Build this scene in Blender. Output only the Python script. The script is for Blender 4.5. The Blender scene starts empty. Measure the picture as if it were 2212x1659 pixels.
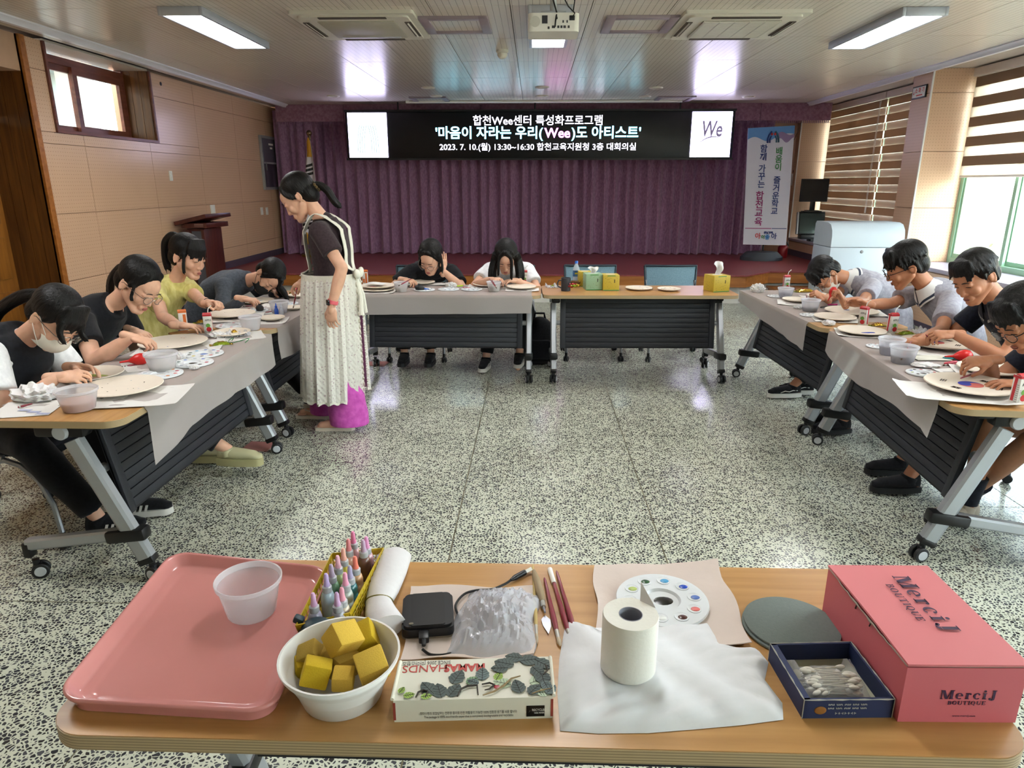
import bpy, bmesh, math, random
import numpy as np
from mathutils import Vector, Matrix, noise

random.seed(7)
S = bpy.context.scene
COL = S.collection
PI = math.pi

# ------------------------------------------------------------------ camera
FPX, CXP, CYP, HC = 1470.0, 1106.0, 829.5, 1.6
_p = math.atan(433 / FPX)
_y = math.atan(48.5 * math.cos(_p) / FPX)
CF = Vector((-math.sin(_y) * math.cos(_p), math.cos(_y) * math.cos(_p), -math.sin(_p)))
CR = Vector((math.cos(_y), math.sin(_y), 0))
CU = CR.cross(CF)
CC = Vector((0, 0, HC))
cd = bpy.data.cameras.new('camera'); cd.sensor_width = 36; cd.lens = 36 * FPX / 2212
cd.clip_start = 0.05; cd.clip_end = 200
co = bpy.data.objects.new('camera', cd); COL.objects.link(co)
co.matrix_world = Matrix(((CR.x, CU.x, -CF.x, CC.x), (CR.y, CU.y, -CF.y, CC.y), (CR.z, CU.z, -CF.z, CC.z), (0, 0, 0, 1)))
S.camera = co

# ------------------------------------------------------------------ world, exposure
S.view_settings.view_transform = 'Standard'; S.view_settings.look = 'None'
S.view_settings.gamma = 1; S.view_settings.use_curve_mapping = False
S.view_settings.exposure = -0.38
w = bpy.data.worlds.new('world'); S.world = w; w.use_nodes = True
wn = w.node_tree; wn.nodes.clear()
sky = wn.nodes.new('ShaderNodeTexSky'); sky.sky_type = 'NISHITA'; sky.sun_disc = False
sky.sun_elevation = math.radians(58); sky.sun_rotation = math.radians(200); sky.air_density = 1.3; sky.dust_density = 3.0
wb = wn.nodes.new('ShaderNodeBackground'); wb.inputs[1].default_value = 5.5
wo = wn.nodes.new('ShaderNodeOutputWorld')
hs_ = wn.nodes.new('ShaderNodeHueSaturation'); hs_.inputs['Saturation'].default_value = .45; wn.links.new(sky.outputs[0], hs_.inputs['Color']); wn.links.new(hs_.outputs[0], wb.inputs[0]); wn.links.new(wb.outputs[0], wo.inputs[0])
LAMP_E = 40.0      # ceiling panels
LED_E = 10.0        # bright squares of the LED board

def ray(x, y): return CF + CR * ((x - CXP) / FPX) - CU * ((y - CYP) / FPX)
def Zp(x, y, z=0.0):
    d = ray(x, y); return CC + d * ((z - HC) / d.z)
def Yp(x, y, Y):
    d = ray(x, y); return CC + d * (Y / d.y)
def Xp(x, y, X):
    d = ray(x, y); return CC + d * (X / d.x)

# ------------------------------------------------------------------ materials
def lin(c):
    if isinstance(c, str):
        c = c.lstrip('#'); c = [int(c[i:i + 2], 16) / 255 for i in (0, 2, 4)]
    return tuple(x / 12.92 if x <= 0.04045 else ((x + 0.055) / 1.055) ** 2.4 for x in c)
MATS = {}
class N:
    def __init__(s, name):
        s.m = bpy.data.materials.new(name); s.m.use_nodes = True
        s.t = s.m.node_tree; s.b = s.t.nodes['Principled BSDF']
    def n(s, typ, **kw):
        o = s.t.nodes.new(typ)
        for k, v in kw.items():
            if k.startswith('i_'):
                key = k[2:]; key = int(key) if key.isdigit() else key.replace('_', ' ')
                o.inputs[key].default_value = v
            else: setattr(o, k, v)
        return o
    def l(s, a, b): s.t.links.new(a, b)
    def coords(s, scale=(1, 1, 1), gen='Object'):
        tc = s.n('ShaderNodeTexCoord'); mp = s.n('ShaderNodeMapping'); mp.inputs['Scale'].default_value = scale
        s.l(tc.outputs[gen], mp.inputs[0]); return mp.outputs[0]
    def ramp(s, fac, stops):
        r = s.n('ShaderNodeValToRGB'); e = r.color_ramp.elements
        while len(e) < len(stops): e.new(0.5)
        for el, (p, c) in zip(e, stops): el.position = p; el.color = (*lin(c), 1)
        s.l(fac, r.inputs[0]); return r.outputs[0]
    def bump(s, h, strength=.3, dist=.01):
        b = s.n('ShaderNodeBump', i_Strength=strength, i_Distance=dist); s.l(h, b.inputs['Height']); s.l(b.outputs[0], s.b.inputs['Normal'])

def M(name, col, rough=.5, metal=0, var=.08, vs=12, bump=0, bs=60, spec=.5, trans=0, alpha=1, emit=0, coat=0, vscale=(1, 1, 1), sss=0, ior=1.45, sheen=0):
    if name in MATS: return MATS[name]
    n = N(name); b = n.b
    c = lin(col)
    b.inputs['Roughness'].default_value = rough; b.inputs['Metallic'].default_value = metal
    b.inputs['Specular IOR Level'].default_value = spec; b.inputs['IOR'].default_value = ior
    b.inputs['Transmission Weight'].default_value = trans; b.inputs['Alpha'].default_value = alpha
    b.inputs['Coat Weight'].default_value = coat; b.inputs['Coat Roughness'].default_value = .08
    if sss: b.inputs['Subsurface Weight'].default_value = sss; b.inputs['Subsurface Radius'].default_value = (.01, .004, .002)
    if sheen: b.inputs['Sheen Weight'].default_value = sheen
    co_ = n.coords(vscale)
    if var:
        nz = n.n('ShaderNodeTexNoise', i_Scale=vs, i_Detail=4.0); n.l(co_, nz.inputs['Vector'])
        mx = n.n('ShaderNodeMix', data_type='RGBA')
        mx.inputs[6].default_value = (*[x * (1 - var) for x in c], 1); mx.inputs[7].default_value = (*[min(1, x * (1 + var)) for x in c], 1)
        n.l(nz.outputs[0], mx.inputs[0]); n.l(mx.outputs[2], b.inputs['Base Color'])
        if emit: n.l(mx.outputs[2], b.inputs['Emission Color'])
    else:
        b.inputs['Base Color'].default_value = (*c, 1)
    if emit:
        b.inputs['Emission Color'].default_value = (*c, 1); b.inputs['Emission Strength'].default_value = emit
    if bump:
        nb = n.n('ShaderNodeTexNoise', i_Scale=bs, i_Detail=3.0); n.l(co_, nb.inputs['Vector']); n.bump(nb.outputs[0], bump, .004)
    MATS[name] = n.m; return n.m

# ------------------------------------------------------------------ object helpers
def tag(o, label=None, cat=None, group=None, kind=None):
    if label: o['label'] = label
    if cat: o['category'] = cat
    if group: o['group'] = group
    if kind: o['kind'] = kind
    return o
def thing(name, loc, label, cat, rz=0, group=None):
    o = bpy.data.objects.new(name, None); COL.objects.link(o); o.location = loc; o.rotation_euler = (0, 0, rz)
    o.empty_display_size = .05
    return tag(o, label, cat, group)
def link(name, mesh, mat=None, parent=None, loc=None):
    o = bpy.data.objects.new(name, mesh); COL.objects.link(o)
    if mat is not None and not len(mesh.materials): mesh.materials.append(mat)
    if parent is not None: o.parent = parent
    if loc is not None: o.location = loc
    return o
def dup(o, loc=None, rz=None, label=None, parent=None):
    c = o.copy(); COL.objects.link(c)
    if loc is not None: c.location = loc
    if rz is not None: c.rotation_euler = (0, 0, rz)
    if label: c['label'] = label
    if parent is not None: c.parent = parent
    for ch in list(o.children):
        if ch.name.split('.')[0] in ('painting',): continue
        dup(ch, parent=c)
    return c
def frame(f, u):
    f = Vector(f).normalized(); r = f.cross(Vector(u)).normalized(); u = r.cross(f)
    return r, f, u

class MB:
    """collects shapes into one bmesh"""
    def __init__(s): s.bm = bmesh.new()
    def add(s, vs, fs, mi=0):
        b = [s.bm.verts.new(v) for v in vs]; out = []
        for f in fs:
            try:
                fc = s.bm.faces.new([b[i] for i in f]); fc.material_index = mi; out.append(fc)
            except ValueError: pass
        return out
    def box(s, c, d, M3=None, bev=0, mi=0):
        hx, hy, hz = d[0] / 2, d[1] / 2, d[2] / 2
        c = Vector(c)
        if bev <= 0:
            vs = [Vector((x * hx, y * hy, z * hz)) for z in (-1, 1) for y in (-1, 1) for x in (-1, 1)]
            fs = [(0, 2, 3, 1), (4, 5, 7, 6), (0, 1, 5, 4), (2, 6, 7, 3), (0, 4, 6, 2), (1, 3, 7, 5)]
            if M3 is not None: vs = [M3 @ v for v in vs]
            return s.add([v + c for v in vs], fs, mi)
        t = bmesh.new(); bmesh.ops.create_cube(t, size=1)
        for v in t.verts: v.co = Vector((v.co.x * d[0], v.co.y * d[1], v.co.z * d[2]))
        bmesh.ops.bevel(t, geom=t.edges[:], offset=min(bev, min(d) * .49), segments=2, affect='EDGES', profile=.5)
        return s.merge(t, M3, c, mi)
    def merge(s, t, M3=None, c=(0, 0, 0), mi=0):
        t.verts.index_update(); c = Vector(c)
        vs = [(M3 @ v.co if M3 is not None else v.co) + c for v in t.verts]
        fs = [[v.index for v in f.verts] for f in t.faces]; t.free()
        return s.add(vs, fs, mi)
    def tube(s, pts, r, seg=10, cap=True, mi=0, flat=1.0, up=None):
        pts = [Vector(p) for p in pts]; n = len(pts)
        rs = r if isinstance(r, (list, tuple)) else [r] * n
        rings = []; prev = None
        for i, p in enumerate(pts):
            d = (pts[min(i + 1, n - 1)] - pts[max(i - 1, 0)])
            d = d.normalized() if d.length > 1e-9 else Vector((0, 0, 1))
            if prev is None:
                a = Vector(up) if up is not None else (Vector((0, 0, 1)) if abs(d.z) < .9 else Vector((1, 0, 0)))
            else: a = prev
            x = (a - d * a.dot(d)).normalized(); y = d.cross(x); prev = x
            rings.append([p + x * (math.cos(t) * rs[i] * flat) + y * (math.sin(t) * rs[i]) for t in [2 * PI * k / seg for k in range(seg)]])
        vs = [v for R in rings for v in R]
        fs = [(i * seg + k, i * seg + (k + 1) % seg, (i + 1) * seg + (k + 1) % seg, (i + 1) * seg + k) for i in range(n - 1) for k in range(seg)]
        if cap: fs += [tuple(range(seg - 1, -1, -1)), tuple((n - 1) * seg + k for k in range(seg))]
        return s.add(vs, fs, mi)
    def cyl(s, p0, p1, r0, r1=None, seg=20, mi=0): return s.tube([p0, p1], [r0, r0 if r1 is None else r1], seg, mi=mi)
    def lathe(s, prof, seg=32, c=(0, 0, 0), M3=None, mi=0, sx=1, sy=1, loop=False):
        vs = []; fs = []; n = len(prof); c = Vector(c)
        for (r, z) in prof:
            for k in range(seg):
                a = 2 * PI * k / seg; v = Vector((r * math.cos(a) * sx, r * math.sin(a) * sy, z))
                vs.append((M3 @ v if M3 is not None else v) + c)
        for i in range(n - 1):
            for k in range(seg):
                fs.append((i * seg + k, i * seg + (k + 1) % seg, (i + 1) * seg + (k + 1) % seg, (i + 1) * seg + k))
        if loop:
            for k in range(seg): fs.append(((n - 1) * seg + k, (n - 1) * seg + (k + 1) % seg, (k + 1) % seg, k))
        if prof[0][0] > 1e-6 and not loop: fs.append(tuple(range(seg - 1, -1, -1)))
        if prof[-1][0] > 1e-6 and not loop: fs.append(tuple((n - 1) * seg + k for k in range(seg)))
        return s.add(vs, fs, mi)
    def ell(s, c, rad, M3=None, seg=16, mi=0):
        prof = [(math.sin(PI * i / seg), -math.cos(PI * i / seg)) for i in range(seg + 1)]
        prof[0] = (1e-4, -1); prof[-1] = (1e-4, 1)
        D = Matrix.Diagonal(Vector(rad)); Mx = (M3 @ D) if M3 is not None else D
        return s.lathe(prof, seg + 4, c, Mx, mi)
    def cap(s, p0, p1, r0, r1, seg=14):
        """round ended tapered limb"""
        p0 = Vector(p0); p1 = Vector(p1); d = p1 - p0; L = d.length
        if L < 1e-6: return s.ell(p0, (r0, r0, r0))
        d /= L; pts = []; rs = []
        for a in (80, 60, 40, 20): pts.append(p0 - d * r0 * math.sin(math.radians(a))); rs.append(r0 * math.cos(math.radians(a)))
        for t in (0, .5, 1): pts.append(p0 + d * L * t); rs.append(r0 + (r1 - r0) * t)
        for a in (20, 40, 60, 80): pts.append(p1 + d * r1 * math.sin(math.radians(a))); rs.append(r1 * math.cos(math.radians(a)))
        return s.tube(pts, rs, seg)
    def loft(s, rings, seg=24, cap=True, mi=0):
        """rings: (centre, lateral vec, depth vec)"""
        vs = []; n = len(rings)
        for c, a, b in rings:
            for k in range(seg):
                t = 2 * PI * k / seg; vs.append(Vector(c) + Vector(a) * math.cos(t) + Vector(b) * math.sin(t))
        fs = [(i * seg + k, i * seg + (k + 1) % seg, (i + 1) * seg + (k + 1) % seg, (i + 1) * seg + k) for i in range(n - 1) for k in range(seg)]
        if cap: fs += [tuple(range(seg - 1, -1, -1)), tuple((n - 1) * seg + k for k in range(seg))]
        return s.add(vs, fs, mi)
    def prism(s, poly, z0, z1, mi=0, M4=None):
        n = len(poly); vs = [Vector((x, y, z0)) for x, y in poly] + [Vector((x, y, z1)) for x, y in poly]
        if M4 is not None: vs = [M4 @ v for v in vs]
        fs = [tuple(range(n - 1, -1, -1)), tuple(range(n, 2 * n))] + [(i, (i + 1) % n, n + (i + 1) % n, n + i) for i in range(n)]
        return s.add(vs, fs, mi)
    def grid(s, nx, ny, fn, mi=0, close=False):
        vs = [Vector(fn(i / (nx - 1), j / (ny - 1))) for j in range(ny) for i in range(nx)]
        fs = [(j * nx + i, j * nx + i + 1, (j + 1) * nx + i + 1, (j + 1) * nx + i) for j in range(ny - 1) for i in range(nx - 1)]
        return s.add(vs, fs, mi)
    def sheet(s, nx, ny, fn, th=.0006, mi=0):
        """thin double sided sheet"""
        P = [[Vector(fn(i / (nx - 1), j / (ny - 1))) for i in range(nx)] for j in range(ny)]
        vs = [v for r in P for v in r]; n0 = len(vs)
        nv = []
        for j in range(ny):
            for i in range(nx):
                du = P[j][min(i + 1, nx - 1)] - P[j][max(i - 1, 0)]; dv = P[min(j + 1, ny - 1)][i] - P[max(j - 1, 0)][i]
                nn = du.cross(dv); nn = nn.normalized() if nn.length > 1e-12 else Vector((0, 0, 1)); nv.append(P[j][i] - nn * th)
        vs += nv
        q = [(j * nx + i, j * nx + i + 1, (j + 1) * nx + i + 1, (j + 1) * nx + i) for j in range(ny - 1) for i in range(nx - 1)]
        fs = q + [tuple(n0 + k for k in reversed(f)) for f in q]
        bd = [i for i in range(nx)] + [j * nx + nx - 1 for j in range(1, ny)] + [(ny - 1) * nx + i for i in range(nx - 2, -1, -1)] + [j * nx for j in range(ny - 2, 0, -1)]
        for a, b in zip(bd, bd[1:] + bd[:1]): fs.append((b, a, n0 + a, n0 + b))
        return s.add(vs, fs, mi)
    def mesh(s, name, smooth=True, origin=None, angle=40):
        if origin is not None:
            o = Vector(origin)
            for v in s.bm.verts: v.co -= o
        bmesh.ops.recalc_face_normals(s.bm, faces=s.bm.faces[:])
        me = bpy.data.meshes.new(name); s.bm.to_mesh(me); s.bm.free()
        if smooth:
            me.polygons.foreach_set('use_smooth', [True] * len(me.polygons)); me.set_sharp_from_angle(angle=math.radians(angle))
        return me
    def build(s, name, mat, parent=None, origin=None, smooth=True, loc=None, angle=40):
        me = s.mesh(name, smooth, origin, angle)
        for m in (mat if isinstance(mat, (list, tuple)) else [mat]): me.materials.append(m)
        return link(name, me, None, parent, origin if (origin is not None and parent is None) else loc)

def rrect(x0, x1, y0, y1, r, n=6):
    out = []
    for cx, cy, a0 in ((x1 - r, y0 + r, -90), (x1 - r, y1 - r, 0), (x0 + r, y1 - r, 90), (x0 + r, y0 + r, 180)):
        for k in range(n + 1):
            a = math.radians(a0 + 90 * k / n); out.append((cx + r * math.cos(a), cy + r * math.sin(a)))
    return out
def remesh(mb, voxel, smooth=4, name='m', fac=.5, disp=None):
    me = bpy.data.meshes.new('tmp'); bmesh.ops.recalc_face_normals(mb.bm, faces=mb.bm.faces[:]); mb.bm.to_mesh(me); mb.bm.free()
    o = bpy.data.objects.new('tmp', me); COL.objects.link(o)
    r = o.modifiers.new('r', 'REMESH'); r.mode = 'VOXEL'; r.voxel_size = voxel
    if smooth:
        sm = o.modifiers.new('s', 'SMOOTH'); sm.factor = fac; sm.iterations = smooth
    dg = bpy.context.evaluated_depsgraph_get()
    out = bpy.data.meshes.new_from_object(o.evaluated_get(dg)); out.name = name
    bpy.data.objects.remove(o); bpy.data.meshes.remove(me)
    if disp is not None:
        n = len(out.vertices); co_ = np.empty(n * 3, np.float32); nn = np.empty(n * 3, np.float32)
        out.vertices.foreach_get('co', co_); out.vertices.foreach_get('normal', nn)
        co_ = co_.reshape(-1, 3); nn = nn.reshape(-1, 3)
        co_ = co_ + nn * disp(co_)[:, None]
        out.vertices.foreach_set('co', co_.ravel().astype(np.float32))
    out.polygons.foreach_set('use_smooth', [True] * len(out.polygons)); out.update()
    return out
def join_meshes(ms, origin):
    """several meshes (world coords, same material) into one, shifted to origin"""
    V = []; LV = []; LS = []; off = 0; lo = 0; n_l = 0
    for m in ms:
        n = len(m.vertices); a = np.empty(n * 3, np.float32); m.vertices.foreach_get('co', a); V.append(a.reshape(-1, 3))
        k = len(m.loops); b = np.empty(k, np.int32); m.loops.foreach_get('vertex_index', b); LV.append(b + off)
        p = len(m.polygons); c = np.empty(p, np.int32); m.polygons.foreach_get('loop_start', c); LS.append(c + lo)
        off += n; lo += k
    V = np.concatenate(V) - np.array(origin, np.float32); LV = np.concatenate(LV); LS = np.concatenate(LS)
    me = bpy.data.meshes.new('j'); me.vertices.add(len(V)); me.vertices.foreach_set('co', V.ravel())
    me.loops.add(len(LV)); me.loops.foreach_set('vertex_index', LV)
    me.polygons.add(len(LS)); me.polygons.foreach_set('loop_start', LS)
    me.polygons.foreach_set('use_smooth', [True] * len(LS)); me.update(calc_edges=True); me.validate()
    for m in ms: bpy.data.meshes.remove(m)
    return me
def text(name, s, size, M4, mat, parent=None, ext=.0004, align='CENTER', sx=1.0, shear=0, bold=0, sp=1.0, fit=0):
    c = bpy.data.curves.new('t', 'FONT'); c.body = s; c.size = size; c.align_x = align; c.align_y = 'CENTER'; c.extrude = ext; c.shear = shear
    c.space_character = sp; c.resolution_u = 3
    if bold: c.offset = bold
    o = bpy.data.objects.new('t', c); COL.objects.link(o)
    dg = bpy.context.evaluated_depsgraph_get()
    me = bpy.data.meshes.new_from_object(o.evaluated_get(dg)); bpy.data.objects.remove(o); bpy.data.curves.remove(c)
    if fit: xs_ = [v.co.x for v in me.vertices]; sx = fit / (max(xs_) - min(xs_))
    me.transform(M4 @ Matrix.Diagonal((sx, 1, 1, 1))); me.materials.clear(); me.materials.append(mat)
    return link(name, me, None, parent)
def basis(o, x, y):
    x = Vector(x).normalized(); y = Vector(y); z = x.cross(y).normalized(); y = z.cross(x); o = Vector(o)
    return Matrix(((x.x, y.x, z.x, o.x), (x.y, y.y, z.y, o.y), (x.z, y.z, z.z, o.z), (0, 0, 0, 1)))
# ------------------------------------------------------------------ room constants
XL, XR, XW = -4.5, 4.5, 5.0        # left wall, right sill line, right window plane
YB, YF = 12.6, -3.6                # back and front walls
ZC = 2.85
TOP = 0.735

def terrazzo():
    n = N('terrazzo'); b = n.b; b.inputs['Roughness'].default_value = .2; b.inputs['Specular IOR Level'].default_value = .6
    g = n.n('ShaderNodeNewGeometry')
    wn_ = n.n('ShaderNodeTexNoise', i_Scale=40.0, i_Detail=2.0); n.l(g.outputs['Position'], wn_.inputs['Vector'])
    va = n.n('ShaderNodeVectorMath', operation='MULTIPLY_ADD'); va.inputs[1].default_value = (.012, .012, .012)
    n.l(wn_.outputs['Color'], va.inputs[0]); n.l(g.outputs['Position'], va.inputs[2])
    v1 = n.n('ShaderNodeTexVoronoi', feature='DISTANCE_TO_EDGE', i_Scale=72.0); n.l(va.outputs[0], v1.inputs['Vector'])
    v2 = n.n('ShaderNodeTexVoronoi', feature='F1', i_Scale=72.0); n.l(va.outputs[0], v2.inputs['Vector'])
    big = n.n('ShaderNodeTexNoise', i_Scale=2.2, i_Detail=3.0); n.l(g.outputs['Position'], big.inputs['Vector'])
    sp = n.n('ShaderNodeSeparateColor'); n.l(v2.outputs['Color'], sp.inputs[0])
    th = n.n('ShaderNodeMath', operation='MULTIPLY_ADD'); th.inputs[1].default_value = .22; th.inputs[2].default_value = -.022; n.l(sp.outputs[0], th.inputs[0])
    t2 = n.n('ShaderNodeMath', operation='MULTIPLY_ADD'); t2.inputs[1].default_value = .12; n.l(big.outputs[0], t2.inputs[0]); n.l(th.outputs[0], t2.inputs[2])
    s = n.n('ShaderNodeMath', operation='SUBTRACT'); n.l(v1.outputs[0], s.inputs[0]); n.l(t2.outputs[0], s.inputs[1])
    m = n.n('ShaderNodeMath', operation='MULTIPLY'); m.inputs[1].default_value = 22; m.use_clamp = True; n.l(s.outputs[0], m.inputs[0])
    cream = n.n('ShaderNodeMix', data_type='RGBA'); cream.inputs[6].default_value = (*lin('#b6b9a6'), 1); cream.inputs[7].default_value = (*lin('#ced1c0'), 1)
    n.l(big.outputs[0], cream.inputs[0])
    chip = n.n('ShaderNodeMix', data_type='RGBA'); chip.inputs[6].default_value = (*lin('#1d1d22'), 1); chip.inputs[7].default_value = (*lin('#4a4b50'), 1)
    n.l(sp.outputs[1], chip.inputs[0])
    mx = n.n('ShaderNodeMix', data_type='RGBA'); n.l(m.outputs[0], mx.inputs[0]); n.l(cream.outputs[2], mx.inputs[6]); n.l(chip.outputs[2], mx.inputs[7])
    n.l(mx.outputs[2], b.inputs['Base Color'])
    rg = n.n('ShaderNodeMath', operation='MULTIPLY_ADD'); rg.inputs[1].default_value = .22; rg.inputs[2].default_value = .07; n.l(big.outputs[0], rg.inputs[0]); n.l(rg.outputs[0], b.inputs['Roughness'])
    return n.m
def perforated(name, col, step, rad, rough, hole, axes='YZ', var=.05, spec=.5, stripes=0):
    """board with a regular grid of small holes"""
    n = N(name); b = n.b; b.inputs['Roughness'].default_value = rough; b.inputs['Specular IOR Level'].default_value = spec
    g = n.n('ShaderNodeNewGeometry'); sp = n.n('ShaderNodeSeparateXYZ'); n.l(g.outputs['Position'], sp.inputs[0])
    def cell(out, st):
        d = n.n('ShaderNodeMath', operation='DIVIDE'); d.inputs[1].default_value = st; n.l(out, d.inputs[0])
        f = n.n('ShaderNodeMath', operation='FRACT'); n.l(d.outputs[0], f.inputs[0])
        q = n.n('ShaderNodeMath', operation='SUBTRACT'); q.inputs[1].default_value = .5; n.l(f.outputs[0], q.inputs[0])
        r = n.n('ShaderNodeMath', operation='MULTIPLY'); r.inputs[1].default_value = st; n.l(q.outputs[0], r.inputs[0]); return r.outputs[0]
    a = cell(sp.outputs['XYZ'.index(axes[0])], step)
    if len(axes) > 1:
        c2 = cell(sp.outputs['XYZ'.index(axes[1])], step)
        cb = n.n('ShaderNodeCombineXYZ'); n.l(a, cb.inputs[0]); n.l(c2, cb.inputs[1])
        L = n.n('ShaderNodeVectorMath', operation='LENGTH'); n.l(cb.outputs[0], L.inputs[0]); dist = L.outputs['Value']
    else:
        ab = n.n('ShaderNodeMath', operation='ABSOLUTE'); n.l(a, ab.inputs[0]); dist = ab.outputs[0]
    lt = n.n('ShaderNodeMath', operation='LESS_THAN'); lt.inputs[1].default_value = rad; n.l(dist, lt.inputs[0])
    nz = n.n('ShaderNodeTexNoise', i_Scale=3.0, i_Detail=4.0); n.l(g.outputs['Position'], nz.inputs['Vector'])
    c = lin(col); mv = n.n('ShaderNodeMix', data_type='RGBA'); mv.inputs[6].default_value = (*[x * (1 - var) for x in c], 1); mv.inputs[7].default_value = (*[x * (1 + var) for x in c], 1)
    n.l(nz.outputs[0], mv.inputs[0])
    mx = n.n('ShaderNodeMix', data_type='RGBA'); mx.inputs[7].default_value = (*lin(hole), 1)
    n.l(lt.outputs[0], mx.inputs[0]); n.l(mv.outputs[2], mx.inputs[6]); n.l(mx.outputs[2], b.inputs['Base Color'])
    return n.m
def wood(name, c0, c1, scale=(1, 12, 12), rough=.4, ns=4, spec=.4, coat=0):
    n = N(name); b = n.b; b.inputs['Roughness'].default_value = rough; b.inputs['Specular IOR Level'].default_value = spec; b.inputs['Coat Weight'].default_value = coat
    v = n.coords(scale); nz = n.n('ShaderNodeTexNoise', i_Scale=ns, i_Detail=6.0, i_Distortion=.4); n.l(v, nz.inputs['Vector'])
    n.l(n.ramp(nz.outputs[0], [(.3, c0), (.7, c1)]), b.inputs['Base Color']); n.bump(nz.outputs[0], .06, .002)
    MATS[name] = n.m; return n.m
def glassm():
    n = N('window_glass'); t = n.t; out = t.nodes['Material Output']
    tr = n.n('ShaderNodeBsdfTransparent'); gl = n.n('ShaderNodeBsdfGlossy', i_Roughness=.02); lw = n.n('ShaderNodeLayerWeight', i_Blend=.5)
    fr = n.n('ShaderNodeMath', operation='POWER'); fr.inputs[1].default_value = 5; n.l(lw.outputs['Facing'], fr.inputs[0])
    fr2 = n.n('ShaderNodeMath', operation='MULTIPLY_ADD'); fr2.inputs[1].default_value = .4; fr2.inputs[2].default_value = .03; n.l(fr.outputs[0], fr2.inputs[0]); fr = fr2
    tr.inputs[0].default_value = (.93, .97, .95, 1)
    mx = n.n('ShaderNodeMixShader'); n.l(fr.outputs[0], mx.inputs[0]); n.l(tr.outputs[0], mx.inputs[1]); n.l(gl.outputs[0], mx.inputs[2]); n.l(mx.outputs[0], out.inputs[0])
    MATS['glass'] = n.m; return n.m
def translucent(name, col, tr=.4, transl=.4, rough=.5, noise=0):
    """thin plastic or cloth film: part clear, part translucent, part diffuse"""
    if name in MATS: return MATS[name]
    n = N(name); t = n.t; out = t.nodes['Material Output']; c = (*lin(col), 1)
    n.b.inputs['Base Color'].default_value = c; n.b.inputs['Roughness'].default_value = rough
    tl = n.n('ShaderNodeBsdfTranslucent'); tl.inputs[0].default_value = c
    m1 = n.n('ShaderNodeMixShader', i_0=transl); n.l(n.b.outputs[0], m1.inputs[1]); n.l(tl.outputs[0], m1.inputs[2])
    tp = n.n('ShaderNodeBsdfTransparent'); m2 = n.n('ShaderNodeMixShader', i_0=tr); n.l(m1.outputs[0], m2.inputs[1]); n.l(tp.outputs[0], m2.inputs[2])
    if noise:
        nz = n.n('ShaderNodeTexNoise', i_Scale=noise, i_Detail=4.0); n.l(n.coords(), nz.inputs['Vector']); n.bump(nz.outputs[0], .5, .004)
    n.l(m2.outputs[0], out.inputs[0]); MATS[name] = n.m; return n.m
def fabric(name, c0, c1, scale=30, rough=.9, vs=(1, 1, 1), sheen=.1, bump=.15):
    if name in MATS: return MATS[name]
    n = N(name); b = n.b; b.inputs['Roughness'].default_value = rough; b.inputs['Specular IOR Level'].default_value = .2
    b.inputs['Sheen Weight'].default_value = sheen
    v = n.coords(vs); nz = n.n('ShaderNodeTexNoise', i_Scale=scale, i_Detail=5.0); n.l(v, nz.inputs['Vector'])
    n.l(n.ramp(nz.outputs[0], [(.35, c0), (.65, c1)]), b.inputs['Base Color']); n.bump(nz.outputs[0], bump, .002)
    MATS[name] = n.m; return n.m

M_floor = terrazzo()
M_ceil = perforated('ceiling_board', '#d6cdc0', .05, .0016, .27, '#8d8880', 'X', .03, .55)
M_peach = perforated('wall_board', '#cfa98b', .034, .0032, .26, '#8a6748', 'YZ', .04, .6)
M_peach_x = perforated('wall_board_cross', '#cfa98b', .034, .0032, .4, '#8a6748', 'XZ', .04, .5)
M_white = M('painted_white', '#e6e4de', .45, var=.03)
M_jamb = wood('jamb_wood', '#4e2f14', '#75491f', (9, 9, .7), .4, 3)
M_door = wood('door_wood', '#7d4d1c', '#9c6428', (8, 8, .8), .4, 3)
M_winwood = wood('window_wood', '#5e3328', '#7c4839', (8, 1, 8), .35, 3)
M_stage = fabric('stage_carpet', '#7d3a3e', '#8d4749', 60, .38, sheen=0, bump=.05)
M_fascia = wood('stage_wood', '#8a5220', '#a96a30', (.8, 8, 8), .35, 3)
M_brass = M('brass_strip', '#77705a', .35, .6, var=.1)
M_dark = M('dark_plastic', '#17181a', .45, var=.1)
M_black = M('black_plastic', '#0c0c0d', .4, var=.05)
M_alu = M('aluminium', '#a9adb1', .38, .55, var=.04)
M_chrome = M('grey_metal', '#83868a', .3, .8, var=.03)
M_glass = glassm()
M_green = M('green_frame', '#8fb598', .4, var=.04)
M_curtain = fabric('curtain_fabric', '#866080', '#a27a9a', 40, .6, (1, 1, .5), .3)
M_val = fabric('valance_fabric', '#8a6279', '#a27a8f', 25, .8, sheen=.2)
M_acw = M('ac_white', '#cfcabd', .5, var=.02)
M_lamp = M('lamp_diffuser', '#ffffff', .5, var=0, emit=LAMP_E)

# ------------------------------------------------------------------ floor
def root_struct(name, loc=(0, 0, 0)):
    o = bpy.data.objects.new(name, None); COL.objects.link(o); o.location = loc; o['kind'] = 'structure'; return o
TS = .966; TX0 = -.366; TY0 = 3.265
b = MB(); b.box((0.25, (YB + YF) / 2, -.06), (9.7, YB - YF, .08)); floor = b.build('floor', M_brass); floor['kind'] = 'structure'
b = MB(); b.box((0, 0, -.01), (TS - .006, TS - .006, .02)); tile_me = b.mesh('tile', False); tile_me.materials.append(M_floor)
for i in range(-5, 6):
    for j in range(-7, 7):
        cx = TX0 + (i + .5) * TS; cy = TY0 + (j + .5) * TS
        if XL - .4 < cx < XW + .4: link('tile', tile_me, None, floor, (cx, cy, 0))
b = MB(); b.box((0.25, (YB + YF) / 2, -.014), (9.5, YB - YF, .022)); b.build('joint_strip', M_brass, floor)

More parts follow.
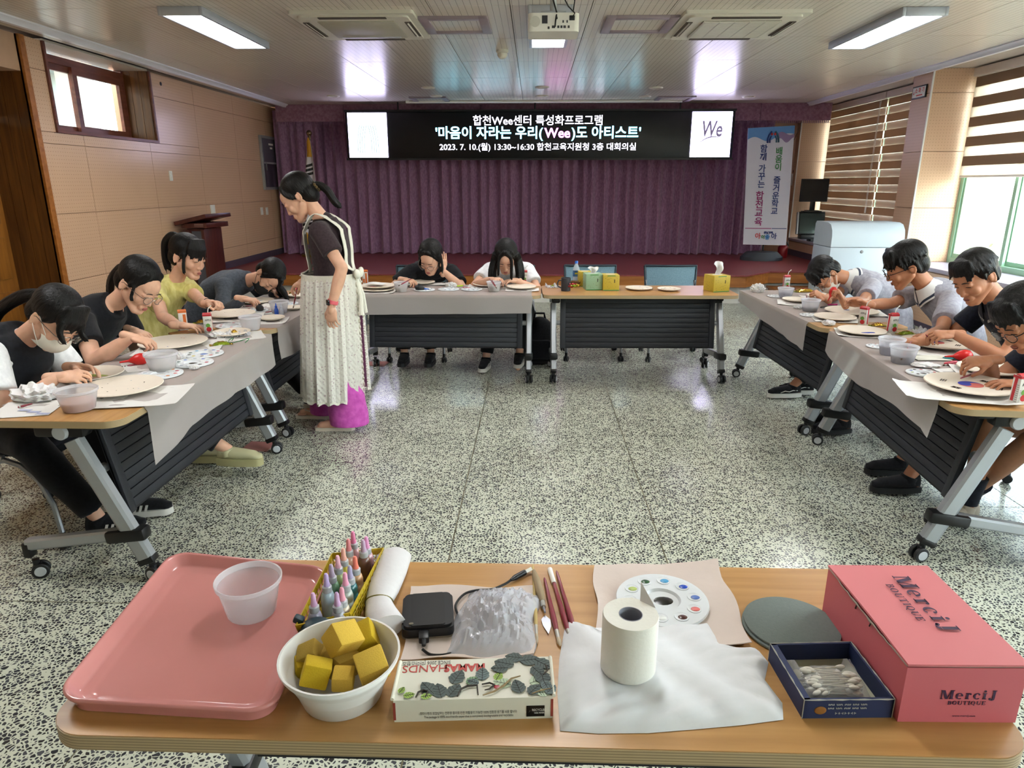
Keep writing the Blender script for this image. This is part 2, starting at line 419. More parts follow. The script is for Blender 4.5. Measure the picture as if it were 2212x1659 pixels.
# ------------------------------------------------------------------ ceiling
b = MB(); b.box((0.25, (YB + YF) / 2, ZC + .08), (9.9, YB - YF, .1)); ceil = b.build('ceiling', M('ceiling_void', '#4a463f', .8)); ceil['kind'] = 'structure'
PX, PY = .6, 1.186
b = MB(); b.box((0, 0, .012), (PX - .006, PY - .006, .024)); cp_me = b.mesh('panel', False); cp_me.materials.append(M_ceil)
for i in range(-8, 9):
    for j in range(-8, 6):
        cx = -.19 + (i + .5) * PX; cy = 5.55 + (j + .5) * PY
        if XL - .1 < cx < XW + .1 and YF < cy < YB: link('panel', cp_me, None, ceil, (cx, cy, ZC))
for nm, x in (('left', -4.12), ('right', 4.42)):
    b = MB(); sgn = -1 if x < 0 else 1
    prof = [(-.06, 0), (-.06, -.012), (-.03, -.03), (-.022, -.05), (.022, -.05), (.03, -.03), (.06, -.012), (.06, 0)]
    b.loft([(Vector((x, YF, ZC)), (1, 0, 0), (0, 0, 1))], 3) if False else None
    vs = [Vector((x + px, y, ZC + pz)) for y in (YF, 11.9) for px, pz in prof]; n_ = len(prof)
    b.add(vs, [(k, (k + 1) % n_, n_ + (k + 1) % n_, n_ + k) for k in range(n_)] + [tuple(range(n_)), tuple(range(2 * n_ - 1, n_ - 1, -1))])
    o = b.build('trim_%d' % (1 if x < 0 else 2), M('cornice_white', '#d9d7df', .3, var=.02)); o['kind'] = 'structure'

# ------------------------------------------------------------------ left wall
wl = root_struct('wall_left')
YS = [6.4 + .0] + [7.07 + 1.22 * k for k in range(5)]          # vertical joints
ZS = [0, .055 + .0, .69, 1.322, 1.957, 2.59, ZC]
def wbox(name, x0, x1, y0, y1, z0, z1, mat, par, bev=0):
    b = MB(); b.box(((x0 + x1) / 2, (y0 + y1) / 2, (z0 + z1) / 2), (abs(x1 - x0), abs(y1 - y0), abs(z1 - z0)), bev=bev); return b.build(name, mat, par, smooth=bev > 0)
M_core = M('wall_core', '#b9957a', .6)
WY0, WY1, WZ0 = 6.70, 8.45, 2.09        # window opening
for (y0, y1, z0, z1) in ((6.4, WY0, 0, ZC), (WY0, WY1, 0, WZ0), (WY1, YB, 0, ZC), (5.0, 6.4, 2.55, ZC), (YF, 5.0, 0, ZC)):
    wbox('backing', XL - .45, XL - .02, y0, y1, z0, z1, M_core, wl)
def panel(x0, x1, y0, y1, z0, z1, par, mat, nm='panel'):
    wbox(nm, x0, x1, y0, y1, z0, z1, mat, par)
ysn = [6.44] + [y for y in YS[1:] if y < YB] + [YB]
for a, c in zip(ysn, ysn[1:]):
    for d, e in zip(ZS[1:], ZS[2:]):
        segs = [(a, c, d, e)]
        if e > WZ0 and a < WY1 and c > WY0:
            segs = []
            if d < WZ0: segs.append((a, c, d, WZ0 - .03))
            zz = max(d, WZ0 - .03)
            if a < WY0 - .03: segs.append((a, WY0 - .03, zz, e))
            if c > WY1 + .02: segs.append((WY1 + .02, c, zz, e))
        for s_ in segs:
            panel(XL - .02, XL, s_[0] + .003, s_[1] - .003, s_[2] + .003, s_[3] - .003, wl, M_peach)
for j in range(8):
    for d, e in zip(ZS[1:], ZS[2:]): panel(XL - .02, XL, 5 - (j + 1) * 1.06 + .003, 5 - j * 1.06 - .003, d + .003, e - .003, wl, M_peach)
bb = wbox('baseboard_left', XL - .02, XL + .012, 9.4, YB, .4, .5, M('baseboard_dark', '#4d4352', .4), None); bb['kind'] = 'structure'
bb = wbox('baseboard_left', XL - .02, XL + .012, 6.44, 9.4, 0, .1, MATS['baseboard_dark'], None); bb['kind'] = 'structure'
# door with deep board lined reveal
d1 = root_struct('door_1', (XL - .42, 5.7, 0))
def wb2(name, x0, x1, y0, y1, z0, z1, mat, par, bev=0):
    b = MB(); b.box(((x0 + x1) / 2, (y0 + y1) / 2, (z0 + z1) / 2), (abs(x1 - x0), abs(y1 - y0), abs(z1 - z0)), bev=bev)
    return b.build(name, mat, par, origin=par.location.copy(), smooth=bev > 0, loc=None)
for k in range(4): wb2('jamb_board', XL - .43 + k * .108, XL - .43 + (k + 1) * .108 - .005, 6.37, 6.399, 0, ZC - .002, M_jamb, d1)
for k in range(4): wb2('jamb_board', XL - .43 + k * .108, XL - .43 + (k + 1) * .108 - .005, 4.98, 5.01, 0, 2.55, M_jamb, d1)
wb2('architrave', XL - .02, XL + .02, 6.37, 6.437, 0, ZC - .002, M_fascia, d1)
wb2('door_leaf', XL - .47, XL - .43, 5.0, 6.4, 0, 2.15, M_door, d1)
wb2('transom_board', XL - .47, XL - .425, 5.0, 6.4, 2.16, ZC, M_jamb, d1)
for (y0, y1) in ((5.1, 5.62), (5.78, 6.3)):
    for (z0, z1) in ((.15, .62), (.74, 1.12), (1.24, 1.95)):
        wb2('door_panel', XL - .432, XL - .415, y0, y1, z0, z1, M_door, d1, .008)
b = MB(); b.tube([(XL - .43, 5.72, 1.0), (XL - .38, 5.72, 1.0), (XL - .37, 5.78, 1.0), (XL - .37, 5.86, 1.0)], .01); b.build('door_handle', M_chrome, d1, origin=d1.location.copy())
# corridor window
w1 = root_struct('window_1', (XL - .3, WY0, WZ0))
for k in range(3): wb2('reveal_board', XL - .3 + k * .1, XL - .3 + (k + 1) * .1 - .004, WY1 - .02, WY1 + .0, WZ0, ZC - .002, M_jamb, w1)
for k in range(3): wb2('reveal_board', XL - .3 + k * .1, XL - .3 + (k + 1) * .1 - .004, WY0, WY0 + .02, WZ0, ZC - .002, M_jamb, w1)
wb2('sill', XL - .34, XL + .02, WY0 - .03, WY1 + .03, WZ0 - .03, WZ0, M_winwood, w1)
wb2('casing', XL - .02, XL + .02, WY0 - .03, WY0, WZ0, ZC - .002, M_winwood, w1)
wb2('casing', XL - .02, XL + .02, WY1, WY1 + .03, WZ0, ZC - .002, M_winwood, w1)
def sash(par, x, y0, y1, z0, z1, fw, mat, th=.035, axis='X', nm='sash'):
    b = MB(); ym = (y0 + y1) / 2; zm = (z0 + z1) / 2
    b.box((x, ym, z0 + fw / 2), (th, y1 - y0, fw)); b.box((x, ym, z1 - fw / 2), (th, y1 - y0, fw))
    b.box((x, y0 + fw / 2, zm), (th, fw, z1 - z0 - 2 * fw)); b.box((x, y1 - fw / 2, zm), (th, fw, z1 - z0 - 2 * fw))
    o = b.build(nm, mat, par, origin=par.location.copy(), smooth=False)
    b = MB(); b.box((x, ym, zm), (.005, y1 - y0 - 2 * fw, z1 - z0 - 2 * fw)); g = b.build('pane', M_glass, o, origin=par.location.copy(), smooth=False); return o
wb2('window_frame', XL - .36, XL - .28, WY0 + .02, WY0 + .06, WZ0, ZC, M_winwood, w1); wb2('window_frame', XL - .36, XL - .28, WY1 - .06, WY1 - .02, WZ0, ZC, M_winwood, w1)
wb2('window_frame', XL - .36, XL - .28, WY0 + .06, WY1 - .06, ZC - .1, ZC - .03, M_winwood, w1); wb2('window_frame', XL - .36, XL - .28, WY0 + .06, WY1 - .06, WZ0, WZ0 + .02, M_winwood, w1)
sash(w1, XL - .34, WY0 + .06, 7.6, WZ0 + .02, ZC - .1, .06, M_winwood); sash(w1, XL - .30, 7.5, WY1 - .06, WZ0 + .02, ZC - .1, .07, M_winwood)
wb2('soffit', XL - .36, XL - .0, WY0, WY1, ZC - .002, ZC + .02, M_ceil, w1)
# corridor beyond the window
cr = root_struct('wall_corridor')
wbox('panel', -7.0, -6.9, 3, 11, 0, 3.2, M('corridor_blue', '#b9cfd6', .6, var=.03), cr); wbox('soffit', -7, -4.96, 3, 11, 3.1, 3.2, MATS['corridor_blue'], cr)
wbox('beam', -5.9, -5.6, 8.9, 9.2, 0, 3.1, M_white, cr); wbox('floor_slab', -7, -4.96, 3, 11, -.1, 0, M_core, cr)
for y_ in (5.2, 7.6):
    t = thing('corridor_lamp', (-5.6, y_, 3.08), 'white corridor ceiling lamp behind the left wall window', 'lamp', group='corridor lamps')
    b = MB(); b.box((0, 0, 0), (.3, 1.2, .04), bev=.008); b.build('lamp_housing', M_white, t); b = MB(); b.box((0, 0, -.024), (.26, 1.14, .01)); b.build('diffuser', M_lamp, t)

# ------------------------------------------------------------------ back wall
wb_ = root_struct('wall_back')
wbox('backing', XL - .4, XW + .2, YB, YB + .15, 0, ZC + .1, M_core, wb_)
for k in range(9):
    for d, e in zip(ZS[1:], ZS[2:]): panel(XL + 1.06 * k + .003, XL + 1.06 * (k + 1) - .003, YB - .02, YB, d + .003, e - .003, wb_, M_peach_x)
wf = root_struct('wall_front'); wbox('backing', XL - .4, XW + .2, YF - .15, YF, 0, ZC + .1, M_white, wf)

# ------------------------------------------------------------------ right wall: sill, pillars, windows
wr = root_struct('wall_right')
M_sill = M('sill_stone', '#a9a0ab', .25, var=.06, vs=30)
PILL = [(-3.6, -3.2), (.4, .8), (4.4, 4.8), (8.5, 8.93), (12.4, 12.6)]
M_pil = perforated('wall_board_pillar', '#c9a384', .034, .0032, .4, '#8a6748', 'YZ', .04)
for a, c in zip(PILL, PILL[1:]):
    y0, y1 = a[1], c[0]; ny = max(1, round((y1 - y0) / 1.22)); st = (y1 - y0) / ny
    wbox('backing', XR + .02, XW + .15, y0, y1, 0, .64, M_core, wr)
    for k in range(ny): panel(XR, XR + .02, y0 + k * st + .003, y0 + (k + 1) * st - .003, .055, .632, wr, M_pil)
    o = wbox('sill', XR - .02, XW + .02, y0, y1, .645, .69, M_sill, wr, .006)
for (y0, y1) in PILL:
    wbox('pillar', XR + .02, XW + .15, y0 + .02, y1 - .02, 0, ZC + .1, M_core, wr)
    for d, e in zip(ZS[1:], ZS[2:]):
        panel(XR, XR + .02, y0 + .003, y1 - .003, d + .003, e - .003, wr, M_pil)
        panel(XR + .012, XW, y0, y0 + .02, d + .003, e - .003, wr, M_peach_x); panel(XR + .012, XW, y1 - .02, y1, d + .003, e - .003, wr, M_peach_x)
    b = MB(); b.box((XR - .002, y0 + .001, ZC / 2), (.016, .016, ZC - .004)); b.build('corner_bead', M_white, wr)
wbox('lintel', XW, XW + .15, YF, YB, ZC - .04, ZC + .1, M_white, wr)
o = wbox('baseboard_right', XR - .012, XR + .01, 4.8, 9.8, 0, .055, MATS['baseboard_dark'], None); o['kind'] = 'structure'
o = wbox('baseboard_right', XR - .012, XR + .01, 9.8, YB, .4, .5, MATS['baseboard_dark'], None); o['kind'] = 'structure'
n_ = 2
for a, c in zip(PILL, PILL[1:]):
    y0, y1 = a[1], c[0]; wi = root_struct('window_%d' % n_, (XW, y0, .69)); n_ += 1
    Lw = y1 - y0
    b = MB(); b.box((XW + .05, (y0 + y1) / 2, .72), (.1, Lw, .06)); b.box((XW + .05, (y0 + y1) / 2, ZC - .07), (.1, Lw, .06))
    b.box((XW + .05, y0 + .03, 1.75), (.1, .06, 2.0)); b.box((XW + .05, y1 - .03, 1.75), (.1, .06, 2.0))
    b.build('window_frame', M_green, wi, origin=wi.location.copy(), smooth=False)
    q = (Lw - .12) / 4
    for k in range(4): sash(wi, XW + (.03 if k % 2 else .07), y0 + .06 + k * q - .02, y0 + .06 + (k + 1) * q + .02, .75, ZC - .1, .05, M_green, .03)
# zebra roller blinds
M_band = translucent('blind_band', '#a3876f', .0, .45, .8); M_sheer = translucent('blind_sheer', '#e9dfd2', .45, .5, .7)
def blind(y0, y1, zbot, label, parity, front):
    t = thing('roller_blind', (XW - .06, (y0 + y1) / 2, zbot), label, 'blind', group='striped roller blinds on the right windows')
    o = t.location.copy()
    b = MB(); b.box((XW - .06, (y0 + y1) / 2, ZC - .06), (.1, y1 - y0 + .02, .09), bev=.012); b.build('headbox', M('blind_box', '#cfc0b4', .5), t, origin=o)
    z = ZC - .11; hb = .105; k = 0
    while z - hb > zbot:
        for xo, ph in (((-.008, 0), (.012, front))):
            opaque = (k + ph) % 2 == 0
            b = MB(); b.box((XW - .06 + xo, (y0 + y1) / 2, z - hb / 2), (.0012, y1 - y0, hb - .001))
            b.build('blind_band' if opaque else 'sheer_band', M_band if opaque else M_sheer, t, origin=o, smooth=False)
        z -= hb; k += 1
    b = MB(); b.cyl((XW - .058, y0, z - .012), (XW - .058, y1, z - .012), .014); b.build('bottom_bar', M('blind_bar', '#e0d6cc', .4), t, origin=o)
    b = MB(); b.tube([(XW - .1, y0 + .12, ZC - .1), (XW - .1, y0 + .12, 1.25)], .003, 6); b.tube([(XW - .1, y0 + .15, ZC - .1), (XW - .1, y0 + .15, 1.25)], .003, 6)
    b.cyl((XW - .1, y0 + .135, 1.27), (XW - .1, y0 + .135, 1.18), .012); b.build('pull_cord', M_white, t, origin=o)
blind(6.72, 8.42, 1.66, 'brown and sheer striped roller blind, half raised over the bright near window', 0, 0)
blind(4.85, 6.68, 1.66, 'brown and sheer striped roller blind at the right edge, nearest the camera', 0, 0)
blind(9.0, 10.38, .98, 'closed brown striped roller blind right behind the pillar with the small sign', 0, 1)
blind(10.42, 12.3, .86, 'closed brown striped roller blind beside the banner and the black monitor', 0, 1)
# what stands outside
M_stucco = M('stucco', '#cfcabb', .9, var=.1, vs=6, bump=.5, bs=20)
ob = thing('building', (15.5, 6, -3), 'pale rough-walled building seen bright through the right windows', 'building')
b = MB(); b.box((0, 0, 3.2), (1, 26, 6.6)); b.build('wall', M_stucco, ob, smooth=False)
b = MB(); b.box((-.2, 0, 6.55), (1.6, 26.4, .12)); b.build('roof_edge', M_white, ob, smooth=False)
M_leaf = M('hedge_leaf', '#5f8a48', .7, var=.3, vs=9)
random.seed(3)
for k in range(7):
    y_ = 3.2 + k * 2.2
    t = thing('shrub', (9.6, y_, -3), 'green shrub outside the right windows', 'shrub', group='shrubs outside the windows')
    b = MB(); 
    for q in range(160):
        p = Vector((random.uniform(-.9, .9), random.uniform(-.95, .95), 2.4 + random.gauss(0, .5))); d = Vector((random.gauss(0, 1), random.gauss(0, 1), random.gauss(0, 1))).normalized(); e_ = d.orthogonal().normalized()
        b.add([p - d * .12, p + e_ * .05, p + d * .12, p - e_ * .05], [(0, 1, 2, 3)])
    fo = b.build('foliage', M_leaf, t, smooth=False); fo['kind'] = 'stuff'
    b = MB(); b.cyl((0, 0, 0), (0, 0, 2.5), .05, .03); b.build('stem', M_jamb, t)
gr = wbox('ground', 5.2, 40, -30, 40, -3.1, -3.0, M('asphalt', '#8a8a84', .9), None); gr['kind'] = 'structure'
sun = bpy.data.lights.new('sun', 'SUN'); sun.energy = 14.0; sun.angle = .02; sun.color = (1, .96, .9)
so = bpy.data.objects.new('sun', sun); COL.objects.link(so); so.rotation_euler = (0, math.radians(-38), math.radians(15))

# ------------------------------------------------------------------ stage
st = root_struct('stage')
poly = [(XL, 9.38), (2.9, 9.38), (3.36, 9.84), (XR, 9.84), (XR, YB), (XL, YB)]
b = MB(); b.prism(poly, .385, .402); b.build('stage_floor', M_stage, st, smooth=False)
b = MB(); b.prism([(XL, 9.40), (2.89, 9.40), (3.35, 9.86), (XR, 9.86), (XR, 9.9), (3.3, 9.9), (2.87, 9.44), (XL, 9.44)], .235, .386); b.build('fascia', M_fascia, st, smooth=False)
b = MB(); b.prism([(XL, 9.5), (2.84, 9.5), (3.3, 9.95), (XR, 9.95), (XR, YB), (XL, YB)], 0, .386); b.build('plinth', M('plinth_white', '#cfccc4', .6, var=.05), st, smooth=False)
sp = thing('stage_step', (3.9, 9.5, 0), 'brown wooden step against the right end of the stage', 'step')
b = MB(); b.box((0, .1, .185), (1.15, .5, .03), bev=.005); b.build('tread', M_fascia, sp)
b = MB(); b.box((0, .12, .085), (1.1, .42, .17)); b.build('riser', M_fascia, sp, smooth=False)

# curtains
def curtain(x0, x1, Y, z0, z1, waves, amp, label, seed, name='curtain', lean=0):
    rnd = random.Random(seed); ph = [rnd.uniform(0, 6.28) for _ in range(6)]; nx = int(waves * 12) + 1
    b = MB()
    def fn(u, v):
        x = x0 + (x1 - x0) * u; s = u * waves * 2 * PI + .7 * math.sin(u * 9 + ph[0]) + .5 * math.sin(u * 23 + ph[1])
        top = .55 + .45 * (1 - v)
        y = Y + amp * (math.sin(s) * .75 + .35 * math.sin(s * .5 + ph[2]) + .2 * math.sin(2 * s + ph[3]) * (1 - v)) * top
        xx = x + .02 * math.sin(s * .5 + ph[4]) * (1 - v) + lean * (1 - v) ** 2
        return (xx, y, z0 + (z1 - z0) * v + .008 * math.sin(s) * (1 - v))
    b.sheet(nx, 14, fn, .003)
    o = b.build(name, M_curtain, None, origin=((x0 + x1) / 2, Y, z0)); return tag(o, label, 'curtain')
curtain(-3.7, .72, 12.25, .41, 2.7, 25, .07, 'mauve pleated stage curtain hanging left of the centre gap', 1)
curtain(.70, 4.02, 12.28, .41, 2.7, 18, .07, 'mauve pleated stage curtain hanging right of the centre gap', 2)
curtain(-4.42, -3.66, 12.12, .41, 2.78, 5, .05, 'mauve curtain bunched against the left wall beside the flag', 3)
vl = thing('valance', (-.1, 11.98, 2.58), 'flat mauve pelmet across the top of the stage curtain', 'valance')
for k in range(8):
    x0 = -4.3 + k * 1.137
    b = MB(); b.box((x0 + .568, 11.98, 2.72), (1.133, .05, .27), bev=.006); b.build('pelmet_panel', M_val, vl, origin=vl.location.copy())
b = MB()
for k in range(300): b.tube([(-4.3 + k * .0303, 11.965, 2.59), (-4.3 + k * .0303, 11.965, 2.545)], .008, 5)
o = b.build('fringe', M_curtain, vl, origin=vl.location.copy()); o['kind'] = 'stuff'

# ------------------------------------------------------------------ LED board
lb = thing('display_board', (.05, 11.6, 2.0), 'long black LED display board with white Korean text over the stage', 'display')
O = lb.location.copy(); LX0, LX1, LZ0, LZ1 = -3.02, 3.13, 1.995, 2.70; YL = 11.6
b = MB(); b.box(((LX0 + LX1) / 2, YL + .06, (LZ0 + LZ1) / 2), (LX1 - LX0 + .06, .12, LZ1 - LZ0 + .05), bev=.01); b.build('cabinet', M('led_black', '#08090b', .35, var=.1, spec=.4), lb, origin=O)
b = MB(); b.box(((LX0 + LX1) / 2, YL - .004, LZ1 + .015), (LX1 - LX0 + .08, .03, .03)); b.box(((LX0 + LX1) / 2, YL - .004, LZ0 - .015), (LX1 - LX0 + .08, .03, .03)); b.build('bezel', M_black, lb, origin=O, smooth=False)
M_ledw = M('led_white', '#ddd6ff', .5, var=0, emit=LED_E)
M_t1 = M('led_text_lilac', '#f1ecff', .5, var=0, emit=6.5); M_t2 = M('led_text_cyan', '#8fe6ff', .5, var=0, emit=8.0); M_t3 = M('led_text_pink', '#ff8ff2', .5, var=0, emit=8.0)
for x0, nm in ((LX0 + .01, 'a'), (LX1 - .645, 'b')):
    b = MB(); b.box((x0 + .315, YL - .006, (LZ0 + LZ1) / 2), (.63, .012, .68)); b.build('lit_tile', M_ledw, lb, origin=O, smooth=False)
def ltxt(s, cx, cz, size, mat, bold=.004, sx=1): 
    return text('display_text', s, size, Matrix.Translation(-O) @ basis((cx, YL - .004, cz), (1, 0, 0), (0, 0, 1)), mat, lb, .003, sx=sx, bold=bold)
ltxt('합천Wee센터 특성화프로그램', .045, 2.555, .165, M_t1, .0008, 1.02)
xs = .045; parts_ = []
for s_, m_ in (("'마음이 자라는 우리(", M_t2), ('Wee', M_t3), (")도 아티스트'", M_t2)):
    o_ = ltxt(s_, 0, 2.37, .205, m_, .004); xsv = [v.co.x for v in o_.data.vertices]; parts_.append((o_, min(xsv), max(xsv)))
tw = sum(p_[2] - p_[1] for p_ in parts_) + .04; cur = xs - O.x - tw / 2
for o_, a_, c_ in parts_:
    o_.data.transform(Matrix.Translation((cur - a_, 0, 0))); cur += c_ - a_ + .02
ltxt('2023. 7. 10.(월) 13:30~16:30 합천교육지원청 3층 대회의실', .045, 2.16, .125, M_t1, .0004, 1.06)
for x_ in (-2.2, 0, 2.3): b = MB(); b.cyl((x_, YL + .06, LZ1), (x_, YL + .06, ZC), .012); b.build('hanging_rod', M_black, lb, origin=O)
# marks on the lit squares: a pair of arching hands-like ribbons, and the We lettering
M_mk = M('led_mark_green', '#cfeae4', .5, var=0, emit=.9); M_mk2 = M('led_mark_grey', '#8d83a5', .5, var=0, emit=.45)
b = MB(); cx0 = LX0 + .325
for sgn in (-1, 1):
    for q in range(4):
        r_ = .13 + q * .024
        pts = [(cx0 + sgn * (.05 + q * .03) + sgn * .03 * math.cos(a) * 2, YL - .014, 2.2 + r_ * 1.4 * math.sin(a)) for a in [PI * k / 16 for k in range(9)]]
        pts = [(cx0 + sgn * (.06 + q * .036), YL - .014, 2.07)] + [(cx0 + sgn * (.06 + q * .036 - .05 * (1 - math.cos(k / 8 * 1.5))), YL - .014, 2.2 + .3 * k / 8) for k in range(9)]
        b.tube(pts, .011, 5)
b.build('hands_mark', M_mk, lb, origin=O)
text('we_mark', 'We', .33, Matrix.Translation(-O) @ basis((LX1 - .33, YL - .016, 2.42), (1, 0, 0), (0, 0, 1)), M_mk2, lb, .001, sx=.66, shear=.15, bold=.006)
b = MB(); b.tube([(LX1 - .2 - .03 * k, YL - .016, 2.30 - .0034 * k * k * .5 + .01 * k) for k in range(12)], [.004 + .0012 * (6 - abs(k - 5)) for k in range(12)], 6); b.build('swoosh_mark', M_mk2, lb, origin=O)

# ------------------------------------------------------------------ ceiling fixtures
def panel_lamp(x, y, label, ln=1.28, wd=.285):
    t = thing('ceiling_lamp', (x, y, ZC), label, 'lamp', group='long ceiling panel lamps')
    b = MB()
    for sx in (-1, 1): b.box((sx * (wd / 2 + .012), 0, -.03), (.028, ln + .05, .06), bev=.005)
    for sy in (-1, 1): b.box((0, sy * (ln / 2 + .012), -.03), (wd, .028, .06), bev=.005)
    b.box((0, 0, -.006), (wd, ln, .012)); b.build('lamp_housing', M('lamp_grey', '#aeb2bb', .35, .3), t)
    b = MB(); b.box((0, 0, -.045), (wd, ln, .012)); b.build('diffuser', M_lamp, t, smooth=False)
panel_lamp(-2.62, 6.16, 'long lit ceiling panel lamp over the left tables')
panel_lamp(.11, 6.2, 'long lit ceiling panel lamp partly hidden above the projector')
panel_lamp(2.875, 6.35, 'long lit ceiling panel lamp over the right tables')
for x in (-2.62, .11, 2.875):
    panel_lamp(x, 2.6, 'long lit ceiling panel lamp above the open floor, out of view')

def ac(cx, cy, label, grid):
    t = thing('air_conditioner', (cx, cy, ZC), label, 'air conditioner', group='ceiling cassette air conditioners')
    s = .475
    b = MB()
    b.prism(rrect(-s, s, -s, s, .03), -.025, 0); b.prism(rrect(-s + .05, s - .05, -s + .05, s - .05, .04), -.04, -.024)
    b.build('cover', M_acw, t)
    for k in range(4):
        R_ = Matrix.Rotation(k * PI / 2, 3, 'Z')
        b = MB(); b.box(R_ @ Vector((0, s - .075, -.042)), (.52, .05, .006), R_); b.build('outlet_slot', M('slot_dark', '#4d4238', .7), t)
        if k == (3 if grid else 1) or k == (1 if grid else 3):
            b = MB()
            b.box(R_ @ Vector((0, s - .075, -.05)), (.5, .012, .004), R_ @ Matrix.Rotation(.6, 3, 'X')); b.build('louvre', M_acw, t)
    if grid:
        b = MB(); b.box((0, 0, -.041), (.6, .6, .006)); b.build('grille_back', M('grille_dark', '#8f897b', .7), t)
        b = MB()
        for k in range(26): b.box((0, -.29 + k * .0232, -.048), (.6, .01, .01))
        for k in range(6): b.box((-.29 + k * .116, 0, -.047), (.008, .6, .012))
        b.build('grille', M_acw, t, smooth=False)
    else:
        b = MB(); b.box((0, 0, -.043), (.6, .6, .012), bev=.004); b.build('intake_panel', M('intake_grey', '#a9a494', .5, var=.04), t)
        b = MB(); b.box((0, .26, -.052), (.5, .03, .01)); b.build('vane', M('vane_grey', '#bdbcc2', .3), t)
ac(-1.40, 6.12, 'white ceiling cassette air conditioner with plain panel, left of the projector', False)
ac(1.6, 6.2, 'white ceiling cassette air conditioner with open grille, right of the projector', True)
def hatch(x0, x1, y0, y1, label):
    t = thing('access_hatch', ((x0 + x1) / 2, (y0 + y1) / 2, ZC), label, 'hatch', group='framed ceiling access hatches')
    hx, hy = (x1 - x0) / 2, (y1 - y0) / 2; fw = .075; b = MB()
    for sx in (-1, 1): b.box((sx * (hx - fw / 2), 0, -.01), (fw, hy * 2, .022), bev=.003)
    for sy in (-1, 1): b.box((0, sy * (hy - fw / 2), -.01), (hx * 2 - 2 * fw, fw, .022), bev=.003)
    b.build('hatch_frame', M('hatch_mauve', '#93858d', .45), t); b = MB(); b.box((0, 0, -.003), (hx * 2 - 2 * fw, hy * 2 - 2 * fw, .008)); b.build('hatch_panel', M_ceil, t, smooth=False)
hatch(-.92, -.375, 5.86, 6.44, 'mauve framed access hatch beside the left air conditioner')
hatch(.55, 1.115, 5.88, 6.46, 'mauve framed access hatch beside the right air conditioner')
hatch(-1.9, -1.34, 10.95, 11.7, 'mauve framed access hatch at the stage end, left of centre')
hatch(1.84, 2.4, 11.0, 11.7, 'mauve framed access hatch at the stage end, right of centre')
for k, (px, py, lb_) in enumerate(((925, 189, 'second from the left, before the hatch'), (720, 207, 'leftmost of the row near the stage'), (1171, 188, 'at the centre of the nearer row'), (1171, 207, 'at the centre, close to the stage'), (1417, 189, 'right of centre in the nearer row'), (1393, 208, 'right of centre beside the far hatch'), (1617, 209, 'rightmost, near the stage'), (942, 207, 'left of centre touching the far hatch'))):
    p = Zp(px, py, ZC); t = thing('downlight', (p.x, p.y, ZC), 'small round unlit downlight ' + lb_, 'downlight', group='round downlights near the stage')
    b = MB(); b.lathe([(.055, -.002), (.06, -.012), (.085, -.014), (.095, -.006), (.097, 0)], 28); b.build('trim_ring', M_acw, t)
    b = MB(); b.lathe([(.0001, -.006), (.056, -.005)], 28); b.build('lens', M('downlight_lens', '#e8e2d2', .3), t)
p = Zp(1085, 108, ZC)
t = thing('smoke_detector', (p.x, p.y, ZC), 'round white smoke detector on the ceiling before the board', 'detector')
b = MB(); b.lathe([(.06, 0), (.06, -.02), (.045, -.03)], 28); b.build('base', M_acw, t)
b = MB(); b.lathe([(.048, -.03), (.05, -.045), (.04, -.065), (.02, -.078), (.0001, -.08)], 28); b.build('sensor_dome', M_acw, t)
t = thing('screen_roller', (-.0, 11.45, ZC - .02), 'slim white projection screen roller on the ceiling before the stage', 'screen roller')
b = MB(); b.cyl((-2.0, 0, 0), (2.25, 0, 0), .02); b.build('roller_tube', M_white, t); b = MB()
for x in (-2.0, 2.25): b.box((x, 0, .0), (.06, .05, .04), bev=.004)
b.build('end_bracket', M_white, t)

# projector
t = thing('projector', (.11, 4.85, 2.57), 'white ceiling projector hanging from a bracket with black cables', 'projector')
b = MB(); b.prism(rrect(-.16, .16, -.13, .13, .035), -.055, .05); b.build('body', M('projector_white', '#d9d6cc', .4, var=.02), t)
b = MB(); b.cyl((.05, .13, 0), (.05, .17, 0), .04); b.build('lens', M_black, t)
b = MB(); b.box((-.055, -.131, .012), (.035, .004, .045))
for k in range(3): b.box((-.068 + k * .013, -.133, .012), (.003, .004, .04))
for x, z, w_ in ((.0, -.03, .02), (.03, -.03, .012), (.05, -.03, .012), (.07, -.03, .015), (.095, -.03, .012), (.06, .0, .008), (.085, .0, .008), (-.03, -.035, .012), (.02, .02, .01)): b.box((x, -.131, z), (w_, .005, .014))
b.build('port', M_dark, t, smooth=False)
b = MB(); b.box((.115, -.131, .02), (.034, .006, .028), bev=.002); b.build('power_socket', M_dark, t)
b = MB(); b.lathe([(.03, 0), (.032, .004), (.0001, .004)], 20, (-.115, -.132, 0), Matrix.Rotation(PI / 2, 3, 'X')); b.build('speaker_grille', M('projector_grey', '#b9b6ac', .6), t)
b = MB(); b.cyl((0, 0, .05), (0, 0, .285), .022); b.box((0, 0, .07), (.16, .12, .012), bev=.003); b.box((0, 0, .27), (.16, .16, .012), bev=.003)
for sx in (-1, 1): b.tube([(sx * .07, 0, .07), (sx * .09, -.02, .052)], .006, 6)
b.build('ceiling_mount', M_alu, t)
b = MB(); b.tube([(.0, -.02, .27), (-.01, -.06, .16), (.02, -.12, .05), (.012, -.15, .0), (.01, -.133, -.03)], .005, 8)
b.tube([(.01, -.02, .27), (.05, -.1, .16), (.09, -.15, .08), (.13, -.16, .04), (.115, -.135, .02)], .004, 8)
b.tube([(.0, -.02, .26), (.06, -.08, .2), (.13, -.12, .12), (.12, -.15, .05)], .004, 8); b.build('cable', M_black, t)
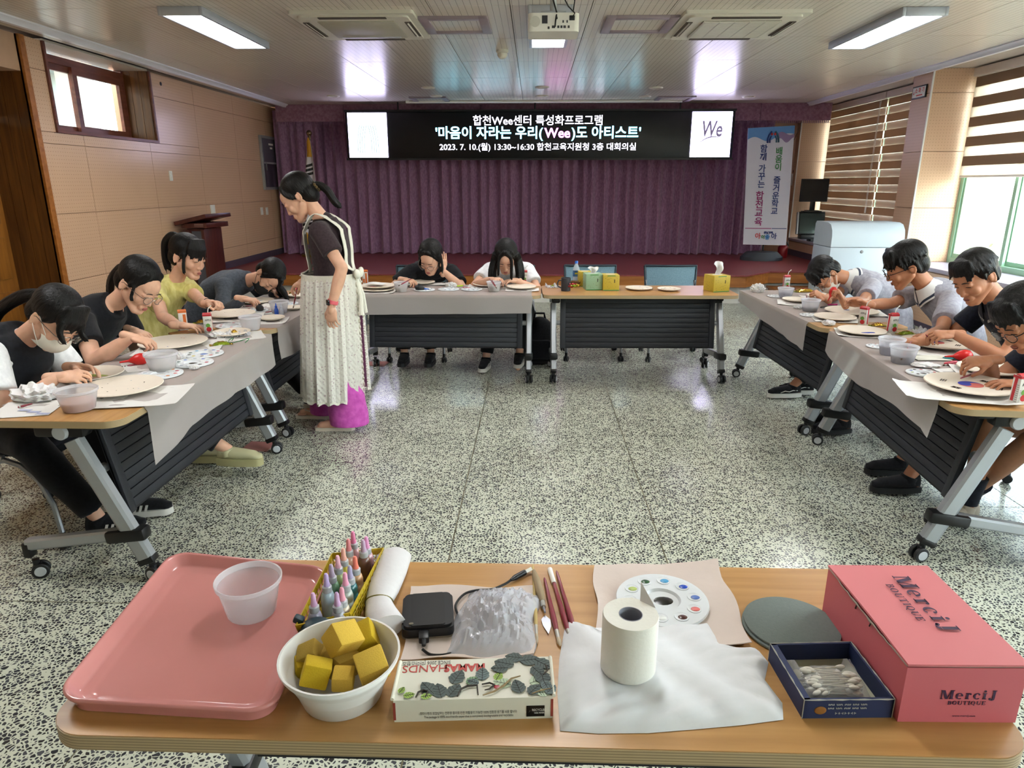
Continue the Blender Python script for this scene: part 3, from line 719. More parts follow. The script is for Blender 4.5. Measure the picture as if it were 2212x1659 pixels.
# ------------------------------------------------------------------ tables
M_top = wood('beech_top', '#a87a45', '#bd8f58', (.7, 14, 14), .32, 3, .5)
def edge_mat():
    n = N('edge_band'); b = n.b; b.inputs['Roughness'].default_value = .45
    tc = n.n('ShaderNodeTexCoord'); sp = n.n('ShaderNodeSeparateXYZ'); n.l(tc.outputs['Object'], sp.inputs[0])
    m = n.n('ShaderNodeMath', operation='MULTIPLY'); m.inputs[1].default_value = 2 * PI / .0055; n.l(sp.outputs[2], m.inputs[0])
    s = n.n('ShaderNodeMath', operation='SINE'); n.l(m.outputs[0], s.inputs[0])
    a = n.n('ShaderNodeMath', operation='MULTIPLY_ADD'); a.inputs[1].default_value = .5; a.inputs[2].default_value = .5; n.l(s.outputs[0], a.inputs[0])
    n.l(n.ramp(a.outputs[0], [(.2, '#8f7a5a'), (.8, '#b49d78')]), b.inputs['Base Color']); return n.m
M_edge = edge_mat()
M_slat = M('slat_charcoal', '#24262c', .5, var=.12, vs=40, bump=.1, bs=200)
M_slatb = M('slat_channel', '#141519', .6, var=.1)
M_hub = M('wheel_hub', '#b9bcc0', .4, .1, var=.02)
def caster(par, x, y, rz, name='caster'):
    R = Matrix.Rotation(rz, 3, 'Z'); b = MB(); c = Vector((x, y, 0))
    for s in (-1, 1): b.lathe([(.012, -.009), (.03, -.009), (.0335, -.006), (.0335, .006), (.03, .009), (.012, .009)], 20, c + R @ Vector((s * .017, -.012, .0335)), R @ Matrix.Rotation(PI / 2, 3, 'Y'))
    b.cyl(c + Vector((0, 0, .03)), c + Vector((0, 0, .085)), .011, .014)
    b.box(c + R @ Vector((0, -.004, .05)), (.018, .03, .04), R, .004)
    o = b.build(name, M_dark, par)
    for s in (-1, 1): b = MB(); b.lathe([(.0001, -.001), (.02, -.001), (.022, .001), (.0001, .0015)], 18, c + R @ Vector((s * .0275, -.012, .0335)), R @ Matrix.Rotation(PI / 2, 3, 'Y')); b.build('hub_cap', M_hub, o)
    return o
def make_table(loc, rz, label, L=1.59, D=.56):
    t = thing('folding_table', loc, label, 'table', rz, 'folding seminar tables'); hx, hy = L / 2, D / 2; T = TOP
    b = MB(); b.prism(rrect(-hx, hx, -hy, hy, .07, 8), T - .0275, T); b.build('tabletop', M_top, t, angle=30)
    b = MB(); pr = rrect(-hx - .0015, hx + .0015, -hy - .0015, hy + .0015, .071, 8); n = len(pr)
    b.prism(pr, T - .0285, T - .0015); b.build('edge_band', M_edge, t, angle=30)
    # modesty panel: frame and slats
    tp, bt = Vector((0, -.09, T - .045)), Vector((0, -.165, .27)); W = L - .30
    dn = (bt - tp).normalized(); nrm = Vector((0, -1, 0)); nrm = (nrm - dn * nrm.dot(dn)).normalized()
    R = Matrix((Vector((1, 0, 0)), nrm, dn)).transposed(); H_ = (bt - tp).length; mid = (tp + bt) / 2
    b = MB(); b.box(mid - nrm * .008, (W, .010, H_), R); b.build('panel_back', M_slatb, t, smooth=False)
    ns = 10; sh = (H_ - .02) / ns
    b0 = MB(); b0.box((0, 0, 0), (W - .09, .012, sh - .0045), bev=.0015); sm = b0.mesh('slat'); sm.materials.append(M_slat)
    for k in range(ns):
        o = link('slat', sm, None, t); o.matrix_local = Matrix.Translation(tp + dn * (.01 + sh * (k + .5))) @ R.to_4x4()
    for s in (-1, 1): b = MB(); b.box(mid + Vector((s * (W / 2 - .022), 0, 0)), (.044, .024, H_), R, .003); b.build('panel_stile', M_slat, t)
    # undercarriage
    b = MB(); b.box((0, .02, T - .05), (L - .2, .05, .032)); b.build('beam', M_black, t, smooth=False); b = MB(); b.box((0, .15, T - .045), (L - .24, .03, .03)); b.build('beam', M_black, t, smooth=False)
    for s in (-1, 1):
        x = s * (hx - .095)
        b = MB(); b.box((x - s * .02, .02, T - .065), (.07, .2, .07), bev=.012); b.box((x - s * .02, -.09, T - .05), (.05, .1, .04), bev=.008); b.build('pivot_block', M_black, t)
        b = MB(); b.lathe([(.0001, .012), (.026, .012), (.03, .006), (.03, -.01)], 24, (x + s * .02, .005, T - .075), Matrix.Rotation(s * PI / 2, 3, 'Y')); b.build('pivot_cap', M_hub, t)
        p0 = Vector((x, -.03, T - .11)); p1 = Vector((x, -.245, .105)); d = (p1 - p0); R2 = Matrix((Vector((1, 0, 0)), d.normalized().cross(Vector((1, 0, 0))), d.normalized())).transposed()
        b = MB(); Lg = d.length
        oct_ = [(-.016, -.034), (.016, -.034), (.024, -.022), (.024, .022), (.016, .034), (-.016, .034), (-.024, .022), (-.024, -.022)]
        M4 = Matrix.Translation(p0) @ R2.to_4x4(); b.prism(oct_, 0, Lg, M4=M4); lg = b.build('leg', M_alu, t, smooth=False)
        b = MB(); b.box(p1 + Vector((0, -.004, -.012)), (.05, .07, .03), R2, .006); b.build('leg_tip', M_black, lg)
        q = p0 + d * .80; q2 = Vector((x, .24, .15))
        b = MB(); M4 = Matrix.Translation(q + Vector((-s * .0, .05, -.0))) @ Matrix((Vector((1, 0, 0)), Vector((0, (q2 - q).z, -(q2 - q).y)).normalized(), (q2 - q).normalized())).transposed().to_4x4()
        b.prism([(a * .9, c * .72) for a, c in oct_], 0, (q2 - q).length - .04, M4=M4); ft = b.build('foot_bar', M_alu, t, smooth=False)
        b = MB(); b.box(q2 + Vector((0, .012, -.018)), (.045, .035, .07), bev=.008); b.build('foot_tip', M_black, ft)
        b = MB(); b.box(q + Vector((0, .02, 0)), (.066, .17, .055), Matrix.Rotation(-.12, 3, 'X'), .014); b.build('joint_cover', M_black, t)
        b = MB(); b.cyl(p0 + d * .3 + Vector((0, .02, 0)), p0 + d * .3 + Vector((-s * .09, .02, 0)), .02); b.build('brace', M_hub, t)
        caster(t, x, -.262, .25 * s, 'caster'); caster(t, x, .235, -.5 * s, 'caster')
    return t
T_front = make_table((.0, 1.155, 0), PI, 'near folding table across the front, covered in craft supplies', 1.615, .545)
T_ln = make_table((-1.85, 3.175, 0), PI / 2, 'left folding table nearest the camera, with a half open wooden end')
T_lf = make_table((-1.88, 4.86, 0), PI / 2, 'left folding table behind the standing woman in the apron')
T_bl = make_table((-.735, 5.74, 0), 0, 'back folding table at which the two girls sit, with a grey sheet')
T_br = make_table((.868, 5.775, 0), math.radians(1.2), 'back folding table without a sheet, with tissue boxes and a mug')
T_rn = make_table((2.04, 3.41, 0), math.radians(-94.5), 'right folding table nearest the camera, with flag-painted plates')
T_rf = make_table((2.05, 5.02, 0), math.radians(-88), 'right folding table farther back, near the stage step')

# ------------------------------------------------------------------ chairs
M_mesh = fabric('chair_mesh', '#64818f', '#7d9aa9', 200, .7, sheen=.0, bump=.3)
M_seat = fabric('chair_seat', '#1d2026', '#2b2f38', 80, .9)
M_tube = M('chair_tube', '#8b8e92', .35, .7, var=.03)
def chair_parts(t):
    b = MB(); b.box((0, 0, .455), (.46, .44, .05), bev=.022); b.build('seat', M_seat, t)
    b = MB(); b.sheet(14, 10, lambda u, v: ((u - .5) * (.46 + .03 * v), .225 + .05 * v - .045 * math.cos((u - .5) * 2.6) + .03, .575 + .255 * v), .006); b.build('backrest', M_mesh, t)
    pts = []
    for u, v in [(k / 10, 1) for k in range(11)] + [(1, 1 - k / 6) for k in range(1, 7)] + [(1 - k / 10, 0) for k in range(1, 11)] + [(0, k / 6) for k in range(1, 7)]:
        pts.append(((u - .5) * (.47 + .03 * v), .225 + .05 * v - .045 * math.cos((u - .5) * 2.6) + .03, .57 + .265 * v))
    b = MB(); b.tube(pts, .011, 8, cap=False); b.build('back_frame', M('chair_frame', '#23303b', .5), t)
    for s in (-1, 1):
        x = s * .235
        b = MB(); b.tube([(x, .265, .70), (x, .262, .6), (x, .23, .5), (x, .15, .45), (x, .0, .435)], .012, 8); b.build('back_support', M_tube, t)
        for e in (-1, 1):
            b = MB(); b.tube([(x, e * .0, .425), (x, e * .07, .40), (x + s * .01, e * .15, .33), (x + s * .02, e * .20, .22), (x + s * .02, e * .215, .07)], .0125, 8)
            lg = b.build('leg', M_tube, t)
            R = Matrix.Rotation(.4 * s, 3, 'Z'); c = Vector((x + s * .02, e * .215, 0)); b = MB()
            for q in (-1, 1): b.lathe([(.003, -.008), (.022, -.008), (.0255, -.005), (.0255, .005), (.022, .008), (.003, .008)], 16, c + R @ Vector((q * .013, 0, .0255)), R @ Matrix.Rotation(PI / 2, 3, 'Y'))
            b.cyl(c + Vector((0, 0, .03)), c + Vector((0, 0, .085)), .013); b.box(c + Vector((0, 0, .045)), (.014, .03, .035), R, .004); b.build('caster', M_dark, lg)
chair0 = thing('conference_chair', (1.33, 6.42, 0), 'empty blue mesh chair behind the back table, right of the tissue boxes', 'chair', 0, 'blue mesh conference chairs'); chair_parts(chair0)
for x, y, rz, lb_ in ((.56, 6.42, .03, 'empty blue mesh chair behind the water bottle at the back table'),
                      (-1.08, 6.33, .0, 'chair of the girl resting her head on her hand'),
                      (-.22, 6.36, .08, 'chair of the girl in the white T-shirt at the back table'),
                      (-2.34, 2.96, PI / 2, 'chair of the masked girl at the left, nearest the camera'),
                      (-2.62, 3.45, PI / 2, 'chair of the girl in the black printed T-shirt'),
                      (-2.68, 4.22, PI / 2 + .1, 'chair of the girl in the yellow knit top'),
                      (-2.68, 5.02, PI / 2, 'chair of the girl in the grey sweatshirt and black mask'),
                      (2.86, 5.05, -PI / 2, 'chair of the boy bending low over his plate'),
                      (2.88, 4.15, -PI / 2, 'chair of the boy in the grey polo with glasses'),
                      (2.86, 3.32, -PI / 2, 'chair of the boy in the dark polo with patterned collar'),
                      (2.66, 2.62, -PI / 2 - .1, 'chair of the boy cut off by the right edge')):
    dup(chair0, (x, y, 0), rz, lb_)

# ------------------------------------------------------------------ things on walls and stage
M_ivory = M('ivory_plastic', '#e3dfd6', .4, var=.02)
def wall_plate(px, py, w_, h_, label, cat='switch', mat=None, nm='wall_switch', keys=1):
    p = Xp(px, py, XL); t = thing(nm, (XL, p.y, p.z), label, cat)
    b = MB(); b.box((.006, 0, 0), (.012, w_, h_), bev=.003); b.build('plate', mat or M_ivory, t)
    b = MB()
    for k in range(keys): b.box((.013, 0, h_ * (.5 - (k + .5) / keys)), (.006, w_ * .55, h_ / keys * .55), bev=.001)
    b.build('rocker', M_white, t)
wall_plate(368, 380, .07, .12, 'ivory switch plate on the left wall, under the blue glow', keys=3)
wall_plate(459, 453, .13, .13, 'square white outlet cover above the wooden lectern', nm='wall_socket', cat='socket')
wall_plate(565, 456, .09, .12, 'left one of two white plates beneath the grey wall box')
wall_plate(576, 456, .09, .12, 'right one of two white plates beneath the grey wall box')
p = Xp(347, 181, XL); t = thing('wall_hook_hole', (XL, p.y, p.z), 'small black round hole plug high on the left wall', 'plug'); b = MB(); b.lathe([(.022, 0), (.02, .004), (.0001, .005)], 16, (0, 0, 0), Matrix.Rotation(PI / 2, 3, 'Y')); b.build('plug_disc', M_black, t)
t = thing('wall_box', (XL, 11.93, 1.93), 'tall grey metal box with a dark lower half on the left wall by the curtain', 'wall box')
b = MB(); b.box((.02, 0, 0), (.04, .62, .86), bev=.004); b.build('frame', M_alu, t)
b = MB(); b.box((.044, 0, .2), (.008, .54, .37)); b.build('upper_door', M('box_steel', '#6e6f7c', .2, .5), t, smooth=False)
b = MB(); b.box((.044, 0, -.2), (.008, .54, .37)); b.build('lower_door', M('box_dark', '#474350', .25, .3), t, smooth=False)
b = MB(); b.box((.05, .08, .3), (.003, .2, .03)); b.box((.05, .08, .24), (.003, .1, .03)); b.build('label_plate', M_white, t, smooth=False)
b = MB(); b.box((.052, -.2, -.06), (.012, .02, .12), bev=.003); b.build('handle', M_chrome, t)

# lectern
t = thing('lectern', (-4.2, 8.75, 0), 'dark red wooden lectern standing by the left wall', 'lectern', -.12)
M_lec = wood('lectern_wood', '#3d1a16', '#552720', (6, 6, .7), .3, 3)
b = MB(); b.box((0, -.0, .03), (.36, .5, .06), bev=.008); b.build('base', M_lec, t)
b = MB(); b.box((.0, 0, .56), (.24, .38, 1.0), bev=.006); b.build('body', M_lec, t)
b = MB(); b.box((.02, -.193, .56), (.14, .012, .94)); b.build('side_panel', M('lectern_grey', '#4b4d55', .4), t, smooth=False)
for s in (-1, 1): b = MB(); b.box((.0 + s * .1, -.198, .56), (.04, .02, .98), bev=.004); b.build('pilaster', M_lec, t)
b = MB(); b.box((.02, 0, 1.10), (.34, .5, .06), Matrix.Rotation(0, 3, 'Y'), .006); b.build('cornice', M_lec, t)
b = MB(); b.box((0, 0, 1.17), (.44, .58, .05), Matrix.Rotation(-.22, 3, 'Y'), .006); b.build('desk_top', M_lec, t)
b = MB()
for k in range(3): b.box((.09, -.252, 1.09 + .014 * k), (.12, .004, .004))
b.build('trim_line', M('lectern_line', '#a98a83', .4), t, smooth=False)

# flag on its pole
p = Yp(672, 551, 11.75); p.z = .402
t = thing('flag', p, 'drooping national flag on a gold-topped pole on the stage', 'flag'); fp = Yp(668, 292, 11.75) - p
b = MB(); b.lathe([(.16, 0), (.16, .03), (.05, .06), (.03, .12)], 24); b.build('pole_base', M('gold', '#8f7a3a', .3, .8), t)
b = MB(); b.cyl((0, 0, .05), (fp.x, 0, fp.z - .02), .014); b.build('pole', M('pole_white', '#cfccc4', .35), t)
b = MB(); b.ell((fp.x, 0, fp.z + .03), (.045, .045, .05)); b.cyl((fp.x, 0, fp.z - .08), (fp.x, 0, fp.z), .018, .03); b.build('finial', M('finial_bronze', '#6f5f4a', .25, .8), t)
FH = fp.z - .1
def flag_fn(u, v, off=0):
    z = FH - 1.62 * v; wd = .05 + .30 * v ** .8; s = u * 7.5
    x = fp.x * z / fp.z - wd * .42 + wd * u + .0 * v
    y = -.03 - (.02 + .05 * v) * math.sin(s) * .8 - .04 * v * math.sin(s * .5 + 1) - off
    return (x, y, z - .05 * (1 - u))
b = MB(); b.sheet(30, 24, lambda u, v: flag_fn(u, v), .002); b.build('cloth', M('flag_white', '#d9d6da', .8, var=.04), t)
def patch(name, us, vs_, mat, n=10):
    b = MB(); b.sheet(n, n, lambda u, v: flag_fn(us[0] + (us[1] - us[0]) * u, vs_[0] + (vs_[1] - vs_[0]) * v, .006), .002); b.build(name, mat, t)
for k in range(3):
    patch('trigram_bar', (.08, .8), (.2 + k * .042, .225 + k * .042), M_black)
    for us in ((.05, .28), (.33, .58)): patch('trigram_bar', us, (.74 + k * .04, .765 + k * .04), M_black)
M_fred = M('flag_red', '#a8152b', .8, var=.05); M_fblue = M('flag_blue', '#1d3a86', .8, var=.05)
b = MB(); b.sheet(14, 14, lambda u, v: flag_fn(.1 + .85 * u, .47 - .13 * math.sin(PI * u) + (.13 * math.sin(PI * u) + .001) * v, .008), .002); b.build('emblem_red', M_fred, t)
b = MB(); b.sheet(14, 14, lambda u, v: flag_fn(.1 + .85 * u, .471 + .13 * math.sin(PI * u) * v, .008), .002); b.build('emblem_blue', M_fblue, t)
M_tas = M('tassel_gold', '#c08a1e', .7, var=.15)
b = MB(); b.lathe([(.008, .0), (.028, -.06), (.035, -.24), (.042, -.30), (.0001, -.3)], 14, (fp.x - .005, -.06, FH + .06)); b.build('tassel', M_tas, t)
b = MB(); b.lathe([(.008, .0), (.022, -.06), (.03, -.2), (.0001, -.2)], 12, (fp.x * .4 - .06, -.1, FH - 1.45)); b.build('tassel', M_tas, t)
# cable on the stage beside the flag
t = thing('cable', Zp(655, 548, .41), 'thin grey cable curving on the stage floor beside the flag', 'cable')
b = MB(); b.tube([(-.1, .25, .35), (-.05, .2, .15), (.0, .05, .02), (.12, -.02, .006), (.22, .1, .006), (.26, .22, .006)], .006, 6); b.build('cord', M('cord_grey', '#8d8490', .5), t)

# vertical banner
bl_, br_ = Yp(1605, 528, 11.3), Yp(1698, 530, 11.3); tl_, tr_ = Yp(1616, 277, 11.3), Yp(1717, 271, 11.3)
t = thing('banner', ((bl_.x + br_.x) / 2, 11.3, .402), 'tall white standing banner with green, blue and magenta Korean writing', 'banner'); O = t.location.copy()
def bq(u, v, off=0):
    lo = bl_.lerp(br_, u); hi = tl_.lerp(tr_, u); q = lo.lerp(hi, v); return Vector((q.x, 11.3 - off, q.z)) - O
b = MB(); b.sheet(6, 12, lambda u, v: bq(u, v), .004); b.build('sheet', M('banner_white', '#d2d3e2', .6, var=.02), t)
M_bblue = M('banner_blue', '#5f93cf', .6, var=.15, vs=3); M_bmau = M('banner_mauve', '#8d7aa6', .6, var=.1)
b = MB(); b.sheet(20, 2, lambda u, v: bq(u, (.905 + .02 * math.sin(u * 11)) * (1 - v) + 1.0 * v if u < .64 else (.93 + .01 * math.sin(u * 9)) * (1 - v) + v, .004), .001); b.build('header_band', M_bblue, t)
b = MB(); b.sheet(12, 2, lambda u, v: bq(.62 + .38 * u, (.885 + .02 * math.sin(u * 8)) * (1 - v) + (.94 + .015 * math.sin(u * 6)) * v, .007), .001); b.build('header_wave', M_bmau, t)
M_nv = M('print_navy', '#243a7d', .6, var=0); M_gn = M('print_green', '#3d8b4f', .6, var=0); M_mg = M('print_magenta', '#93236f', .6, var=0); M_rd = M('print_red', '#c83a3a', .6, var=0)
def btxt(s, u, v, size, mat, sx=1.0):
    c = bq(u, v, .006); ax = (bq(1, v) - bq(0, v)); ay = bq(u, 1) - bq(u, 0)
    text('print', s, size, basis(c, ax, ay), mat, t, .0006, bold=.0022, sx=sx)
for k, ch in enumerate('배움이'): btxt(ch, .70, .795 - .066 * k, .122, M_gn)
for k, ch in enumerate('즐거운학교'): btxt(ch, .69 - .004 * k, .555 - .066 * k, .122, M_nv)
for k, ch in enumerate('함께'): btxt(ch, .36, .82 - .068 * k, .124, M_nv)
for k, ch in enumerate('가꾸는'): btxt(ch, .345, .655 - .066 * k, .124, M_nv)
for k, ch in enumerate('합천교육'): btxt(ch, .325, .425 - .075 * k, .142, M_mg)
b = MB(); b.sheet(2, 2, lambda u, v: bq(.03 + .6 * u, .142 + .006 * v, .005), .001); b.build('rule_line', M_mg, t); b = MB(); b.sheet(2, 2, lambda u, v: bq(.64 + .34 * u, .142 + .006 * v, .005), .001); b.build('rule_line', M_nv, t)
btxt('경남교육', .57, .108, .04, M_nv); btxt('아', .33, .075, .1, M_rd); btxt('이', .45, .068, .07, M_gn); btxt('좋', .55, .066, .09, M('print_blue', '#3b7fc4', .6, var=0)); btxt('아', .70, .075, .1, M_nv)
for sgn in (-1, 1):
    b = MB(); c = .55
    for q, m_ in ((0, M_nv), (1, M_white), (2, M_nv)):
        pass
    b.tube([bq(c + sgn * .12, .87, .01), bq(c + sgn * .115, .905, .01), bq(c + sgn * .09, .935, .01), bq(c + sgn * .04, .962, .01)], .013, 6); b.tube([bq(c + sgn * .07, .87, .01), bq(c + sgn * .07, .90, .01), bq(c + sgn * .04, .925, .01)], .01, 6)
    b.build('hand_emblem', M('banner_teal', '#2f5f74', .6) if sgn > 0 else MATS['print_navy'], t)
    b = MB(); b.ell(bq(c + sgn * .035, .94, .014), (.018, .006, .02)); b.build('emblem_dot', M_rd, t)
b = MB(); b.lathe([(.0001, .0), (.34, 0), (.34, .05), (.25, .13), (.0001, .15)], 28, (0, .1, 0), None, 0, 1, .7); b.build('weighted_base', M('base_grey', '#3d4148', .6), t)
b = MB(); b.cyl((0, .06, .1), (.02, .03, 2.0), .012); b.tube([(-.33, .01, .28), (0, .03, 1.1), (.36, .01, 2.03)], .005, 6); b.tube([(.35, .01, .28), (0, .03, 1.1), (-.33, .01, 2.03)], .005, 6); b.build('support_pole', M_dark, t)
p = Yp(1690, 546, 11.75); t = thing('red_canister', (p.x, 11.75, .402), 'red canister on the stage behind the banner foot', 'canister')
b = MB(); b.lathe([(.075, 0), (.08, .02), (.08, .17), (.05, .21), (.02, .22)], 24); b.build('tank', M('canister_red', '#8f1a24', .35), t); b = MB(); b.cyl((0, 0, .22), (0, 0, .25), .02); b.tube([(0, 0, .24), (.05, 0, .26), (.09, 0, .2)], .008, 6); b.build('valve', M_black, t)

# black monitor and tilted screen on the sill end
p = Yp(1746, 455, 12.0); ZS_ = .69
t = thing('monitor', (4.72, 12.05, ZS_), 'black flat monitor on a stand above the tilted screen at the sill end', 'monitor', -.05)
b = MB(); b.box((0, .02, .80), (.47, .035, .37), bev=.006); b.build('casing', M_dark, t); b = MB(); b.box((0, .0, .80), (.44, .004, .33)); b.build('screen', M('screen_dark', '#1e1f20', .25, var=.05), t, smooth=False)
b = MB(); b.box((0, .05, .55), (.08, .03, .2), bev=.005); b.box((0, .06, .468), (.2, .16, .015), bev=.004); b.build('stand', M_black, t); 
t2 = thing('monitor', (4.70, 12.02, ZS_), 'tilted dark screen with a silver side under the flat monitor', 'monitor', -.1)
b = MB(); R = Matrix.Rotation(-.12, 3, 'X'); b.box((.02, .06, .26), (.44, .05, .38), R, .01); b.build('casing', M_dark, t2); b = MB(); b.box((.03, .03, .262), (.40, .004, .33), R); b.build('screen', M('screen_green', '#33413f', .2, var=.1), t2, smooth=False)
b = MB(); b.box((-.205, .055, .26), (.03, .06, .37), R, .01); b.build('side_bezel', M_hub, t2); b = MB(); b.box((0, .06, .036), (.3, .2, .07), bev=.01); b.box((0, .06, .455), (.3, .16, .02), bev=.004); b.build('stand', M_black, t2)
t = thing('keyboard', (4.72, 11.6, ZS_ + .001), 'dark keyboard and cable lying on the sill before the screens', 'keyboard', .1)
b = MB(); b.box((0, 0, .012), (.4, .14, .024), bev=.005); b.build('base', M_dark, t)
b0 = MB(); b0.box((0, 0, 0), (.016, .016, .008), bev=.002); km = b0.mesh('key'); km.materials.append(M_black)
for i in range(20):
    for j in range(5): link('key', km, None, t, (-.18 + i * .019, -.045 + j * .021, .027))
b = MB(); b.tube([(-.2, .0, .01), (-.22, -.05, .006), (-.15, -.12, .006)], .004, 6); b.build('cable', M_black, t)
p = Yp(1714, 388, 12.575); t = thing('intercom', (p.x, 12.57, p.z), 'small white handset box with a hook on the back wall beside the banner', 'intercom')
b = MB(); b.box((0, -.012, 0), (.1, .03, .2), bev=.006); b.build('case', M_ivory, t); b = MB(); b.tube([(-.02, -.015, .1), (-.03, -.02, .15), (.01, -.02, .18), (.03, -.02, .14)], .008, 8); b.build('hook', M_dark, t)

# electronic lectern cabinet
t = thing('cabinet', (3.73, 8.12, 0), 'pale blue-grey metal cabinet with a rounded lid and keyhole by the pillar', 'cabinet', .0)
M_cab = M('cabinet_blue', '#b4c0ca', .4, var=.02)
b = MB(); b.box((0, 0, .46), (.80, .5, .90), bev=.008); b.build('body', M_cab, t)
b = MB(); pts = [(-.25, .915), (.25, .915), (.25, 1.15), (.22, 1.18), (-.1, 1.18), (-.18, 1.16), (-.235, 1.10), (-.25, 1.03)]
b.prism(pts, -.4, .4, M4=Matrix(((0, 0, 1, 0), (1, 0, 0, 0), (0, 1, 0, 0), (0, 0, 0, 1)))); b.build('lid', M_cab, t, angle=50)
b = MB(); b.lathe([(.018, 0), (.016, .006), (.0001, .007)], 18, (-.05, -.25, .865), Matrix.Rotation(PI / 2, 3, 'X')); b.build('keyhole', M_chrome, t)
b = MB(); b.box((.402, -.12, 1.07), (.012, .05, .16), bev=.004); b.build('side_handle', M_black, t)
b = MB(); b.box((.0, -.0, .02), (.78, .48, .03)); b.build('plinth', M_dark, t, smooth=False)

# sign on the pillar
p = Xp(1988, 199, XR); t = thing('wall_sign', (XR - .001, p.y, p.z), 'small framed white sign with red Korean letters on the pillar', 'sign')
b = MB(); b.box((-.008, 0, 0), (.014, .30, .14), bev=.003); b.build('frame', M_black, t); b = MB(); b.box((-.0155, 0, 0), (.004, .27, .11)); b.build('plate', M_white, t, smooth=False)
text('lettering', '소 화 기', .062, basis((-.0185, -.02, .015), (0, -1, 0), (0, 0, 1)), M_rd, t, .0005, bold=.001)
b = MB(); b.box((-.0182, -.02, -.035), (.001, .13, .012)); b.build('lettering_line', M_rd, t, smooth=False)
b = MB(); b.add([(-.0185, .115, -.02), (-.0185, .09, -.02), (-.0185, .1025, .02)], [(0, 1, 2)]); b.build('arrow_mark', M_rd, t, smooth=False)
# ------------------------------------------------------------------ people
def skin(name, col):
    if name in MATS: return MATS[name]
    n = N(name); b = n.b; c = lin(col); b.inputs['Roughness'].default_value = .5; b.inputs['Specular IOR Level'].default_value = .35
    b.inputs['Subsurface Weight'].default_value = .12; b.inputs['Subsurface Radius'].default_value = (.012, .005, .003); b.inputs['Subsurface Scale'].default_value = .5
    nz = n.n('ShaderNodeTexNoise', i_Scale=22.0, i_Detail=4.0); n.l(n.coords(), nz.inputs['Vector'])
    n.l(n.ramp(nz.outputs[0], [(.3, [x * .93 for x in (int(col[1:3], 16) / 255, int(col[3:5], 16) / 255, int(col[5:7], 16) / 255)]), (.7, col)]), b.inputs['Base Color']); n.bump(nz.outputs[0], .03, .001)
    MATS[name] = n.m; return n.m
def hairm():
    n = N('black_hair'); b = n.b; b.inputs['Roughness'].default_value = .46; b.inputs['Specular IOR Level'].default_value = .22
    v = n.coords((70, 70, 5)); nz = n.n('ShaderNodeTexNoise', i_Scale=1.6, i_Detail=3.0, i_Distortion=.6); n.l(v, nz.inputs['Vector'])
    n.l(n.ramp(nz.outputs[0], [(.35, '#050505'), (.75, '#15110f')]), b.inputs['Base Color']); n.bump(nz.outputs[0], .7, .006)
    MATS['hair'] = n.m; return n.m
M_hair = hairm()
SK_F = skin('skin_light', '#dcab90'); SK_M = skin('skin_tan', '#b97f5f')
M_lash = M('lash_dark', '#1a1210', .6); M_lip_f = M('lip_rose', '#b86a62', .45); M_lip_m = M('lip_tan', '#a0604f', .5)
M_wirem = M('glasses_wire', '#8d8a86', .25, .9, var=0); M_rimb = M('glasses_black', '#141414', .3)
M_lens = None
def lensm():
    n = N('spectacle_lens'); t = n.t; out = t.nodes['Material Output']
    tr = n.n('ShaderNodeBsdfTransparent'); gl = n.n('ShaderNodeBsdfGlossy', i_Roughness=.03); mx = n.n('ShaderNodeMixShader', i_0=.1)
    n.l(tr.outputs[0], mx.inputs[1]); n.l(gl.outputs[0], mx.inputs[2]); n.l(mx.outputs[0], out.inputs[0]); return n.m
M_lens = lensm()

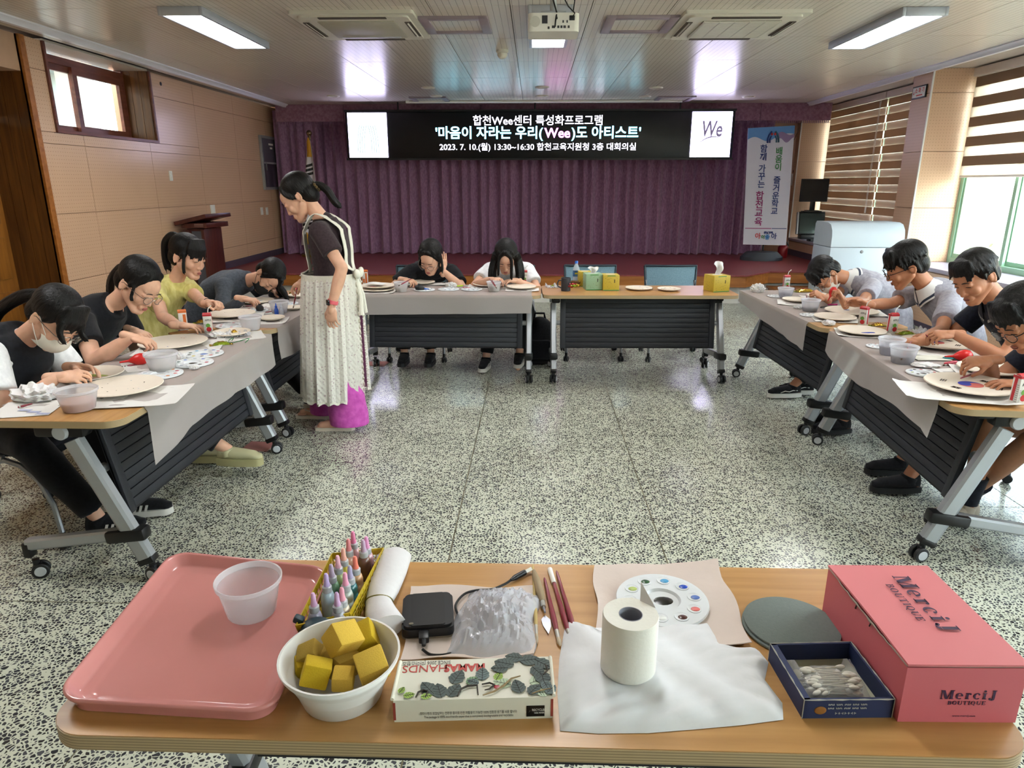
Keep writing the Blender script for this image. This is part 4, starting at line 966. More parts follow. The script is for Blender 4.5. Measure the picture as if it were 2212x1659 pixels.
def waves(seed, amp, k=28):
    r = np.random.RandomState(seed); D = r.normal(size=(7, 3)); D /= np.linalg.norm(D, axis=1)[:, None]; K = r.uniform(.6, 1.6, 7) * k; ph = r.uniform(0, 6.28, 7)
    def f(co):
        s = np.zeros(len(co))
        for d, kk, p in zip(D, K, ph): s += np.sin(co @ d * kk + p + .8 * np.sin(co @ D[0] * kk * .5))
        return amp * s / 2.6
    return f
def ik(a, c, l1, l2, pole):
    d = c - a; L = d.length
    if L > (l1 + l2) * .985:
        k = L / ((l1 + l2) * .985); l1 *= k; l2 *= k
    dn = d.normalized(); x = (l1 * l1 - l2 * l2 + L * L) / (2 * L); h = math.sqrt(max(0, l1 * l1 - x * x))
    p = Vector(pole); p = (p - dn * p.dot(dn)).normalized(); return a + dn * x + p * h
def hand_shape(wr, d, n, side, curl, s=1.0, spread=1.0):
    """palm, four fingers and thumb as one small remeshed piece; returns mesh and the pinch point"""
    d = Vector(d).normalized(); n = Vector(n); n = (n - d * n.dot(d)).normalized(); t = d.cross(n) if side == 'R' else n.cross(d)
    b = MB(); W = lambda a, c, e: wr + (d * a + t * c + n * e) * s
    R = Matrix((d, t, n)).transposed()
    b.ell(W(.048, .0, .0), (.052 * s, .038 * s, .0165 * s), R); b.ell(W(.072, .002, -.001), (.028 * s, .041 * s, .0135 * s), R); b.cap(W(-.035, 0, 0), W(.03, 0, 0), .0235 * s, .024 * s)
    b.ell(W(.035, .024, .008), (.032 * s, .017 * s, .015 * s), R)
    tip = None
    for i, L in enumerate((.070, .078, .072, .056)):
        p = W(.086 - .004 * abs(i - 1.2), (.031 - .0205 * i), -.001); a = 0; dd = (d + t * (.10 - .065 * i) * spread).normalized(); r = .0084 * s * (1, 1, .96, .85)[i]
        b.cap(W(.06, (.027 - .0175 * i), -.001), p, r * 1.1, r * 1.08, 10)
        for q, fr in enumerate((.45, .31, .24)):
            a += curl[i] * (.8, 1.15, .75)[q]; v = (dd * math.cos(a) + n * math.sin(a)); p2 = p + v * L * fr * s
            b.cap(p, p2, r * (1.06 - .1 * q), r * (.96 - .1 * q), 10); p = p2
        if i == 0: tip = p.copy()
    th = curl[4]; p = W(.028, .030, .008); d1 = (d * .62 + t * (.70 - .45 * th) + n * (.25 + .45 * th)).normalized(); p2 = p + d1 * .040 * s; d2 = (d * .85 + t * (.28 - .55 * th) + n * (.2 + .5 * th)).normalized(); p3 = p2 + d2 * .032 * s
    b.cap(W(.012, .018, .004), p, .0145 * s, .0125 * s, 10); b.cap(p, p2, .0118 * s, .0102 * s, 10); b.cap(p2, p3, .0100 * s, .0082 * s, 10)
    return remesh(b, .0032, 2), (tip + p3) / 2
RELAX = (.35, .4, .45, .5, .2); PINCH = (.62, .68, .82, .9, .85); FIST = (1.15, 1.2, 1.2, 1.2, .8); FLAT = (.1, .1, .12, .15, .1)

def tube_part(name, pts, r, mat, par, org, seg=8):
    b = MB(); b.tube(pts, r, seg); return b.build(name, mat, par, origin=org)

def person(label, head, f, u, neck, pel, fw, arms, legs, shirt, trousers, hair, sk=SK_F, male=False, sc=1.0, hs=1.0, mask=None, specs=None, shoes=None, collar=None, sleeve=.55, longs=False, name='person', shirt_amp=.0035, plump=1.0, shorts=False, barefoot=False, curve=.28, hem=-.12):
    head, neck, pel = Vector(head), Vector(neck), Vector(pel); fw = Vector(fw).normalized(); lat = fw.cross(Vector((0, 0, 1))).normalized()   # her / his right
    hs = hs * 1.12; org = Vector((pel.x, pel.y, 0)); r, f, u = frame(f, u)
    neck = head - u * (.150 * hs) - f * (.048 * hs) + (pel - head).normalized() * .025; Fm = Matrix((r, f, u)).transposed(); hz = .98 * hs
    yb = lambda x: -.012 + .096 * math.sqrt(max(.05, 1 - (x / .083) ** 2)); Lh = lambda x, y, z: head + Fm @ (Vector((x, y, z)) * hz)
    E = lambda b, x, y, z, a, c, e, seg=16: b.ell(Lh(x, y, z), (a * hz, c * hz, e * hz), Fm, seg)
    # ---- spine
    ctrl = pel + Vector((0, 0, 1)) * curve
    spine = lambda t: pel * (1 - t) ** 2 + ctrl * 2 * t * (1 - t) + neck * t * t
    def tang(t): return ((ctrl - pel) * (1 - t) + (neck - ctrl) * t).normalized() if (neck - pel).length > 0 else Vector((0, 0, 1))
    wid = [(hem, .162, .115), (0, .168, .122), (.2, .155, .113), (.4, .148, .104), (.6, .156, .110), (.78, .168, .108), (.9, .155, .092), (.97, .105, .07), (1.02, .07, .06)]
    k = (1.06 if male else .98) * sc * plump
    def rings(g, dd=0, t0=-1):
        out = []
        for t, a, c in wid:
            if t < t0: continue
            T = tang(max(0, t)); dep = lat.cross(T).normalized(); out.append((spine(t), lat * (a * k * g + dd), dep * (c * k * g + dd)))
        return out
    sw = (.188 if male else .168) * sc * (1 + (plump - 1) * .5)
    T9 = tang(.88); dep9 = lat.cross(T9).normalized()
    sh = {'R': spine(.87) + lat * sw, 'L': spine(.87) - lat * sw}
    b = MB(); b.loft(rings(.86)); neck_top = Lh(0, -.028, -.055); nr = (.054 if male else .047) * sc
    b.cap(spine(.93), neck_top, nr * 1.12, nr); b.cap(spine(.8), spine(.98) , nr * 1.25, nr * 1.05)
    ms = []; el = {}; pinch = {}
    hands = []
    for sd in ('R', 'L'):
        wr, d, n, curl, pole = arms[sd]; wr = Vector(wr); a = sh[sd]
        e = ik(a, wr, .285 * sc, .245 * sc, pole); el[sd] = (e, wr)
        b.cap(spine(.86), a, .05 * sc, .052 * sc); b.cap(a, e, .046 * sc * plump, .036 * sc * plump); b.cap(e, a.lerp(e, .9), .037 * sc, .037 * sc)
        m = e.lerp(wr, .35); b.cap(e, m, .036 * sc * plump, .0385 * sc * plump); b.cap(m, wr, .0385 * sc * plump, .0255 * sc)
        hm, pt = hand_shape(wr, d, n, sd, curl, sc * .98); hands.append(hm); pinch[sd] = pt
    hip = {}; kn = {}
    for sd, s in (('R', 1), ('L', -1)):
        h = pel + lat * (s * .085 * sc) + Vector((0, 0, -.02)); knee, ank, toe = [Vector(v) for v in legs[sd]]
        hip[sd] = h; b.cap(h, knee, .072 * sc, .05 * sc); mm = knee.lerp(ank, .3); b.cap(knee, mm, .048 * sc, .052 * sc); b.cap(mm, ank, .052 * sc, .033 * sc)
        td = (toe - ank); td.z = 0; td = td.normalized(); b.cap(ank + Vector((0, 0, -.03)), toe, .034 * sc, .024 * sc); b.cap(ank - td * .035 + Vector((0, 0, -.05)), toe, .028 * sc, .022 * sc)
    ms.append(remesh(b, .0075, 3))
    # ---- head
    b = MB()
    E(b, 0, -.014, .036, .074, .094, .081, 22); E(b, 0, .022, -.015, .0635, .068, .082, 20); E(b, 0, .055, .035, .05, .035, .045)
    for s in (-1, 1):
        b.cap(Lh(s * .05, -.002, -.045), Lh(s * .02, .062, -.098), .022 * hz, .017 * hz); E(b, s * .034, .060 if male else .056, -.032, .027, .024, .026)
        E(b, s * .031, .076, .004, .0165, .0125, .0105, 12)                                    # lids
        b.cap(Lh(s * .012, .084, .02), Lh(s * .042, .074, .024), (.0085 if male else .0055) * hz, (.0075 if male else .005) * hz)       # brow
        E(b, s * .0105, .091, -.040, .0085, .009, .0068, 10)
        E(b, s * .0735, -.014, -.006, .0075, .016, .027, 12)
        b.tube([Lh(s * (.076 + .006 * math.sin(a * .5)), -.012 - .018 * math.sin(a), -.004 + .030 * math.cos(a)) for a in [PI * q / 8 for q in range(-1, 9)]], .0048 * hz, 8)
    E(b, 0, .070, -.098, .023, .019, .017); E(b, 0, .076, -.068, .026, .016, .019)
    b.cap(Lh(0, .085, .008), Lh(0, .1005 if male else .0985, -.036), (.0068 if male else .0055) * hz, (.0112 if male else .0092) * hz); b.cap(Lh(0, .0845, -.066), Lh(0, .0845, -.0665), .0085 * hz, .0085 * hz)
    ms.append(remesh(b, .0042 * hs, 2 if male else 4)); ms += hands
    bm_ = join_meshes(ms, org); bm_.materials.append(sk); body = link(name, bm_, None, None, org); tag(body, label, 'person')
    O = org
    # face parts
    for s in (-1, 1):
        tube_part('eyelash', [Lh(s * (.031 + x), .0885 - 9 * x * x - .002 * abs(x) / .016 - (.0 if s * x * s > 0 else 0), -.0015 - 14 * x * x * .6 + .0012) for x in (-.016, -.01, -.004, .002, .008, .015)], [.0008, .0013, .0016, .0017, .0017, .0012], M_lash, body, O, 6)
        tube_part('eyebrow', [Lh(s * x, .094 - 7.5 * (x - .02) ** 2 - .001, .0225 + z) for x, z in ((.012, -.001), (.02, .0015), (.03, .003), (.04, .002), (.047, -.002))], [.0016, .0027, .0028, .0022, .001], M_lash, body, O, 6)
    lm = M_lip_m if male else M_lip_f
    if not mask:
        b = MB(); E(b, 0, .0925, -.0635, .0165, .0045, .0036, 10); E(b, 0, .0920, -.0715, .0145, .0055, .0046, 10); b.build('lips', lm, body, origin=O)
        tube_part('mouth_line', [Lh(x, .0965 - 14 * x * x, -.0672) for x in (-.018, -.009, 0, .009, .018)], .0009, M_lash, body, O, 6)
    # ---- hair
    b = MB(); G = Vector((0, 0, -1))
    kind = hair[0]
    E(b, 0, -.028, .048, .088, .098, .090, 22); E(b, 0, -.062, -.008, .073, .056, .068)
    if kind == 'short':
        E(b, 0, .028, .078, .068, .062, .047)
        rnd = random.Random(hair[1])
        for q in range(70):
            th = rnd.uniform(-2.6, 2.6); ph = rnd.uniform(.35, 1.0); p = Vector((math.sin(th) * .083 * math.sin(ph * 1.5), math.cos(th) * .096 * math.sin(ph * 1.5) - .015, .045 + .083 * math.cos(ph * 1.5)))
            dn = Vector((math.sin(th) * .5, math.cos(th) * .6, -.65)); q2 = p + dn.normalized() * .035; b.cap(Lh(*p), Lh(*q2), .009 * hz, .0035 * hz, 7)
        for q in range(15):                                             # fringe
            x = -.058 + .0083 * q; b.cap(Lh(x * .8, .046, .108), Lh(x * 1.02, yb(x) - .002, .070), .014 * hz, .011 * hz, 8); b.cap(Lh(x * 1.02, yb(x) - .002, .070), Lh(x * 1.05 + rnd.uniform(-.006, .006), yb(x) + .006, .070 - hair[2] * rnd.uniform(.7, 1.1)), .011 * hz, .004 * hz, 8)
        for s in (-1, 1): b.cap(Lh(s * .074, .022, .05), Lh(s * .0745, .018, .0), .012 * hz, .006 * hz, 8); b.cap(Lh(s * .075, -.035, .03), Lh(s * .068, -.045, -.035), .016 * hz, .012 * hz, 8)
    else:
        fr = hair[1]
        for s in (-1, 1):
            b.cap(Lh(s * .044, .034, .090), Lh(s * .074, .016, .02), .016 * hz, .012 * hz, 10)
            if fr.get('part'):
                b.cap(Lh(s * .012, .055, .108), Lh(s * .054, .043, .06), .010 * hz, .009 * hz, 10); b.cap(Lh(s * .054, .043, .06), Lh(s * .075, .022, -.005), .011 * hz, .009 * hz, 10)
        if fr.get('bangs'):
            rnd = random.Random(5)
            for q in range(17):
                x = -.062 + .0078 * q; b.cap(Lh(x * .7, .042, .110), Lh(x, yb(x) - .003, .066), .013 * hz, .009 * hz, 8); b.cap(Lh(x, yb(x) - .003, .066), Lh(x * 1.03, yb(x) + .004, .066 - fr['bangs'] * rnd.uniform(.6, 1.15)), .009 * hz, .003 * hz, 8)
        for (pts, r0, r1, n_, spr) in hair[2]:                           # hanging locks: local start points, world offsets
            rnd = random.Random(len(pts) * 7 + n_)
            for q in range(n_):
                j = Vector((rnd.gauss(0, 1), rnd.gauss(0, 1), rnd.gauss(0, 1))) * spr
                P = [Lh(*p) if kk == 'l' else None for kk, p in pts]
                for i, (kk, p) in enumerate(pts):
                    if kk == 'w': P[i] = P[i - 1] + Vector(p)
                P = [p + j * (.35 + .65 * i / max(1, len(P) - 1)) for i, p in enumerate(P)]
                # smooth path
                Q = []
                for i in range(len(P) - 1):
                    for z in range(4):
                        t = z / 4; a0 = P[max(0, i - 1)]; a1 = P[i]; a2 = P[i + 1]; a3 = P[min(len(P) - 1, i + 2)]
                        Q.append(.5 * ((2 * a1) + (a2 - a0) * t + (2 * a0 - 5 * a1 + 4 * a2 - a3) * t * t + (3 * a1 - a0 - 3 * a2 + a3) * t ** 3))
                Q.append(P[-1]); m_ = len(Q) - 1
                b.tube(Q, [(r0 + (r1 - r0) * i / m_) * (1 if i < m_ - 1 else .5) for i in range(m_ + 1)], 8)
    hm = remesh(b, .0052, 2, disp=None); hm.transform(Matrix.Translation(-O)); hm.materials.append(M_hair)
    hm.transform((Matrix.Translation(head - O) @ Fm.to_4x4()).inverted()); ho = link('hair', hm, None, body); ho.matrix_local = Matrix.Translation(head - O) @ Fm.to_4x4()
    # ---- clothes
    b = MB(); b.loft(rings(1.0, .012))
    for sd in ('R', 'L'):
        e, wr = el[sd]; a = sh[sd]; b.cap(spine(.86), a, .062 * sc, .064 * sc)
        if longs:
            b.cap(a, e, .063 * sc, .054 * sc); b.cap(e, e.lerp(wr, .85), .053 * sc, .041 * sc); b.tube([e.lerp(wr, .8), e.lerp(wr, .95)], [.038 * sc, .035 * sc], 16)
        else:
            b.tube([a, a.lerp(e, .2), a.lerp(e, sleeve)], [.066 * sc * plump, .066 * sc * plump, .068 * sc * plump], 18)
    if not collar or collar != 'wide': b.cap(spine(.93), spine(.99), .068 * sc, .056 * sc)
    sm = remesh(b, .0075, 4, disp=waves(int(abs(head.x) * 100), shirt_amp)); sm.transform(Matrix.Translation(-O)); sm.materials.append(shirt); shirt_o = link('shirt', sm, None, body)
    b = MB(); b.ell(pel + Vector((0, 0, -.01)), (.155 * k, .155 * k, .11 * k))
    for sd in ('R', 'L'):
        knee, ank, toe = [Vector(v) for v in legs[sd]]
        b.cap(hip[sd], knee if not shorts else hip[sd].lerp(knee, .6), .092 * sc, .074 * sc if not shorts else .08 * sc)
        if not shorts: b.tube([knee, knee.lerp(ank, .25), knee.lerp(ank, .9)], [.072 * sc, .073 * sc, .06 * sc], 16)
        else: b.tube([hip[sd].lerp(knee, .45), hip[sd].lerp(knee, .7)], [.086 * sc, .09 * sc], 18)
    tm = remesh(b, .011, 3, disp=waves(3, .003)); tm.transform(Matrix.Translation(-O)); tm.materials.append(trousers); link('trousers', tm, None, body)
    for sd in ('R', 'L'):
        if shoes: shoes(body, O, *[Vector(v) for v in legs[sd]], sc)
    # ---- mask, glasses
    if mask:
        b = MB()
        def mk(uu, v):
            x = (uu - .5) * 2; xx = .062 * math.sin(x * 1.25) ; yy = .113 - .062 * x * x * 1.05 - .012 * (v - .55) ** 2 * 6 - .006 * (1 - v) * 1.5
            z = -.028 - .08 * (1 - v) * (1 - .18 * abs(x)) + .008 * math.cos(x * 2) * v - .012 * abs(x) * v
            return Lh(xx * 1.05, yy, z)
        b.sheet(15, 9, mk, .0015); mo = b.build('face_mask', mask, body, origin=O)
        for s in (-1, 1):
            for z0, z1 in ((-.038, .018), (-.092, -.03)): tube_part('ear_loop', [Lh(s * .057, .052, z0), Lh(s * .07, .02, (z0 + z1) / 2), Lh(s * .079, -.012, z1)], .0016, M_white if mask != M_maskb else M_black, mo, O, 6)
    if specs:
        g = MB(); rm = M_wirem if specs == 'wire' else M_rimb; rr = .0016 if specs == 'wire' else .0021
        for s in (-1, 1):
            g.tube([Lh(s * .033 + .0235 * math.cos(a), .1085 - .0035 * abs(math.cos(a)) - (.006 if s * math.cos(a) > .5 else 0), -.004 + .0205 * math.sin(a)) for a in [2 * PI * q / 22 for q in range(23)]], rr, 6, cap=False)
            g.tube([Lh(s * .0565, .1015, .002), Lh(s * .07, .085, .003), Lh(s * .0775, .03, .002), Lh(s * .081, -.015, .004), Lh(s * .08, -.035, -.012)], rr, 6)
        g.tube([Lh(-.0095, .108, 0), Lh(0, .112, .003), Lh(.0095, .108, 0)], rr, 6)
        go = g.build('glasses', rm, body, origin=O); g = MB()
        for s in (-1, 1): g.loft([(Lh(s * .033, .1075, -.004), Fm @ Vector((.0225 * hz, -.003 * s, 0)), Fm @ Vector((0, 0, .0195 * hz))), (Lh(s * .033, .1065, -.004), Fm @ Vector((.0225 * hz, -.003 * s, 0)), Fm @ Vector((0, 0, .0195 * hz)))], 20)
        g.build('lens', M_lens, go, origin=O)
    inf = dict(body=body, O=O, Lh=Lh, Fm=Fm, head=head, spine=spine, tang=tang, lat=lat, sh=sh, el=el, pinch=pinch, k=k, neck=neck, shirt=shirt_o, rw=wid, legs={q: [Vector(v) for v in legs[q]] for q in legs})
    if collar in ('polo_white', 'polo_dark'):
        T = tang(1.0); dep = lat.cross(T).normalized(); ax = (neck_top - spine(.93)).normalized(); lt = lat; dp = lt.cross(ax).normalized(); c0 = spine(.985)
        if dp.dot(fw) < 0: dp = -dp
        mats = (M_colw, M_coln) if collar == 'polo_white' else (M_navy, M_colp)
        for nm, r0, r1, h0, h1, mt in (('collar', .060, .098, .056, .004, mats[0]), ('collar_stripe', .0985, .105, .003, -.010, mats[1])) + ((('collar_edge', .105, .109, -.010, -.020, mats[0]),) if collar == 'polo_white' else ()):
            b = MB()
            def cf(uu, v):
                a = -PI / 2 + .16 + (2 * PI - .32) * uu; rr_ = (r0 + (r1 - r0) * v) * sc * 1.02; dr = -.035 * (max(0, math.cos(a + PI / 2)) ** 6) * (v if nm == 'collar' else 1)
                return c0 + lt * math.cos(a) * rr_ * 1.03 - dp * math.sin(a) * rr_ * .96 + ax * (h0 + (h1 - h0) * v + dr) * sc
            b.sheet(30, 4, cf, .003); b.build(nm, mt, body, origin=O)
    return inf
M_maskw = M('mask_white', '#d9d2c6', .8, var=.03, bump=.2, bs=90); M_maskb = M('mask_black', '#131315', .85)
M_colw = M('collar_white', '#dcdad8', .85, var=.02); M_coln = M('collar_navy', '#343a4c', .85); M_navy = fabric('shirt_navy', '#10121c', '#1a1d2a', 60); M_colp = fabric('collar_pattern', '#3c3f45', '#a9aba6', 160, bump=.05)
M_blk = fabric('shirt_black', '#0d0e12', '#17181d', 60); M_vest = fabric('vest_black', '#0c0d12', '#15171e', 60); M_yel = fabric('knit_yellow', '#c9bd6e', '#ddd48c', 45, .9, (1, 1, .4), bump=.6)
M_gry = fabric('sweat_grey', '#41464f', '#525862', 60); M_brn = fabric('shirt_brown', '#2f2428', '#3c2f33', 70); M_wsh = fabric('shirt_white', '#cfcfd2', '#e2e2e4', 40); M_pol = fabric('polo_grey', '#8d8a94', '#a29fa8', 50)
M_trb = fabric('trousers_black', '#08080a', '#121216', 60); M_trg = fabric('trousers_charcoal', '#15161a', '#212329', 60); M_pink = fabric('trousers_pink', '#b4479c', '#c95db2', 30)

def sneaker(upper, sole, stripe=None, th=.026, stripes=0, low=True, lace=None):
    def fn(body, O, knee, ank, toe, sc):
        fd = (toe - ank); fd.z = 0; fd = fd.normalized(); rt = fd.cross(Vector((0, 0, 1))); g = Vector((0, 0, 1)); heel = Vector((ank.x, ank.y, 0)) - fd * .055 + g * (ank.z - .085 * sc)
        L = .255 * sc
        def prof(t): return (.030 + .012 * math.sin(min(1, t * 1.3) * PI) + .006 * t) * (1 if t < .86 else math.sqrt(max(.02, 1 - ((t - .86) / .14) ** 2)) )
        b = MB(); rg = []
        ts = [0, .03, .1, .25, .4, .55, .7, .82, .9, .96, 1]
        for t in ts:
            w_ = prof(t) * (.75 if t == 0 else 1) * sc; hgt = (.075 - .035 * t ** 1.0) * (1 if t < .9 else .75) * (.55 if t == 0 else 1) * sc
            rg.append((heel + fd * L * t + g * (th + hgt * .45), rt * w_, g * hgt * .55))
        b.loft(rg, 18)
        b.tube([ank + g * (.0), ank - g * .03 + fd * .01], [.042 * sc, .046 * sc], 16)
        o = b.build('shoe', upper, body, origin=O, angle=60)
        b = MB(); pl = [(prof(t) * 1.09 + .001, t) for t in ts]
        poly = [heel + fd * L * (t * 1.02 - .01) + rt * w_ * sc for w_, t in pl] + [heel + fd * L * (t * 1.02 - .01) - rt * w_ * sc for w_, t in reversed(pl)]
        n = len(poly); b.add([p for p in poly] + [p + g * th * 1.2 for p in poly], [tuple(range(n)), tuple(range(2 * n - 1, n - 1, -1))] + [(i, (i + 1) % n, n + (i + 1) % n, n + i) for i in range(n)])
        b.build('sole', sole, o, origin=O)
        for s in (-1, 1):
            for q in range(stripes):
                t = .38 + .1 * q; b = MB(); c = heel + fd * L * t + g * (th + .018) + rt * s * prof(t) * 1.05 * sc
                b.box(c, (.003, .012, .042), Matrix((rt, fd, (g + fd * .35).normalized())).transposed()); b.build('stripe', stripe, o, origin=O, smooth=False)
            if stripe and not stripes:
                b = MB(); b.tube([heel + fd * L * t + g * (th + z) + rt * s * prof(t) * 1.03 * sc for t, z in ((.15, .028), (.3, .032), (.42, .022), (.55, .028), (.68, .014))], .003, 6); b.build('stripe', stripe, o, origin=O)
        if lace:
            for q in range(4):
                t = .45 + .085 * q; b = MB(); c = heel + fd * L * t + g * (th + (.075 - .035 * t) * sc); b.tube([c - rt * .022, c + g * .004, c + rt * .022], .003, 6); b.build('lace', lace, o, origin=O)
    return fn
M_rub = M('rubber_white', '#c9c7c0', .6); M_rubk = M('rubber_black', '#101012', .6); M_cnv = fabric('canvas_black', '#0c0c0e', '#16161a', 90)
SH1 = sneaker(M_cnv, M_rub, M_rub, stripes=3); SH2 = sneaker(M_cnv, M_rub, lace=M_rub); SH3 = sneaker(M_cnv, M_rub, M_rub); SH4 = sneaker(M_cnv, M_rubk); M_clog = M('clog_cream', '#b9b48f', .6, bump=.1)
SH5 = sneaker(M_clog, M('clog_sole', '#a59f74', .7), th=.035)

def seat_legs(pel, fw, spread=.1, knee_z=.53, reach=.40, shin=0.0, sc=1.0, toe_dir=None):
    fw = Vector(fw).normalized(); lat = fw.cross(Vector((0, 0, 1))); out = {}
    for sd, s in (('R', 1), ('L', -1)):
        k = Vector(pel) + fw * reach + lat * (s * spread); k.z = knee_z; a = k + fw * shin; a.z = .095; t = a + (Vector(toe_dir) if toe_dir else fw) * .16; t.z = .04; out[sd] = (k, a, t)
    return out
V = Vector
UPX = lambda x, y: V((x, y, 0))
random.seed(11)
# 1  masked girl, front left
hd = Xp(120, 690, -2.10); pel = V((-2.42, hd.y + .02, .55)); nk = Xp(40, 700, -2.34); nk.y = hd.y + .02
P1 = person('girl in a black vest with white sleeves, white mask and ponytail, at the left front', hd, (.66, -.22, -.72), (.72, 0, .66), nk, pel, (1, 0, 0),
    {'R': (Zp(122, 815, .80), (.92, .25, .0), (.0, .5, -.8), PINCH, (-.3, -.6, -.8)), 'L': (Zp(160, 793, .80), (.95, -.1, .0), (-.2, -.5, -.8), RELAX, (-.3, .7, -.7))},
    {'R': ((-2.2, 2.72, .50), (-2.03, 2.82, .10), (-1.88, 2.86, .045)), 'L': ((-2.2, 3.0, .52), (-2.0, 3.02, .10), (-1.85, 3.04, .045))},
    M_wsh, M_trb, ('pony', {'bangs': .05}, [([('l', (0, -.09, .02)), ('l', (0, -.118, .015)), ('w', (-.085, 0, -.01)), ('w', (-.11, .0, -.06)), ('w', (-.06, 0, -.09))], .022, .006, 16, .013), ([('l', (.055, .06, .06)), ('l', (.06, .085, .02)), ('w', (.015, -.0, -.05))], .012, .004, 8, .008), ([('l', (-.03, .075, .06)), ('l', (-.03, .095, .03)), ('w', (.02, -.0, -.04))], .012, .004, 8, .010)]),
    mask=M_maskw, specs='wire', shoes=SH1, sleeve=.62, hs=1.0, plump=1.05)
# vest over the white sleeves
def vest(P, mat, dd=.032):
    b = MB(); sp, tg, lat, k = P['spine'], P['tang'], P['lat'], P['k']; R_ = []
    for t, a, c in ((-.1, .162, .115), (0, .168, .122), (.2, .158, .115), (.4, .15, .107), (.6, .152, .114), (.78, .148, .112), (.9, .125, .096), (.97, .098, .078), (1.03, .07, .062)):
        T = tg(max(0, t)); R_.append((sp(t), lat * (a * k + dd), lat.cross(T).normalized() * (c * k + dd)))
    b.loft(R_)
    for sd in ('R', 'L'): b.cap(sp(.86), sp(.86).lerp(P['sh'][sd], .62), .082, .078)
    m = remesh(b, .008, 4, disp=waves(5, .003)); m.transform(Matrix.Translation(-P['O'])); m.materials.append(mat); return link('vest', m, None, P['body'])
vest(P1, M_vest)
# 2  black printed T-shirt
hd = Xp(300, 617, -2.13); pel = V((-2.60, hd.y + .0, .53)); nk = Xp(228, 622, -2.40); nk.y = hd.y
P2 = person('girl in a black printed T-shirt and wire glasses, hair tied back, painting a large plate', hd, (.74, -.25, -.62), (.62, 0, .74), nk, pel, (1, 0, 0),
    {'R': (Zp(283, 728, .86), (.86, .12, -.30), (.1, .1, -1), PINCH, (-.1, -.5, -.9)), 'L': ((-2.28, hd.y + .12, .80), (.8, -.2, -.2), (0, 0, -1), RELAX, (-.3, .6, -.6))},
    {'R': ((-2.2, hd.y - .12, .50), (-1.72, 3.53, .16), (-1.55, 3.52, .10)), 'L': ((-2.2, hd.y + .1, .52), (-2.0, hd.y + .1, .10), (-1.85, hd.y + .1, .045))},
    M_blk, M_trb, ('tied', {}, [([('l', (0, -.10, .02)), ('l', (0, -.13, -.01)), ('w', (-.05, 0, -.06)), ('w', (-.02, .0, -.1))], .024, .006, 10, .010), ([('l', (.07, .03, .02)), ('l', (.074, .05, -.03)), ('w', (.0, 0, -.03))], .006, .003, 3, .004)]),
    specs='wire', shoes=SH5, sleeve=.6, plump=1.14, hs=1.04)
def on_front(P, t, la, off):
    T = P['tang'](t); dep = P['lat'].cross(T).normalized(); dep = -dep if dep.z > .0 and dep.dot(P['head'] - P['spine'](t)) < 0 else dep
    return P['spine'](t) + P['lat'] * la + dep * off, P['lat'], T, dep
c_, la_, T_, dp_ = on_front(P2, .55, .0, 0); dp_ = dp_ if dp_.x > 0 else -dp_
for k in range(9):
    q = c_ + la_ * (-.05 + .0125 * k) + T_ * (.012 * ((k * 5) % 3) - .03) + dp_ * .139; b = MB(); b.box(q, (.004, .010, .016), Matrix((dp_, la_, T_)).transposed()); b.build('shirt_print', M_wsh, P2['body'], origin=P2['O'], smooth=False)
def wristband(P, sd):
    e, wr = P['el'][sd]; a = (wr - e).normalized(); x = a.orthogonal().normalized(); b = MB(); b.lathe([(.027, -.005), (.031, -.004), (.031, .004), (.027, .005)], 20, e.lerp(wr, .88), Matrix((x, a.cross(x), a)).transposed(), loop=True); b.build('wristband', M_black, P['body'], origin=P['O'])
# 3  yellow knit
hd = Xp(407, 556, -2.32); pel = V((-2.62, hd.y, .53)); nk = Xp(390, 622, -2.45); nk.y = hd.y
P3 = person('girl in a pale yellow knit top with a high ponytail and fringe', hd, (.93, -.28, -.28), (.28, 0, .93), nk, pel, (1, -.1, 0),
    {'R': (Zp(385, 703, .79), (.9, .25, -.1), (.1, .1, -1), RELAX, (-.3, -.4, -.9)), 'L': (Xp(450, 655, -2.02), (.85, -.25, .05), (-.2, -.3, -.8), FIST, (.1, .6, -.8))},
    seat_legs(pel, (1, 0, 0)), M_yel, M_trg,
    ('pony', {'bangs': .062}, [([('l', (0, -.09, .085)), ('l', (0, -.135, .085)), ('w', (-.055, 0, -.05)), ('w', (-.012, .0, -.10)), ('w', (.015, 0, -.08))], .026, .006, 16, .012), ([('l', (.072, .03, .03)), ('l', (.076, .04, -.04)), ('w', (.0, 0, -.06))], .008, .003, 6, .005)]),
    shoes=SH4, sleeve=.5, hs=1.05)
wristband(P3, 'L')
